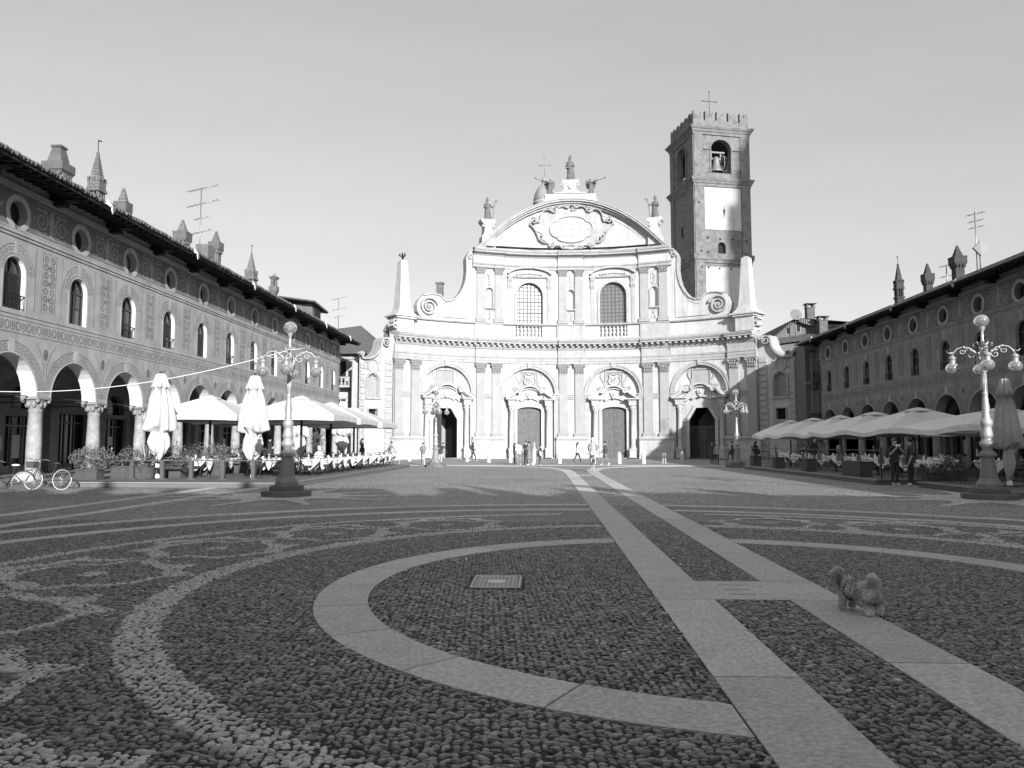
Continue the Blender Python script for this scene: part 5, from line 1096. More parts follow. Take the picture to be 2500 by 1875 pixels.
q.add([(24.2, 81.5, 12.05), (27.4, 81.5, 12.45), (31.5, 81.5, 13.6), (31.5, 84, 14.4), (27.4, 84, 13.3), (24.4, 84, 12.95)], [(0, 1, 4, 5), (1, 2, 3, 4)], 0); q.add([(24.3, 82, 11.95), (31.5, 82, 13.3), (31.5, 82, 0), (24.3, 82, 0)], [(0, 1, 2, 3)], 1); q.add([(24.3, 82, 11.95), (24.3, 84, 12), (24.3, 84, 0), (24.3, 82, 0)], [(0, 1, 2, 3)], 1); q.box(26.2, 28, 80, 82, 0, 9.4, 1); q.box(26.1, 28.1, 79.9, 82, 9.4, 9.55, 0); q.add([(26.9, 79.98, 7.0), (27.05, 79.98, 7.0), (27.05, 79.98, 0), (26.9, 79.98, 0)], [(0, 1, 2, 3)], 0)
q.build('lower_roof', [m_tile_x, mat('grey_house_plaster', .12)], hr)
for lab, k, x, y, zt, w_ in (('tall plastered chimney with an open lantern cap', 'plain', 28.85, 84.2, 16.9, .9), ('short plastered chimney with a flat tiled cap', 'plain', 29.5, 82.4, 15.2, .95)): chimney(k, x, y, zt, w_, hr, lab, None, 10)
hb = thing('narrow_house', 'narrow plastered house with tall pale shutters, right before the shaded palace', 'house', (25.5, 73, 0)); q = MB()
q.box(24.5, 34, 73.2, 79, 0, 11.0, 0); q.box(24.4, 29, 73.1, 73.2, 10.4, 10.8, 1); q.box(24.4, 28, 73.1, 73.2, 7.2, 7.35, 1); q.build('wall', [mat('grey_house_plaster', .12), m_plas3], hb)
for z0, z1 in ((8.35, 10.15), (4.45, 6.6)):
    q = MB(); q.box(24.95, 26.3, 73.0, 73.18, z0, z1, 0)
    for k in range(3): q.box(24.95+k*.5, 24.95+k*.5+.06, 72.95, 73.0, z0, z1, 1)
    q.box(24.95, 26.3, 72.95, 73.0, z0+1.1, z0+1.16, 1); q.build('shutter', [plain('pale_shutter', .20, .7), plain('shutter_rail', .30, .7)], hb)
q = MB(); q.box(24.9, 26.6, 72.3, 73.15, 7.3, 7.42); q.box(24.9, 26.6, 72.3, 72.36, 7.42, 8.33); q.box(24.9, 24.96, 72.3, 73.15, 7.42, 8.33)
for k in (0, 1): q.frus((25.1+k*1.1, 72.7), 6.7, 7.3, .2, .5)
q.build('balcony', [mat('balcony_panel', .09)], hb)
# aerials
def aerial(name, lab, base, h, els, m=None, parent=None):
    q = MB(); x, y, z = base; q.tube([(x, y, z), (x, y, z+h)], .035, 5)
    for dz, L_, tilt, n_ in els:
        a = tilt; p0 = (x-math.cos(a)*L_*.45, y-math.sin(a)*.0, z+h+dz-L_*.1); p1 = (x+math.cos(a)*L_*.55, y, z+h+dz+L_*.12); q.tube([p0, p1], .025, 5)
        for k in range(n_): t = k/(n_-1); c = [p0[i]+(p1[i]-p0[i])*t for i in range(3)]; q.tube([(c[0], c[1]-.25, c[2]), (c[0], c[1]+.25, c[2])], .012, 4)
    o = q.build(name, [plain('aluminium', .25, .4, .6)]); return tag(o, lab, 'aerial')
aerial('aerial', 'tall mast with several television aerials on the lit palace roof', (-22, 47.5, 12), 6.0, [(-.05, 1.9, 0, 10), (-1.05, 2.1, .3, 8), (-2.0, .8, 0, 4), (-2.9, 1.2, .2, 5)])
aerial('aerial', 'small television aerial over the hipped roof beside the church', (-24, 88, 15.0), 3.6, [(-.05, 1.6, 0, 5), (-1.3, 1.6, .2, 4), (-2.2, 1.2, 0, 4)])
aerial('aerial', 'thin television mast above the shaded roof, near a square panel', (26.6, 47.8, 12), 3.9, [(-.15, 1.0, 0, 6), (-.6, .8, .2, 5), (-1.0, .8, .2, 4)])
aerial('aerial', 'small television aerial between two chimneys of the shaded roof', (26.5, 51.2, 11.5), 1.9, [(-.1, .9, 0, 5), (-.8, .8, 0, 4)])
q = MB(); q.add([(26.6, 47.3, 13.0), (27.05, 47.3, 13.5), (26.6, 47.35, 13.95), (26.15, 47.3, 13.5), (26.6, 47.45, 13.0), (27.05, 47.45, 13.5), (26.6, 47.5, 13.95), (26.15, 47.45, 13.5)], [(0, 1, 2, 3), (7, 6, 5, 4), (0, 1, 5, 4), (1, 2, 6, 5), (2, 3, 7, 6), (3, 0, 4, 7)]); q.tube([(26.6, 47.45, 11.9), (26.6, 47.45, 13.5)], .04, 5)
tag(q.build('flat_antenna', [plain('panel_grey', .09, .5)]), 'square grey aerial panel turned on its corner, on the shaded roof', 'aerial')
q = MB(); q.lathe(0, 0, [(.0, 0), (.3, .05), (.5, .13), (.62, .24)], 18); V = np.array(q.v); ang = rad(75); V2 = V.copy(); V2[:, 1] = V[:, 1]*math.cos(ang)-V[:, 2]*math.sin(ang); V2[:, 2] = V[:, 1]*math.sin(ang)+V[:, 2]*math.cos(ang); q.v = [tuple(p) for p in V2+np.array([26.9, 83, 15.35])]
q.tube([(26.9, 83.1, 12.5), (26.9, 83.1, 15.3)], .05, 6); q.tube([(26.9, 83, 15.0), (27, 82.3, 15.2)], .03, 5); tag(q.build('satellite_dish', [plain('dish_grey', .10, .5)]), 'round satellite dish on the gabled house beside the church', 'dish')
# ---------------- street lamps ----------------
def make_lamp(label, loc, rz):
    t = thing('street_lamp', label, 'lamp', loc, rz, 'street lamps of the square')
    q = MB(); q.lathe(0, 0, [(.76, 0), (.76, .15), (.74, .17)], 8, 0, False, 22.5); q.lathe(0, 0, [(.52, .17), (.52, .31), (.50, .33)], 8, 0, False, 22.5); q.build('plinth', [m_lstone], t, None, True)
    q = MB(); q.lathe(0, 0, [(.35, .33), (.35, .43), (.31, .48), (.25, .57), (.235, .6)], 8, 0, False, 22.5); q.lathe(0, 0, [(.23, .6), (.23, .66), (.175, 1.16), (.18, 1.2)], 8, 0, False, 22.5)
    q.lathe(0, 0, [(.24, 1.21), (.245, 1.27), (.19, 1.34), (.12, 1.4)], 8, 0, False, 22.5); q.build('base', [mat('lamp_base_iron', .21, .6, .15, 5)], t, None, True)
    q = MB(); q.lathe(0, 0, [(.12, 1.38), (.13, 1.46), (.19, 1.52), (.195, 1.6), (.15, 1.66), (.13, 1.7), (.14, 1.74), (.165, 1.78), (.155, 1.86), (.12, 2.02), (.125, 2.06), (.16, 2.12), (.165, 2.2), (.12, 2.28), (.1, 2.32), (.11, 2.36), (.085, 2.44), (.105, 2.6), (.08, 2.8), (.085, 2.84), (.07, 2.9), (.075, 2.95)], 16)
    q.lathe(0, 0, [(.065, 2.95), (.085, 3.0), (.066, 3.04), (.062, 3.1), (.055, 3.6), (.08, 3.64), (.09, 3.7), (.05, 3.76), (.08, 3.84), (.1, 3.9), (.06, 3.98), (.05, 4.1), (.09, 4.25), (.06, 4.35), (.04, 4.45), (.05, 4.55), (.035, 4.6), (.05, 4.68), (.03, 4.74), (.05, 4.82), (.08, 4.88), (.09, 4.93)], 14)
    for k in range(12): a = 2*PI*k/12; q.tube([(.062*math.cos(a), .062*math.sin(a), 3.06), (.056*math.cos(a), .056*math.sin(a), 3.58)], .01, 4)
    q.build('post', [m_metal], t, None, True)
    for k in range(4):
        a = PI/2*k; f = lambda r, z, o=0: (r*math.cos(a)-o*math.sin(a), r*math.sin(a)+o*math.cos(a), z); q = MB()
        q.tube([f(.05, 3.78), f(.12, 4.0), f(.2, 4.2), f(.34, 4.33), f(.5, 4.37), f(.64, 4.33), f(.74, 4.22), f(.78, 4.1)], [.035, .03, .028, .026, .024, .022, .02, .018], 6)
        q.tube([f(.30+.13*(1-i/16)*math.cos(i*.62+1), 4.14+.13*(1-i/16)*math.sin(i*.62+1)) for i in range(15)], .016, 5)
        q.tube([f(.52+.09*(1-i/16)*math.cos(i*.6+2.4), 4.24+.09*(1-i/16)*math.sin(i*.6+2.4)) for i in range(13)], .014, 5)
        q.tube([f(.06, 4.35), f(.14, 4.5), f(.24, 4.46), f(.22, 4.36)], [.03, .025, .018, .012], 5); q.tube([f(.76, 4.22), f(.86, 4.2), f(.92, 4.27)], [.02, .016, .01], 5)
        for i in range(5): q.ball(f(.12+.09*i, 4.12+.05*i+.05, .02*(-1)**i), .035, (1, 1, 1.2), 6, 4, 0, .3)
        arm = q.build('arm', [m_metal], t, None, True); q = MB(); q.lathe(*f(.78, 0)[:2], [(.02, 4.14), (.05, 4.11), (.1, 4.07), (.11, 4.05), (.08, 4.04), (.085, 3.98), (.075, 3.96), (.085, 3.93), (.075, 3.9)], 14); q.build('lamp_cap', [m_metal], arm, None, True)
        q = MB(); q.ball(f(.78, 3.76), .185, (1, 1, .92), 20, 14); q.build('lamp_globe', [m_globe], arm, None, True)
    q = MB(); q.ball((0, 0, 5.1), .2, (1, 1, .95), 20, 14); q.lathe(0, 0, [(.07, 4.92), (.1, 4.95), (.12, 4.97)], 12); q.build('lamp_globe', [m_globe], t, None, True); return t
lamp = make_lamp('street lamp with five globes at the corner of the sunlit terrace, holding a cable', (-7.75, 23.0, 0), rad(12))
dup(lamp, (12.62, 22.6, 0), rad(-22), 'street lamp with five globes in front of the shaded terrace, nearest on the right')
dup(lamp, (-7.5, 52.9, 0), rad(25), 'small far street lamp standing before the open left door of the church')
dup(lamp, (13.0, 52.9, 0), rad(20), 'far street lamp at the end of the shaded terrace')
q = MB(); P = []
for t in np.linspace(0, 1, 30): P.append((-7.75-12.2*t, 23.0-.3*t, 4.42-1.0*t-1.35*4*t*(1-t)*.25-.35*math.sin(PI*t)))
q.tube(P, .011, 5); q.tube([(-7.75, 23, 4.42), (-7.3, 23.0, 4.46), (-7.75, 22.9, 4.4)], .012, 5); tag(q.build('cable', [plain('white_cable', .8, .5)]), 'white cable sagging from the lamp to the lit palace', 'cable')

# ---------------- bollards, manhole ----------------
q = MB(); q.lathe(0, 0, [(.17, 0), (.17, .62), (.18, .66), (.165, .7), (.15, .8), (.1, .9), (.06, .95), (.0, .97)], 14)
BP = [(-12.4, 70.5), (-6.9, 68.5), (-4.8, 66.1), (-2.9, 65.4), (-.9, 64.5), (1.2, 62.9), (3.9, 62.0), (5.94, 62.0), (7.87, 62.1), (9.5, 62.2), (11.7, 66.5)]
words = ['leftmost stone bollard, by the far left lamp', 'stone bollard next to the person in a long dark coat', 'stone bollard standing alone left of the group of friends', 'stone bollard just left of the group of friends', 'stone bollard behind the kicking child with a bag', 'stone bollard between the child and the walking woman', 'stone bollard just left of the cyclist', 'stone bollard right of the man in a dark jacket', 'stone bollard right of the second closed door', 'stone bollard at the edge of the shade, lit against the shaded church base', 'rightmost stone bollard, in shade by the barred door']
b0 = None
for p, l in zip(BP, words):
    if b0 is None: b0 = q.build('bollard', [mat('bollard_stone', .5, .85, .12, 5)], None, None, True); b0.location = (*p, 0); tag(b0, l, 'bollard', 'stone bollards before the church')
    else: dup(b0, (*p, 0), 0, l)
mh = thing('manhole_cover', 'rectangular patterned iron manhole cover inside the granite ring', 'manhole cover', (-.54, 8.72, .0)); q = MB()
q.box(-.28, .28, -.38, .38, -.01, .022, 0); q.build('cover', [plain('worn_iron', .14, .5)], mh, None, True); q = MB()
for s_ in (0, .045): q.tube([(-.26+s_, -.36+s_, .024), (.26-s_, -.36+s_, .024), (.26-s_, .36-s_, .024), (-.26+s_, .36-s_, .024)], .012 if s_ == 0 else .006, 4, 0, True)
for i in range(9):
    for j in range(15):
        x = -.18+i*.045; y = -.28+j*.04
        if (x/.12)**2+((y)/.13)**2 > 1: q.cbox((x, y, .025), (.03, .012, .012), 0, .4*(-1)**(i+j))
q.lathe(0, 0, [(.11, .022), (.11, .032), (.085, .034), (.08, .028), (0, .03)], 16); q.build('relief', [plain('polished_iron', .68, .45)], mh, None, True)

# ---------------- terraces ----------------
ZD = .2
q = MB(); DP = [(-18.6, 28.0), (-16.7, 27.2), (-9.15, 27.0), (-9.15, 52.2), (-18.6, 52.2)]
vv, ff = triangulate(DP); q.add([(a, b, ZD) for a, b in vv], ff, 0); q.add([(a, b, .01) for a, b in DP]+[(a, b, ZD-.035) for a, b in DP], [(i, (i+1) % 5, 5+(i+1) % 5, 5+i) for i in range(5)], 1)
o_ = [(a+(.03 if a > -10 else 0), b-(.03 if b < 30 else 0)) for a, b in DP]; q.add([(a, b, ZD-.035) for a, b in o_]+[(a, b, ZD+.004) for a, b in o_]+[(a, b, ZD+.004) for a, b in DP], [(i, (i+1) % 5, 5+(i+1) % 5, 5+i) for i in range(5)]+[(5+i, 5+(i+1) % 5, 10+(i+1) % 5, 10+i) for i in range(5)], 2)
tag(q.build('terrace_deck', [mat('deck_boards', .10, .8, .2, 2), mat('deck_fascia', .13, .7, .12, 2), mat('deck_edge', .24, .5, .1, 3)]), 'low wooden terrace deck in front of the sunlit palace', 'deck')
q = MB()
for x0, x1, y0, y1 in ((12.75, 21.8, 30.4, 50.3), (13.6, 21.8, 12.0, 28.9)):
    q.box(x0, x1, y0, y1, .01, ZD-.05, 1); q.box(x0-.03, x1, y0-.03, y1+.03, ZD-.05, ZD, 0); q.box(x0-.04, x0+.10, y0-.04, y1, ZD-.045, ZD+.012, 2)
tag(q.build('terrace_deck', [mat('deck_boards', .10), mat('deck_fascia', .13), mat('deck_edge', .34)]), 'low terrace deck with a pale edge along the shaded palace', 'deck')

def umbrella(label, loc, half, ze, zp, group, sag=0., pole=.06, mc=None):
    t = thing('parasol', label, 'parasol', loc, 0, group); q = MB(); n = 8; V = []; F = []
    C = [(-1, -1), (1, -1), (1, 1), (-1, 1)]
    rings = [(1.0, ze), (.995, ze+.02), (.68, ze+(zp-ze)*.40), (.4, ze+(zp-ze)*.7), (.13, zp-.03)]
    m_ = 4*n
    for r, z in rings:
        for k in range(4):
            a, b = C[k], C[(k+1) % 4]
            for i in range(n):
                u = i/n; dip = sag*math.sin(PI*u)*(1 if r > .9 else .5)*math.sin(PI*u); e_ = 1-.02*math.sin(PI*u)
                V.append(((a[0]+(b[0]-a[0])*u)*half*r*e_, (a[1]+(b[1]-a[1])*u)*half*r*e_, z-dip*.6-.05*math.sin(PI*min(1, r*1.0))*math.sin(PI*u)*(0 if r > .99 else 1)))
    for j in range(len(rings)-1):
        for i in range(m_): F.append((j*m_+i, j*m_+(i+1) % m_, (j+1)*m_+(i+1) % m_, (j+1)*m_+i))
    F.append(tuple((len(rings)-1)*m_+i for i in range(m_)))
    q.add(V, F, 0, False); VV = []; FF = []
    for zz in (0, 1):
        for k in range(4):
            a, b = C[k], C[(k+1) % 4]
            for i in range(n): u = i/n; w_ = .02*math.sin(9*u*PI)*zz; VV.append(((a[0]+(b[0]-a[0])*u)*(half+.005+w_), (a[1]+(b[1]-a[1])*u)*(half+.005+w_), ze+.01-sag*.6*math.sin(PI*u)**2-zz*(.26-.05*math.sin(PI*u))))
    for i in range(m_): FF.append((i, (i+1) % m_, m_+(i+1) % m_, m_+i))
    q.add(VV, FF, 0, False)
    q.frus((0, 0), zp-.10, zp+.02, half*.42, half*.22); q.frus((0, 0), zp+.02, zp+.1, half*.22, .08)
    cn = q.build('canopy', [mc or m_canvas], t, None, True); q = MB(); q.tube([(0, 0, ZD-loc[2]), (0, 0, zp)], pole, 8); q.cbox((0, 0, ZD-loc[2]+.05), (.7, .7, .1)); q.build('pole', [m_post], t, None, True); q = MB()
    for a, b in C+[(0, -1), (1, 0), (0, 1), (-1, 0)]: q.tube([(0, 0, zp-.15), (a*half*.97, b*half*.97, ze-.01-(sag*.6 if 0 in (a, b) else 0))], .018, 4); q.tube([(0, 0, ze-.15), (a*half*.5, b*half*.5, ze+(zp-ze)*.4)], .014, 4)
    q.build('ribs', [m_post], t, None, True); return t
gl = 'large square parasols over the sunlit terrace'; gr_ = 'large square parasols over the shaded terrace'
umbrella('open square parasol at the front right corner of the sunlit terrace, beside the near lamp', (-11.3, 35.4, 0), 2.1, 2.83, 3.72, gl)
umbrella('open square parasol at the front left of the sunlit terrace, between the two closed parasols', (-15.4, 34.9, 0), 2.05, 2.83, 3.72, gl)
umbrella('open square parasol second along the outer edge of the sunlit terrace', (-11.15, 39.8, 0), 2.05, 2.78, 3.66, gl)
umbrella('open square parasol in the inner row of the sunlit terrace, half hidden', (-15.4, 39.3, 0), 2.0, 2.78, 3.66, gl)
umbrella('farthest open square parasol of the sunlit terrace, nearest the church', (-11.05, 44.3, 0), 2.1, 2.72, 3.62, gl)
for y, h, l in ((64.4, 2.45, 'farthest open parasol of the shaded terrace, before the side wing of the church'), (58.9, 2.85, 'second farthest open parasol of the shaded terrace'), (53.6, 2.5, 'third farthest open parasol of the shaded terrace, its peak hidden by the next'), (48.2, 3.0, 'open parasol in the middle of the shaded terrace row'), (42.6, 2.9, 'widest looking open parasol, behind the two men eating ice cream'), (35.0, 3.2, 'nearest open parasol of the shaded terrace, behind the near lamp')):
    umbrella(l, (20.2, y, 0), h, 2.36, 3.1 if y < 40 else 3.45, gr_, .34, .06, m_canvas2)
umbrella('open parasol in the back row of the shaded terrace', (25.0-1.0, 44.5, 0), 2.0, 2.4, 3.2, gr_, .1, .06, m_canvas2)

def closed_parasol(label, loc, h, w_, m=None, low=1.):
    t = thing('closed_parasol', label, 'parasol', loc, 0, 'closed parasols'); q = MB(); seg = 40; V = []; F = []; r_ = random.Random(int(h*100)+int(loc[0]*10))
    prof_ = [(h, .06), (h-.04, .12), (h-.3, .17), (h-.55, .24), (h-.56, .19), (h-1.0, .26), (h-1.6, .33), (h-2.15, .40), (h-2.2, .34), (h-2.3, .24), (h-2.35, .22), (h-2.55, .27), (h-2.85, .3), (h-3.15, .2), (h-3.3, .08)]
    prof_ = [(z, r*(low*.85 if z < h-2.25 else 1)) for z, r in prof_]; ph = [r_.uniform(0, 6) for _ in range(3)]
    for z, r in prof_:
        for i in range(seg):
            a = 2*PI*i/seg; t_ = (h-z)/h; k = 1+.22*math.sin(a*8+ph[0]+t_*1.5)+.10*math.sin(a*3+ph[1]+4*t_)+(.16*math.sin(a*2+ph[2]) if z < h-2 else 0); zz = z+(.1*math.sin(a*3+ph[1]) if z < h-2 and z > h-2.25 else 0)+(.14*math.sin(a*2+ph[2]) if z < h-2.8 else 0); V.append((r*w_*k*math.cos(a), r*w_*k*math.sin(a), zz))
    for j in range(len(prof_)-1):
        for i in range(seg): F.append((j*seg+i, j*seg+(i+1) % seg, (j+1)*seg+(i+1) % seg, (j+1)*seg+i))
    q.add(V, F, 0, True); q.build('folded_canopy', [m or m_canvas], t, None, True)
    q = MB(); q.tube([(0, 0, 0), (0, 0, h+.06)], .03, 8); q.ball((0, 0, h+.04), .06); q.box(-.06, .06, -.06, .06, .45, .6, 1); q.lathe(0, 0, [(.09, 0), (.09, .15), (.04, .2)], 8, 1); q.cbox((0, 0, .02), (.8, .12, .03)); q.cbox((0, 0, .02), (.12, .8, .03)); q.build('pole', [m_post, plain('white_clamp', .7, .5)], t, None, True); return t
closed_parasol('closed pale parasol at the front of the sunlit terrace, before the arches', (-15.2, 29.8, ZD), 4.15, 1.35)
closed_parasol('closed pale parasol just left of the near lamp on the sunlit terrace', (-11.6, 30.3, ZD), 4.1, 1.4)
closed_parasol('closed parasol deep under the open parasols beside the seated couple', (-14.9, 46.5, ZD), 4.1, 1.2)
closed_parasol('closed parasol at the church end of the sunlit terrace', (-13.4, 50.6, ZD), 4.2, 1.4)
closed_parasol('closed grey parasol behind the near right lamp', (15.0, 25.7, ZD), 3.5, .95, mat('grey_canvas', .42, .85, .1, 3), .6)

# tables and chairs
def make_table(grp, label, loc, rz, s=.8):
    t = thing('cafe_table', label, 'table', loc, rz, grp); q = MB(); q.box(-s/2, s/2, -s/2, s/2, .71, .735)
    q.build('tabletop', [m_post], t, None, True); q = MB()
    q.tube([(0, 0, .03), (0, 0, .71)], .03, 6); q.lathe(0, 0, [(.22, 0), (.22, .02), (.05, .05)], 10); q.build('leg', [m_post], t, None, True); return t
def make_cloth(label, loc, rz, grp, s=.8):
    q = MB(); n = 16; h = s/2*1.32; V = []; F = []
    for i in range(n+1):
        for j in range(n+1):
            u = -1+2*i/n; v = -1+2*j/n; x, y = (u-v)*.5*h*1.72, (u+v)*.5*h*1.72; hx = max(0, abs(x)-s/2); hy = max(0, abs(y)-s/2); d = max(hx, hy)
            cx_ = max(-s/2-.012, min(s/2+.012, x)); cy_ = max(-s/2-.012, min(s/2+.012, y)); V.append((cx_+(.02*math.sin(9*y)*(hx > 0)), cy_+(.02*math.sin(9*x)*(hy > 0)), .742-d*1.0))
    for i in range(n):
        for j in range(n): F.append((i*(n+1)+j, (i+1)*(n+1)+j, (i+1)*(n+1)+j+1, i*(n+1)+j+1))
    q.add(V, F, 0, True)
    for (a, b, c, r) in ((.12, .1, .1, .035), (-.15, -.1, .16, .03), (.2, -.2, .08, .04)): q.lathe(a, b, [(r, .743), (r, .743+c), (r*.5, .75+c)], 7)
    o = q.build('tablecloth', [m_cloth], None, None, True); o.location = loc; o.rotation_euler.z = rz; return tag(o, label, 'tablecloth', grp)
def make_chair(grp, label, loc, rz, panel=False):
    t = thing('cafe_chair', label, 'chair', loc, rz, grp); q = MB()
    q.lathe(0, 0, [(.21, .43), (.22, .45), (.21, .465), (0, .455)], 14) if not panel else q.box(-.22, .22, -.22, .22, .43, .46)
    q.build('seat', [mat('chair_seat', .06)], t, None, True)
    for a, b in ((-.18, -.17), (.18, -.17), (-.18, .17), (.18, .17)): q = MB(); q.tube([(a, b, .44), (a*1.15, b*1.25, 0)], .012, 5); q.build('leg', [m_post], t, None, True)
    q = MB()
    if panel: q.box(-.22, .22, .2, .225, .55, .86)
    else:
        for z in (.62, .74): q.tube([(.2*math.cos(a), .2*math.sin(a), z) for a in np.linspace(.1, PI-.1, 9)], .01, 4)
    q.tube([(.22*math.cos(a), .2*math.sin(a) if not panel else .2, .45+.42*math.sin(a)**.5) for a in np.linspace(.01, PI-.01, 13)], .014, 5); q.tube([(-.27, .1, .46), (-.27, -.14, .66), (-.24, .18, .68)], .012, 5); q.tube([(.27, .1, .46), (.27, -.14, .66), (.24, .18, .68)], .012, 5)
    q.build('backrest', [m_post, m_post] if not panel else [mat('chair_panel', .14)], t, None, True); return t
tb = cl = chA = chB = None
def place_table(x, y, z, g, lab, lc, rz=0):
    global tb, cl
    if tb is None: tb = make_table(g, lab, (x, y, z), rz); cl = make_cloth(lc, (x, y, z), rz, g.replace('tables', 'tablecloths'))
    else: dup(tb, (x, y, z), rz, lab, g); dup(cl, (x, y, z), rz, lc, g.replace('tables', 'tablecloths'))
def place_chair(x, y, z, rz, g, lab, panel=False):
    global chA, chB
    if panel:
        if chB is None: chB = make_chair(g, lab, (x, y, z), rz, True); return chB
        return dup(chB, (x, y, z), rz, lab, g)
    if chA is None: chA = make_chair(g, lab, (x, y, z), rz); return chA
    return dup(chA, (x, y, z), rz, lab, g)
gt, gc = 'tables of the sunlit terrace', 'chairs of the sunlit terrace'
rowsL = [(-10.1, np.arange(33.2, 50.5, 1.9)), (-12.3, np.arange(32.6, 50, 2.1)), (-14.6, np.arange(32.2, 49, 2.3)), (-16.6, np.arange(32.6, 46, 2.6))]
rn = ['outermost row', 'second row', 'third row', 'innermost row']; on = ['nearest', 'second', 'third', 'fourth', 'fifth', 'sixth', 'seventh', 'eighth', 'ninth', 'tenth', 'eleventh', 'twelfth']
for r, (x, ys) in enumerate(rowsL):
    for k, y in enumerate(ys):
        jx, jy, jr = random.uniform(-.12, .12), random.uniform(-.15, .15), random.uniform(-.1, .1)
        place_table(x+jx, y+jy, ZD, gt, f'small table, {on[k]} in the {rn[r]} of the sunlit terrace', f'white tablecloth, {on[k]} in the {rn[r]} of the sunlit terrace', jr+(PI/4 if False else 0))
        for sg in (-1, 1): place_chair(x+jx+random.uniform(-.08, .08), y+jy+sg*.62, ZD, (0 if sg > 0 else PI)+random.uniform(-.3, .3), gc, f'dark chair, {"church" if sg > 0 else "near"} side of {on[k]} table, {rn[r]}, sunlit terrace')
gt, gc = 'tables of the shaded terrace', 'chairs of the shaded terrace'
rowsR = [(14.9, [31.0, 33.3, 35.4, 38.0, 40.3, 42.6, 45.2, 47.6, 49.4]), (17.2, [30.6, 34.0, 38, 42, 46]), (19.6, [31.5, 39, 47])]
rn2 = ['outer row', 'middle row', 'inner row']
for r, (x, ys) in enumerate(rowsR):
    for k, y in enumerate(ys):
        jx, jy = random.uniform(-.1, .1), random.uniform(-.1, .1)
        place_table(x+jx, y+jy, ZD, gt, f'small table, {on[k]} in the {rn2[r]} of the shaded terrace', f'white tablecloth, {on[k]} in the {rn2[r]} of the shaded terrace')
        for sg in (-1, 1): place_chair(x+jx+sg*.62, y+jy+random.uniform(-.1, .1), ZD, -sg*PI/2+random.uniform(-.2, .2), gc, f'pale backed chair, {"palace" if sg > 0 else "open"} side of {on[k]} table, {rn2[r]}, shaded terrace', True)
# barrier rail and posts along the front of the left terrace
bar = thing('terrace_barrier', 'low wooden rail on square posts along the front of the sunlit terrace', 'barrier', (-14, 29.6, ZD)); q = MB(); q.box(-4.2, 4.1, -.07, .07, .70, .74); q.build('rail', [mat('rail_wood', .075, .6, .15, 3)], bar, None, True)
for x in (-3.5, -2.1, -.9, .25, 1.5, 2.7, 3.8): q = MB(); q.box(x-.07, x+.07, -.07, .07, 0, .7); q.lathe(x, 0, [(.24, 0), (.24, .015), (.1, .04)], 10); q.build('post', [mat('rail_wood', .16)], bar, None, True)
# planters
def leafmass(c, r, n, size, seed=0, spiky=False):
    rr = random.Random(seed); q = MB()
    for i in range(n):
        u = rr.uniform(-1, 1); a = rr.uniform(0, 2*PI); rad_ = rr.uniform(.35, 1)**.5; lump = 1+.25*math.sin(3*a+seed)+.15*math.sin(5*u+seed); s_ = math.sqrt(1-u*u)
        p = Vector((c[0]+r[0]*rad_*lump*s_*math.cos(a), c[1]+r[1]*rad_*lump*s_*math.sin(a), c[2]+r[2]*rad_*u*lump)); d = Vector((rr.gauss(0, 1), rr.gauss(0, 1), rr.gauss(.3, 1))).normalized(); e = d.cross(Vector((rr.gauss(0, 1), rr.gauss(0, 1), rr.gauss(0, 1)))).normalized(); L_ = size*rr.uniform(.6, 1.3)
        q.add([p, p+d*L_*.5+e*L_*.17, p+d*L_, p+d*L_*.5-e*L_*.17], [(0, 1, 2, 3)], 0)
    return q
def planter(name, label, loc, box, leaf, n, size, seed, m_l=None, m_b=None, rz=0):
    t = thing(name, label, 'plant', loc, rz); q = MB(); bx, by, bz = box; q.frus((0, 0), 0, bz, bx*.94, bx, by*.94, by); q.box(-bx/2-.02, bx/2+.02, -by/2-.02, by/2+.02, bz-.05, bz)
    for k in range(4): q.box(-bx/2+.04, bx/2-.04, -by/2-.012, -by/2, .06+k*bz/5, .09+k*bz/5)
    q.build('planter', [m_b or m_pot], t, None, True); q = leafmass((0, 0, bz+leaf[2]*.75), leaf, n, size, seed)
    q.build('foliage', [m_l or m_leaf], t, None, True); return t
m_leafl = mat('leaf_bright', .13, .55, .4, 7)
planter('potted_shrub', 'bushy light shrub in a slatted box at the corner of the sunlit terrace', (-17.55, 29.2, ZD), (.85, .55, .42), (.72, .6, .5), 2600, .10, 1, m_leafl)
planter('potted_shrub', 'dark flowering shrub in a long box behind the terrace rail', (-16.3, 30.0, ZD), (1.5, .6, .5), (.75, .45, .4), 1500, .09, 2)
planter('potted_shrub', 'dark leafy shrub behind the spiky plant', (-15.3, 31.2, ZD), (1.0, .6, .45), (.7, .5, .5), 1500, .10, 3, mat('leaf_mid', .09, .55, .4, 7))
planter('potted_shrub', 'rounded light shrub behind the closed parasol on the sunlit terrace', (-14.6, 33.2, ZD), (1.2, .6, .6), (1.0, .55, .42), 2400, .08, 4, m_leafl)
planter('potted_shrub', 'long dark hedge box under the parasols of the sunlit terrace', (-14.6, 36.6, ZD), (3.0, .5, .6), (1.7, .5, .4), 1300, .12, 5)
planter('potted_shrub', 'tall dark climbing plant at the back of the sunlit terrace', (-15.2, 51.0, ZD), (.7, .5, .5), (.5, .4, 1.1), 900, .14, 6)
planter('potted_shrub', 'low dark shrub in a box beside the two men at the shaded terrace', (14.9, 29.6, .01), (1.5, .5, .42), (.75, .4, .28), 700, .12, 7)
t = thing('spiky_plant', 'spiky plant with long pale sword leaves behind the terrace rail', 'plant', (-15.75, 29.4+.6, ZD)); q = MB(); q.lathe(0, 0, [(.28, 0), (.36, .42), (.38, .45)], 14); q.build('planter', [m_pot], t, None, True); q = MB()
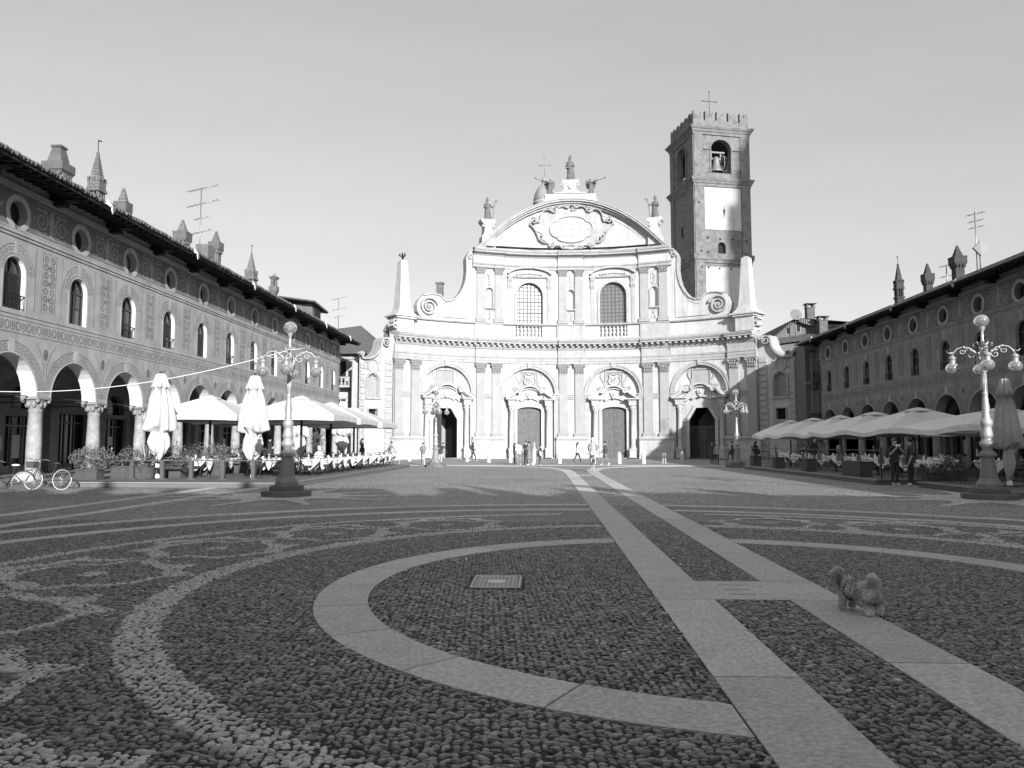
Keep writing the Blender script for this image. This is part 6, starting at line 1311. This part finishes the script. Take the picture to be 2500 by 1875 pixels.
for k in range(46):
    a = random.uniform(0, 2*PI); el = random.uniform(.25, 1.45); L_ = random.uniform(.9, 1.35); w_ = .035; d = Vector((math.cos(a)*math.cos(el), math.sin(a)*math.cos(el), math.sin(el))); s_ = Vector((-math.sin(a), math.cos(a), 0)); P = []
    for i in range(6): u = i/5; p = Vector((0, 0, .45))+d*L_*u+Vector((0, 0, -.35*u*u*(1.4-el))); ww = w_*(1-u)**.6; P += [p-s_*ww, p+s_*ww+Vector((0, 0, .01))]
    q.add(P, [(2*i, 2*i+1, 2*i+3, 2*i+2) for i in range(5)], k % 2)
q.build('leaves', [mat('sword_leaf_pale', .42, .5, .2), mat('sword_leaf', .16, .5, .3)], t, None, True)
# right terrace boxes, posts and glass screens
for i, (x, y, L_) in enumerate(((13.25, 49.3, .8), (13.2, 44.4, .7), (13.2, 39.3, .8), (13.3, 33.6, 1.9))):
    q = MB(); q.box(-.25, .25, -L_/2, L_/2, 0, .62); q.box(-.27, .27, -L_/2-.02, L_/2+.02, .58, .64); o = q.build('planter_box', [mat('grey_planter', .045, .7, .15)], None, None, True); o.location = (x, y, ZD); tag(o, ['farthest grey planter box on the edge of the shaded terrace', 'grey planter box in the middle of the shaded terrace edge', 'grey planter box before the white tables of the shaded terrace', 'large grey planter box left of the two men eating ice cream'][i], 'planter', 'planter boxes on the shaded terrace edge')
scr = thing('terrace_screen', 'row of dark posts with thin rails screening the shaded terrace', 'screen', (13.2, 40, ZD))
for y in (31.0, 34.9, 39.6, 44.8, 49.9): q = MB(); q.box(-.03, .03, y-40-.03, y-40+.03, 0, 1.25); q.build('post', [m_post], scr, None, True)
q = MB(); q.box(-.015, .015, -9, 9.9, 1.1, 1.13); q.box(-.012, .012, -9, 9.9, .72, .74); q.build('rail', [m_post], scr, None, True)
rack = thing('steel_frame', 'thin pale steel frame of an awning at the far end of the shaded terrace', 'frame', (19, 56, 0)); q = MB()
for x in (-4, -1, 2): q.tube([(x, 0, 0), (x, 0, 2.3)], .03, 5)
for z in (1.15, 1.9): q.tube([(-4, 0, z), (5, 0, z)], .025, 5)
q.build('tubes', [plain('pale_steel', .3, .5)], rack, None, True)
mb_ = thing('menu_stand', 'white menu board standing under the shaded parasols', 'sign', (17.8, 50.5, ZD)); q = MB(); q.box(-.22, .22, -.02, .02, .5, 1.5); q.build('board', [plain('white_board', .45, .6)], mb_, None, True); q = MB(); q.tube([(-.2, 0, 0), (-.2, 0, .5)], .02, 5); q.tube([(.2, 0, 0), (.2, 0, .5)], .02, 5); q.build('legs', [m_post], mb_, None, True)
for i, (x, y) in enumerate(((14.6, 26.6), (16.4, 24.4))):
    q = MB(); q.box(-.13, .13, -.012, .012, .55, .9); q.box(-.02, .02, -.01, .03, 0, .9, 1); o = q.build('menu_card', [plain('white_card', .5, .6), m_post], None, None, True); o.location = (x, y, ZD); o.rotation_euler = (.15, 0, .2); tag(o, ['small white menu card left of the near right lamp', 'small white menu card right of the near right lamp'][i], 'sign')
for i, (x, y) in enumerate(((15.0, 27.4), (17.0, 25.0), (17.5, 28.0))): dup(tb, (x, y, ZD), .2, ['bare dark cafe table left of the near right lamp', 'bare dark cafe table at the right edge behind the seated woman', 'bare dark cafe table deep behind the grey parasol'][i], 'bare tables of the shaded terrace')
for i, (x, y, a) in enumerate(((14.3, 27.6, 1.4), (15.8, 25.0, 2.0), (17.9, 25.6, -1.5), (16.9, 27.6, .5))): dup(chA, (x, y, ZD), a, ['dark chair just left of the near right lamp', 'dark chair under the seated woman beside the grey parasol', 'dark chair at the far right edge', 'dark chair behind the grey parasol'][i], 'dark chairs near the right lamp')

# ---------------- bicycles ----------------
def bicycle(label, loc, rz, rim=.6, basket=True, guard=False, lean=.08, mf=None):
    t = thing('bicycle', label, 'bicycle', loc, rz); t.rotation_euler = (lean, 0, rz); R_ = .34; mf = mf or m_post
    for x in (-.53, .53):
        q = MB(); q.tube([(x+R_*math.cos(a), 0, R_+R_*math.sin(a)) for a in np.linspace(0, 2*PI, 29)[:-1]], .016, 6, 0, True); w = q.build('wheel', [plain('pale_tyre', rim, .6)], t, None, True); q = MB()
        for k in range(18): a = 2*PI*k/18; q.tube([(x, 0, R_), (x+(R_-.02)*math.cos(a), 0, R_+(R_-.02)*math.sin(a))], .003, 3)
        q.ball((x, 0, R_), .035, (1, 1.5, 1), 8, 6); q.build('spokes', [plain('spoke_steel', .5, .3, .6)], w, None, True)
    q = MB(); bb = (-.08, 0, .29); st = (-.22, 0, .72); hd = (.36, 0, .86); hb_ = (.42, 0, .66)
    q.tube([bb, st], .017, 6); q.tube([st, (-.25, 0, .86)], .013, 6); q.tube([hd, hb_], .02, 6); q.tube([hb_, (.2, 0, .5), bb], .018, 6); q.tube([(.38, 0, .76), (.1, 0, .5), (-.17, 0, .52)], .014, 6)
    for s_ in (-.04, .04): q.tube([bb, (-.53, s_, R_)], .01, 5); q.tube([(-.2, 0, .68), (-.53, s_, R_)], .008, 5); q.tube([hb_, (.47, s_, .6), (.53, s_, R_)], .012, 5)
    q.build('frame', [mf], t, None, True)
    q = MB(); q.tube([hd, (.35, 0, .96), (.37, 0, 1.0)], .014, 6); q.tube([(.2, -.29, 1.0), (.3, -.26, 1.04), (.4, -.1, 1.02), (.4, .1, 1.02), (.3, .26, 1.04), (.2, .29, 1.0)], .012, 6); q.build('handlebar', [plain('chrome', .5, .25, .8)], t, None, True)
    q = MB(); q.ball((-.27, 0, .9), .12, (1.1, .65, .32), 12, 8); q.build('saddle', [plain('saddle_pale' if guard else 'saddle_dark', .6 if guard else .04, .5)], t, None, True)
    q = MB(); q.lathe(bb[0], 0, [(.09, 0), (.09, .01)], 12); q.v = [(a-0+.0, c_-.0, b_+.29) for a, b_, c_ in q.v]; q.tube([(-.08, -.1, .29), (.02, -.1, .15), (.02, -.17, .15)], .01, 4); q.tube([(-.08, .1, .29), (-.18, .1, .43), (-.18, .17, .43)], .01, 4); q.tube([(-.08, .03, .38), (-.53, .03, .4)], .008, 4); q.build('crank', [plain('chrome', .5)], t, None, True)
    q = MB(); q.band([(-.53+.365*math.cos(a), R_+.365*math.sin(a)) for a in np.linspace(.2, 2.9, 14)], .03, -.03, .03); q.band([(.53+.365*math.cos(a), R_+.365*math.sin(a)) for a in np.linspace(.9, 2.6, 10)], .02, -.03, .03); q.tube([(-.25, 0, .74), (-.8, 0, .74), (-.6, 0, .4)], .012, 5); q.build('mudguard', [mf], t, None, True)
    if guard: q = MB(); q.poly([(-.86, .42)]+[(-.53+.35*math.cos(a), R_+.35*math.sin(a)) for a in np.linspace(2.7, .5, 10)]+[(-.5, .32)], (), -.04); q.build('skirt_guard', [plain('guard_pale', .45, .5)], t, None, True)
    if basket:
        q = MB(); q.frus((.62, 0), .74, .96, .24, .32, .22, .3); q.build('basket', [mat('wicker', .07, .8, .4, 40)], t, None, True)
    return t
bicycle('dark bicycle with pale tyres and a front basket leaning by the first column', (-17.13, 25.99, 0), rad(177), .5, True)
bicycle('bicycle with a pale saddle and pale rear skirt guard, partly cut by the left edge', (-16.95, 23.65, 0), rad(188), .5, False, True)
bicycle('bicycle parked at the far end of the sunlit terrace, before the church', (-11.3, 55.3, 0), rad(0), .8, False, False, .05, plain('light_frame', .5, .4))
# ---------------- people ----------------
def skin_mesh(name, J, E_, mats_of, mats, parent, sub=2):
    """J: name -> (x,y,z,r); E_: (a,b,matindex). one continuous skinned surface, faces coloured by nearest limb"""
    names = list(J); idx = {n: i for i, n in enumerate(names)}
    me = bpy.data.meshes.new('tmp'); me.from_pydata([J[n][:3] for n in names], [(idx[a], idx[b]) for a, b, _ in E_], []); o = bpy.data.objects.new('tmp', me); COL.objects.link(o)
    md = o.modifiers.new('s', 'SKIN'); md.use_smooth_shade = True
    sv = me.skin_vertices[0].data
    for i, n in enumerate(names): sv[i].radius = (J[n][3], J[n][4] if len(J[n]) > 4 else J[n][3]); sv[i].use_root = (i == 0)
    s2 = o.modifiers.new('u', 'SUBSURF'); s2.levels = sub; s2.render_levels = sub
    dg = bpy.context.evaluated_depsgraph_get(); m2 = bpy.data.meshes.new_from_object(o.evaluated_get(dg)); bpy.data.objects.remove(o); bpy.data.meshes.remove(me); m2.name = name
    C = np.array([p.center[:] for p in m2.polygons]); best = np.full(len(C), 1e9); mi = np.zeros(len(C), int)
    for a, b, m in E_:
        A = np.array(J[a][:3]); B = np.array(J[b][:3]); d = B-A; t = np.clip(((C-A)@d)/max(1e-9, d@d), 0, 1); D = np.linalg.norm(C-A-t[:, None]*d, axis=1)-.5*(J[a][3]*(1-t)+J[b][3]*t); k = D < best; best[k] = D[k]; mi[k] = m
    m2.materials.clear()
    for q in mats: m2.materials.append(q)
    m2.polygons.foreach_set('material_index', mi.tolist()); m2.polygons.foreach_set('use_smooth', [True]*len(mi)); m2.update(); ob = bpy.data.objects.new(name, m2); return link(ob, parent)
def pm(v): return plain('cloth_%03d' % int(v*1000), v, .85)
def person(label, loc, face, pose='stand', H=1.72, top=.1, legs=.05, shoe=.5, hair=.03, hairkind='short', skirt=False, bag=None, long_coat=False, wide=1., fingers=False, bare=False, cone=False, grp=None):
    """face: heading in degrees, 0 = looking along +Y (towards the church)"""
    t = thing('person', label, 'person', loc, rad(-face), grp); k = H/1.72; J = {}; w = wide
    def j(n, x, y, z, r, r2=None): J[n] = (x*k, y*k, z*k, r*k*w, (r2 or r)*k*w)
    sit = pose in ('sit', 'cycle'); dz = -.42 if pose == 'sit' else (.0 if pose != 'cycle' else .06); lean = {'walk': .05, 'cycle': .2, 'bend': .42, 'sit': .04, 'kick': .12}.get(pose, 0)
    hp = .93+dz; j('pelvis', 0, 0, hp, .125, .10); j('waist', 0, lean*.35, hp+.16, .115, .09); j('chest', 0, lean*.75, hp+.36, .135, .10); j('neckb', 0, lean, hp+.52, .07, .065); j('neck', 0, lean*1.05+.01, hp+.58, .048); j('head1', 0, lean*1.1+.02, hp+.66, .078, .085); j('head2', 0, lean*1.12+.025, hp+.75, .078, .088); j('nose', 0, lean*1.12+.12, hp+.665, .014)
    for s_, S_ in ((-1, 'l'), (1, 'r')):
        j('sh'+S_, .165*s_, lean*.98, hp+.47, .058)
        st = 0
        if pose == 'walk': st = s_*.26
        if pose == 'sit': K_ = (.1*s_, .42, hp+.0); A_ = (.1*s_, .46, hp-.42); F_ = (.1*s_, .6, hp-.47)
        elif pose == 'cycle': K_ = (.11*s_, .34, hp-.12+s_*.1); A_ = (.1*s_, .2, hp-.5+s_*.1); F_ = (.1*s_, .33, hp-.54+s_*.1)
        elif pose == 'walk': K_ = (.09*s_, st*.55+.06, .5); A_ = (.085*s_, st*1.15-.03, .1+(.08 if st < 0 else 0)); F_ = (.09*s_, st*1.15+.12, .05)
        elif pose == 'kick' and s_ < 0: K_ = (-.3, .3, .62); A_ = (-.62, .5, .48); F_ = (-.72, .56, .46)
        else: K_ = (.09*s_, .02, .5); A_ = (.095*s_, -.01, .1); F_ = (.11*s_, .14, .04)
        j('hip'+S_, .085*s_, 0, hp-.06, .095); j('kn'+S_, *K_, .062); j('an'+S_, *A_, .042); j('ft'+S_, *F_, .036)
        if pose == 'cycle': Eb = (.25*s_, lean+.16, hp+.3); Wr = (.22*s_, lean+.34, hp+.16)
        elif pose == 'phone': Eb = (.22*s_, lean+.04, hp+.2); Wr = (.1*s_, lean+.26, hp+.32)
        elif pose == 'cone' and s_*(1 if cone != 'left' else -1) > 0: Eb = (.24*s_, .06, hp+.2); Wr = (.16*s_, .27, hp+.42)
        elif pose == 'bend': Eb = (.2*s_, lean+.18, hp+.2); Wr = (.16*s_, lean+.36, hp+.05)
        elif pose == 'sit': Eb = (.22*s_, .1, hp+.2); Wr = (.14*s_, .32, hp+.28)
        elif pose == 'cross': Eb = (.24*s_, .03, hp+.2); Wr = (.02*s_, .2, hp+.22)
        else: Eb = (.225*s_, lean-.02-st*.3, hp+.2); Wr = (.24*s_, lean+.08-st*.7, hp-.03)
        j('el'+S_, *Eb, .044); j('wr'+S_, *Wr, .03); d = Vector(Wr)-Vector(Eb); d.normalize(); h = Vector(Wr)+d*.085; j('ha'+S_, *h, .032, .022)
        if fingers:
            sd_ = Vector((0, 0, 1)).cross(d); sd_ = sd_.normalized() if sd_.length > .1 else Vector((1, 0, 0))
            for f_ in range(4): p = h+d*(.05+.01*(1-abs(f_-1.3)))+sd_*(f_-1.5)*.02; q_ = p+d*.035+Vector((0, .0, -.015)); j('f%d%s' % (f_, S_), *p, .0095); j('g%d%s' % (f_, S_), *q_, .008)
            p = Vector(Wr)+d*.05-sd_*.04+Vector((0, 0, .01)); j('th'+S_, *p, .01)
    T, L, SK, SH = 1, 2, 0, 3
    E_ = [('pelvis', 'waist', T), ('waist', 'chest', T), ('chest', 'neckb', T), ('neckb', 'neck', SK), ('neck', 'head1', SK), ('head1', 'head2', SK), ('head1', 'nose', SK)]
    for S_ in 'lr':
        E_ += [('neckb', 'sh'+S_, T), ('sh'+S_, 'el'+S_, T), ('el'+S_, 'wr'+S_, SK if bare else T), ('wr'+S_, 'ha'+S_, SK), ('pelvis', 'hip'+S_, L if not long_coat else T), ('hip'+S_, 'kn'+S_, L), ('kn'+S_, 'an'+S_, L if pose != 'cycle' else SK), ('an'+S_, 'ft'+S_, SH)]
        if fingers:
            for f_ in range(4): E_ += [('ha'+S_, 'f%d%s' % (f_, S_), SK), ('f%d%s' % (f_, S_), 'g%d%s' % (f_, S_), SK)]
            E_ += [('wr'+S_, 'th'+S_, SK)]
    skin_mesh('body', J, E_, None, [m_skin, pm(top), pm(legs), pm(shoe)], t)
    hx, hy, hz = J['head2'][:3]; q = MB(); q.ball((hx, hy-.022*k, hz+.005*k), .098*k, (.95, 1.0, .95), 14, 10, 0, .03)
    keep = [i for i, f in enumerate(q.f) if not (sum(q.v[a][1] for a in f)/4 > hy+.045*k and sum(q.v[a][2] for a in f)/4 < hz+.03*k) and sum(q.v[a][2] for a in f)/4 > hz-.075*k]
    q.f = [q.f[i] for i in keep]; q.m = [q.m[i] for i in keep]; q.s = [q.s[i] for i in keep]
    if hairkind == 'long': q.tube([(hx, hy-.05*k, hz), (hx, hy-.1*k, hz-.12*k), (hx, hy-.13*k, hz-.3*k), (hx, hy-.12*k, hz-.42*k)], [.08*k, .085*k, .07*k, .03*k], 8)
    if hairkind == 'bob': q.tube([(hx, hy-.04*k, hz), (hx, hy-.06*k, hz-.1*k), (hx, hy-.05*k, hz-.17*k)], [.09*k, .1*k, .05*k], 8)
    if hairkind != 'bald': q.build('hair', [plain('hair_%03d' % int(hair*1000), hair, .7)], t, None, True)
    if long_coat or skirt:
        z1 = (hp+.12)*k; z0 = (.48 if long_coat else .55)*k; q = MB(); q.lathe(0, 0, [(.15*k, z1), (.18*k, (z0+z1)/2), (.2*k, z0)], 14); q.build('coat_skirt', [pm(top if long_coat else legs)], t, None, True)
    elif pose not in ('sit', 'cycle'):
        q = MB(); q.lathe(0, 0, [(.132*k*w, (hp+.2)*k), (.155*k*w, (hp+.02)*k), (.16*k*w, (hp-.08)*k)], 14); q.build('jacket_hem', [pm(top)], t, None, True)
    if bag: 
        q = MB(); bx = {'back': (0, -.2, hp+.32), 'right': (.3, -.05, hp+.1), 'left': (-.3, -.05, hp+.1)}[bag[0]]; q.ball([c*k for c in bx], .16*k, (.9, .75, 1.25), 10, 8); q.tube([(bx[0]*k, bx[1]*k, bx[2]*k), (0.05*k, -.08*k, (hp+.55)*k)], .012, 4); q.build('bag', [pm(bag[1])], t, None, True)
    if cone:
        S_ = 'l' if cone == 'left' else 'r'; x, y, z = J['ha'+S_][:3]; o = thing('ice_cream', label.split(',')[0].split(' eating')[0]+"'s ice cream cone", 'ice cream', (0, 0, 0)); bpy.data.objects.remove(o)
        c, s2_ = math.cos(-rad(face)), math.sin(-rad(face)); wx = loc[0]+x*c-y*s2_; wy = loc[1]+x*s2_+y*c
        ic = thing('ice_cream', 'ice cream cone held by the ' + ('bearded man in profile' if cone == 'right2' else 'man facing the viewer'), 'ice cream', (wx, wy, loc[2]+z)); q = MB(); q.lathe(0, 0, [(.008, -.07), (.03, .06)], 10); q.build('cone', [pm(.3)], ic, None, True); q = MB(); q.ball((0, 0, .085), .045, (1, 1, 1.1), 10, 8); q.build('scoop', [pm(.8)], ic, None, True)
    return t
gp = 'people walking before the church'
person('person in a dark jacket and pale trousers standing left of the far left lamp', (-9.15, 57.8, 0), 170, 'cross', 1.66, .16, .45, .8, .08, 'bob')
person('person in a dark jacket with a backpack beside the far left lamp', (-7.9, 58.2, 0), 20, 'bend', 1.66, .04, .4, .5, .08, bag=('back', .05))
person('person in a long dark coat with a bag walking past the church base', (-6.6, 70.8, .004), 80, 'walk', 1.74, .04, .03, .5, .03, 'long', bag=('back', .05))
person('person half hidden at the left of the group of friends', (-2.35, 60.4, .004), 70, 'stand', 1.62, .05, .05, .05, .03, 'long')
person('person in a white shirt and baggy grey trousers seen from behind in the group', (-1.93, 57.4, 0), 10, 'stand', 1.75, .75, .2, .6, .1, 'bob', wide=1.1, bare=True)
person('person in a black shirt and black trousers in the group of friends', (-1.45, 59.8, .004), -160, 'stand', 1.78, .025, .02, .03, .03, bare=True)
person('person in a long grey coat with white shoes in the group', (-1.15, 56.7, 0), -60, 'phone', 1.72, .17, .2, .85, .02, long_coat=True)
person('person in a white top standing behind the child near the closed door', (-.9, 65.5, .004), 80, 'cross', 1.68, .75, .04, .5, .3, 'bob')
person('child in dark clothes kicking out a leg, a pale bag on the back', (-.42, 56.6, 0), 60, 'kick', 1.48, .03, .05, .4, .03, bag=('right', .6))
person('person with long dark hair in a white top striding past the second bollard', (2.75, 66.0, .004), 75, 'walk', 1.7, .75, .02, .05, .03, 'long')
person('person in a dark jacket and grey trousers walking right of the cyclist', (4.5, 57.5, 0), -70, 'walk', 1.74, .05, .18, .85, .03)
person('person with grey hair and a pale shirt standing by the barred door', (12.9, 58.6, 0), -150, 'stand', 1.62, .3, .04, .05, .5)
person('person standing behind the pale shirted one by the barred door', (12.95, 60.6, .004), 160, 'stand', 1.72, .06, .05, .05, .05)
person('person in a long pale coat with a handbag by the barred door', (13.7, 58.8, 0), -120, 'stand', 1.58, .28, .28, .1, .25, 'bob', long_coat=True, bag=('left', .1))
person('person in a dark waistcoat leaning at the far right lamp', (13.9, 58.0, 0), 110, 'cross', 1.75, .04, .03, .1, .03)
person('person with long dark hair and a dark bag right of the far right lamp', (14.95, 55.5, 0), 60, 'stand', 1.74, .02, .02, .05, .02, 'long', bag=('right', .02))
person('dark person standing at the church end of the sunlit terrace', (-12.1, 50.8, ZD), 90, 'stand', 1.7, .015, .015, .05, .02, 'long', wide=1.15)
person('person in a dark shirt bending over the parked bicycle before the church', (-11.5, 55.8, 0), 120, 'bend', 1.72, .15, .12, .2, .05, bare=True)
person('broad man in a dark grey shirt seated on the sunlit terrace', (-11.15, 33.6, ZD), 10, 'sit', 1.8, .10, .08, .1, .2, wide=1.2)
person('fair haired woman in a white top seated beside the broad man', (-10.1, 34.3, ZD), -40, 'sit', 1.66, .7, .2, .3, .4, 'bob', bare=True)
person('waiter in dark clothes standing between the tables of the sunlit terrace', (-13.0, 36.0, ZD), 60, 'phone', 1.72, .03, .03, .05, .03, bare=True)
person('dark haired person seated in the shade of the lit arcade', (-21.3, 37.0, .18), 100, 'sit', 1.7, .02, .02, .05, .02)
person('man facing the viewer eating ice cream, in a dark shirt and dark trousers', (13.05, 29.5, 0), 165, 'cone', 1.74, .025, .03, .5, .12, bare=True, fingers=True, cone='left2', wide=1.12)
person('bearded man in profile eating ice cream, in a dark grey shirt with pale shoes', (13.55, 29.3, 0), -75, 'cone', 1.74, .045, .02, .6, .02, bare=True, fingers=True, cone='right2', wide=1.1)
person('dark clothed woman seated with her back to the viewer right of the near right lamp', (15.85, 25.0, ZD), -10, 'sit', 1.72, .012, .02, .1, .012, 'bob', wide=1.15)
person('waiter standing dark under the near open parasol', (17.6, 31.8, ZD), 200, 'stand', 1.76, .02, .02, .05, .02, bare=True)
person('man in a pale shirt seated behind the near right lamp', (17.0, 28.8, ZD), 150, 'sit', 1.7, .12, .05, .1, .02)
person('dark person walking beside a white table in the middle of the shaded terrace', (14.2, 41.5, ZD), 150, 'walk', 1.7, .03, .12, .3, .05)
person('person seated at the far end of the shaded terrace', (15.9, 48.3, ZD), 180, 'sit', 1.7, .03, .05, .1, .03)
person('person in dark clothes seated under the middle parasol of the shaded terrace', (17.9, 42.8, ZD), -140, 'sit', 1.75, .03, .05, .1, .03, 'bob')
person('fair haired person seated between two white tables of the shaded terrace', (16.6, 44.6, ZD), 90, 'sit', 1.66, .1, .05, .1, .25, 'bob')
cyc = person('cyclist with short white hair in a loose pale grey shirt riding towards the church', (2.75, 44.3, .05), 2, 'cycle', 1.78, .30, .42, .1, .75, wide=1.2)
bicycle('bicycle ridden by the white haired cyclist', (2.75, 44.42, 0), rad(92), .12, False, False, 0)
# small dog in front of the group
def quadruped(label, loc, rz, h, v1, tail=True):
    t = thing('dog', label, 'dog', loc, rz); k = h/.36; J = {}
    def j(n, x, y, z, r): J[n] = (x*k, y*k, z*k, r*k)
    j('mid', 0, 0, .185, .068); j('chest', .12, 0, .19, .074); j('rump', -.13, 0, .195, .066); j('neck', .17, .015, .25, .05); j('head', .19, .05, .315, .052); j('muz', .215, .105, .295, .03); j('brow', .17, .03, .335, .04)
    j('t1', -.17, 0, .235, .02); j('t2', -.175, 0, .285, .02); j('t3', -.13, .0, .315, .02); j('t4', -.095, 0, .29, .012)
    for S_, s_ in (('l', 1), ('r', -1)):
        j('sh'+S_, .13, .055*s_, .15, .034); j('fk'+S_, .135, .058*s_, .08, .024); j('fp'+S_, .145, .06*s_, .022, .024)
        j('hp'+S_, -.13, .05*s_, .15, .042); j('hk'+S_, -.105, .055*s_, .10, .028); j('hh'+S_, -.155, .055*s_, .065, .02); j('hf'+S_, -.135, .058*s_, .02, .024)
    E_ = [('mid', 'chest', 0), ('mid', 'rump', 0), ('chest', 'neck', 0), ('neck', 'head', 0), ('head', 'muz', 0), ('head', 'brow', 0), ('rump', 't1', 0), ('t1', 't2', 0), ('t2', 't3', 0), ('t3', 't4', 0)]
    for S_ in 'lr': E_ += [('chest', 'sh'+S_, 0), ('sh'+S_, 'fk'+S_, 0), ('fk'+S_, 'fp'+S_, 0), ('rump', 'hp'+S_, 0), ('hp'+S_, 'hk'+S_, 0), ('hk'+S_, 'hh'+S_, 0), ('hh'+S_, 'hf'+S_, 0)]
    b = skin_mesh('body', J, E_, None, [mat('dog_skin', v1*1.0, .9, .3, 9)], t); return t, b, k
sm_dog, _, _ = quadruped('tiny pale dog at the feet of the group of friends', (-.85, 56.4, 0), 0, .24, .6)
dog, body, k = quadruped('small shaggy dog with a dark harness and curled tail standing on the granite track', (2.865, 7.28, .024), rad(116), .385, .5)
# shaggy coat: locks of fur all over the body
me = body.data; area = np.array([p.area for p in me.polygons]); cen = np.array([p.center[:] for p in me.polygons]); nor = np.array([p.normal[:] for p in me.polygons]); pick = rng.choice(len(area), 30000, p=area/area.sum())
V = []; F = []; A_ = []
for n_, i in enumerate(pick):
    c = cen[i]+rng.normal(0, .006, 3); z = c[2]; nn = nor[i]; tailz = c[0] < -.08 and z > .24; head = c[0] > .13 and z > .24
    d = nn*.55+np.array([-.25, 0, -.6 if not tailz else .25])+rng.normal(0, .22, 3); d /= np.linalg.norm(d); L_ = rng.uniform(.013, .026)*(1.25 if tailz else 1)*(1.15 if head else 1); s_ = np.cross(d, nn+rng.normal(0, .3, 3)); s_ /= max(1e-6, np.linalg.norm(s_)); w_ = rng.uniform(.0022, .0045)
    b_ = len(V); V += [c-s_*w_, c+s_*w_, c+d*L_*.6+nn*.004, c+d*L_]; F += [(b_, b_+1, b_+2), (b_, b_+2, b_+3)] if False else [(b_, b_+1, b_+3)]
    v = .66+.18*math.sin(c[0]*30)*math.sin(c[2]*40)+rng.uniform(-.05, .08); v += .16 if tailz or z < .08 or (head and c[1] < .05) else 0; v -= .06 if (head and .03 < c[1] < .1 and z < .31) else 0; A_ += [max(.03, v)]*4
fm = bpy.data.meshes.new('fur'); fm.from_pydata([tuple(v) for v in V], [], F); at_ = fm.attributes.new('stone', 'FLOAT', 'POINT'); at_.data.foreach_set('value', A_); fm.materials.append(m_peb); link(bpy.data.objects.new('fur', fm), dog)
q = MB(); q.tube([(.10+.0*math.cos(a), .088*math.cos(a), .19+.088*math.sin(a)) for a in np.linspace(0, 2*PI, 20)[:-1]], .008, 5, 0, True); q.tube([(.15+.05*math.sin(a), .075*math.cos(a)+.008, .235+.062*math.sin(a)) for a in np.linspace(0, 2*PI, 20)[:-1]], .011, 5, 0, True); q.tube([(.1, 0, .28), (.0, .0, .268), (-.1, .0, .268), (-.17, -.02, .26)], .008, 5); q.tube([(.1, .0, .1), (.16, .0, .16)], .008, 5); q.build('harness', [m_post], dog, None, True)
q = MB()
for s_ in (-1, 1): q.ball((.155, .045+.05*s_*.9, .29), .032, (.9, .55, 1.5), 10, 8)
q.build('ears', [mat('dog_ear', .14, .9, .3, 20)], dog, None, True)
q = MB(); q.ball((.222, .137, .297), .009); q.build('nose', [m_post], dog, None, True)
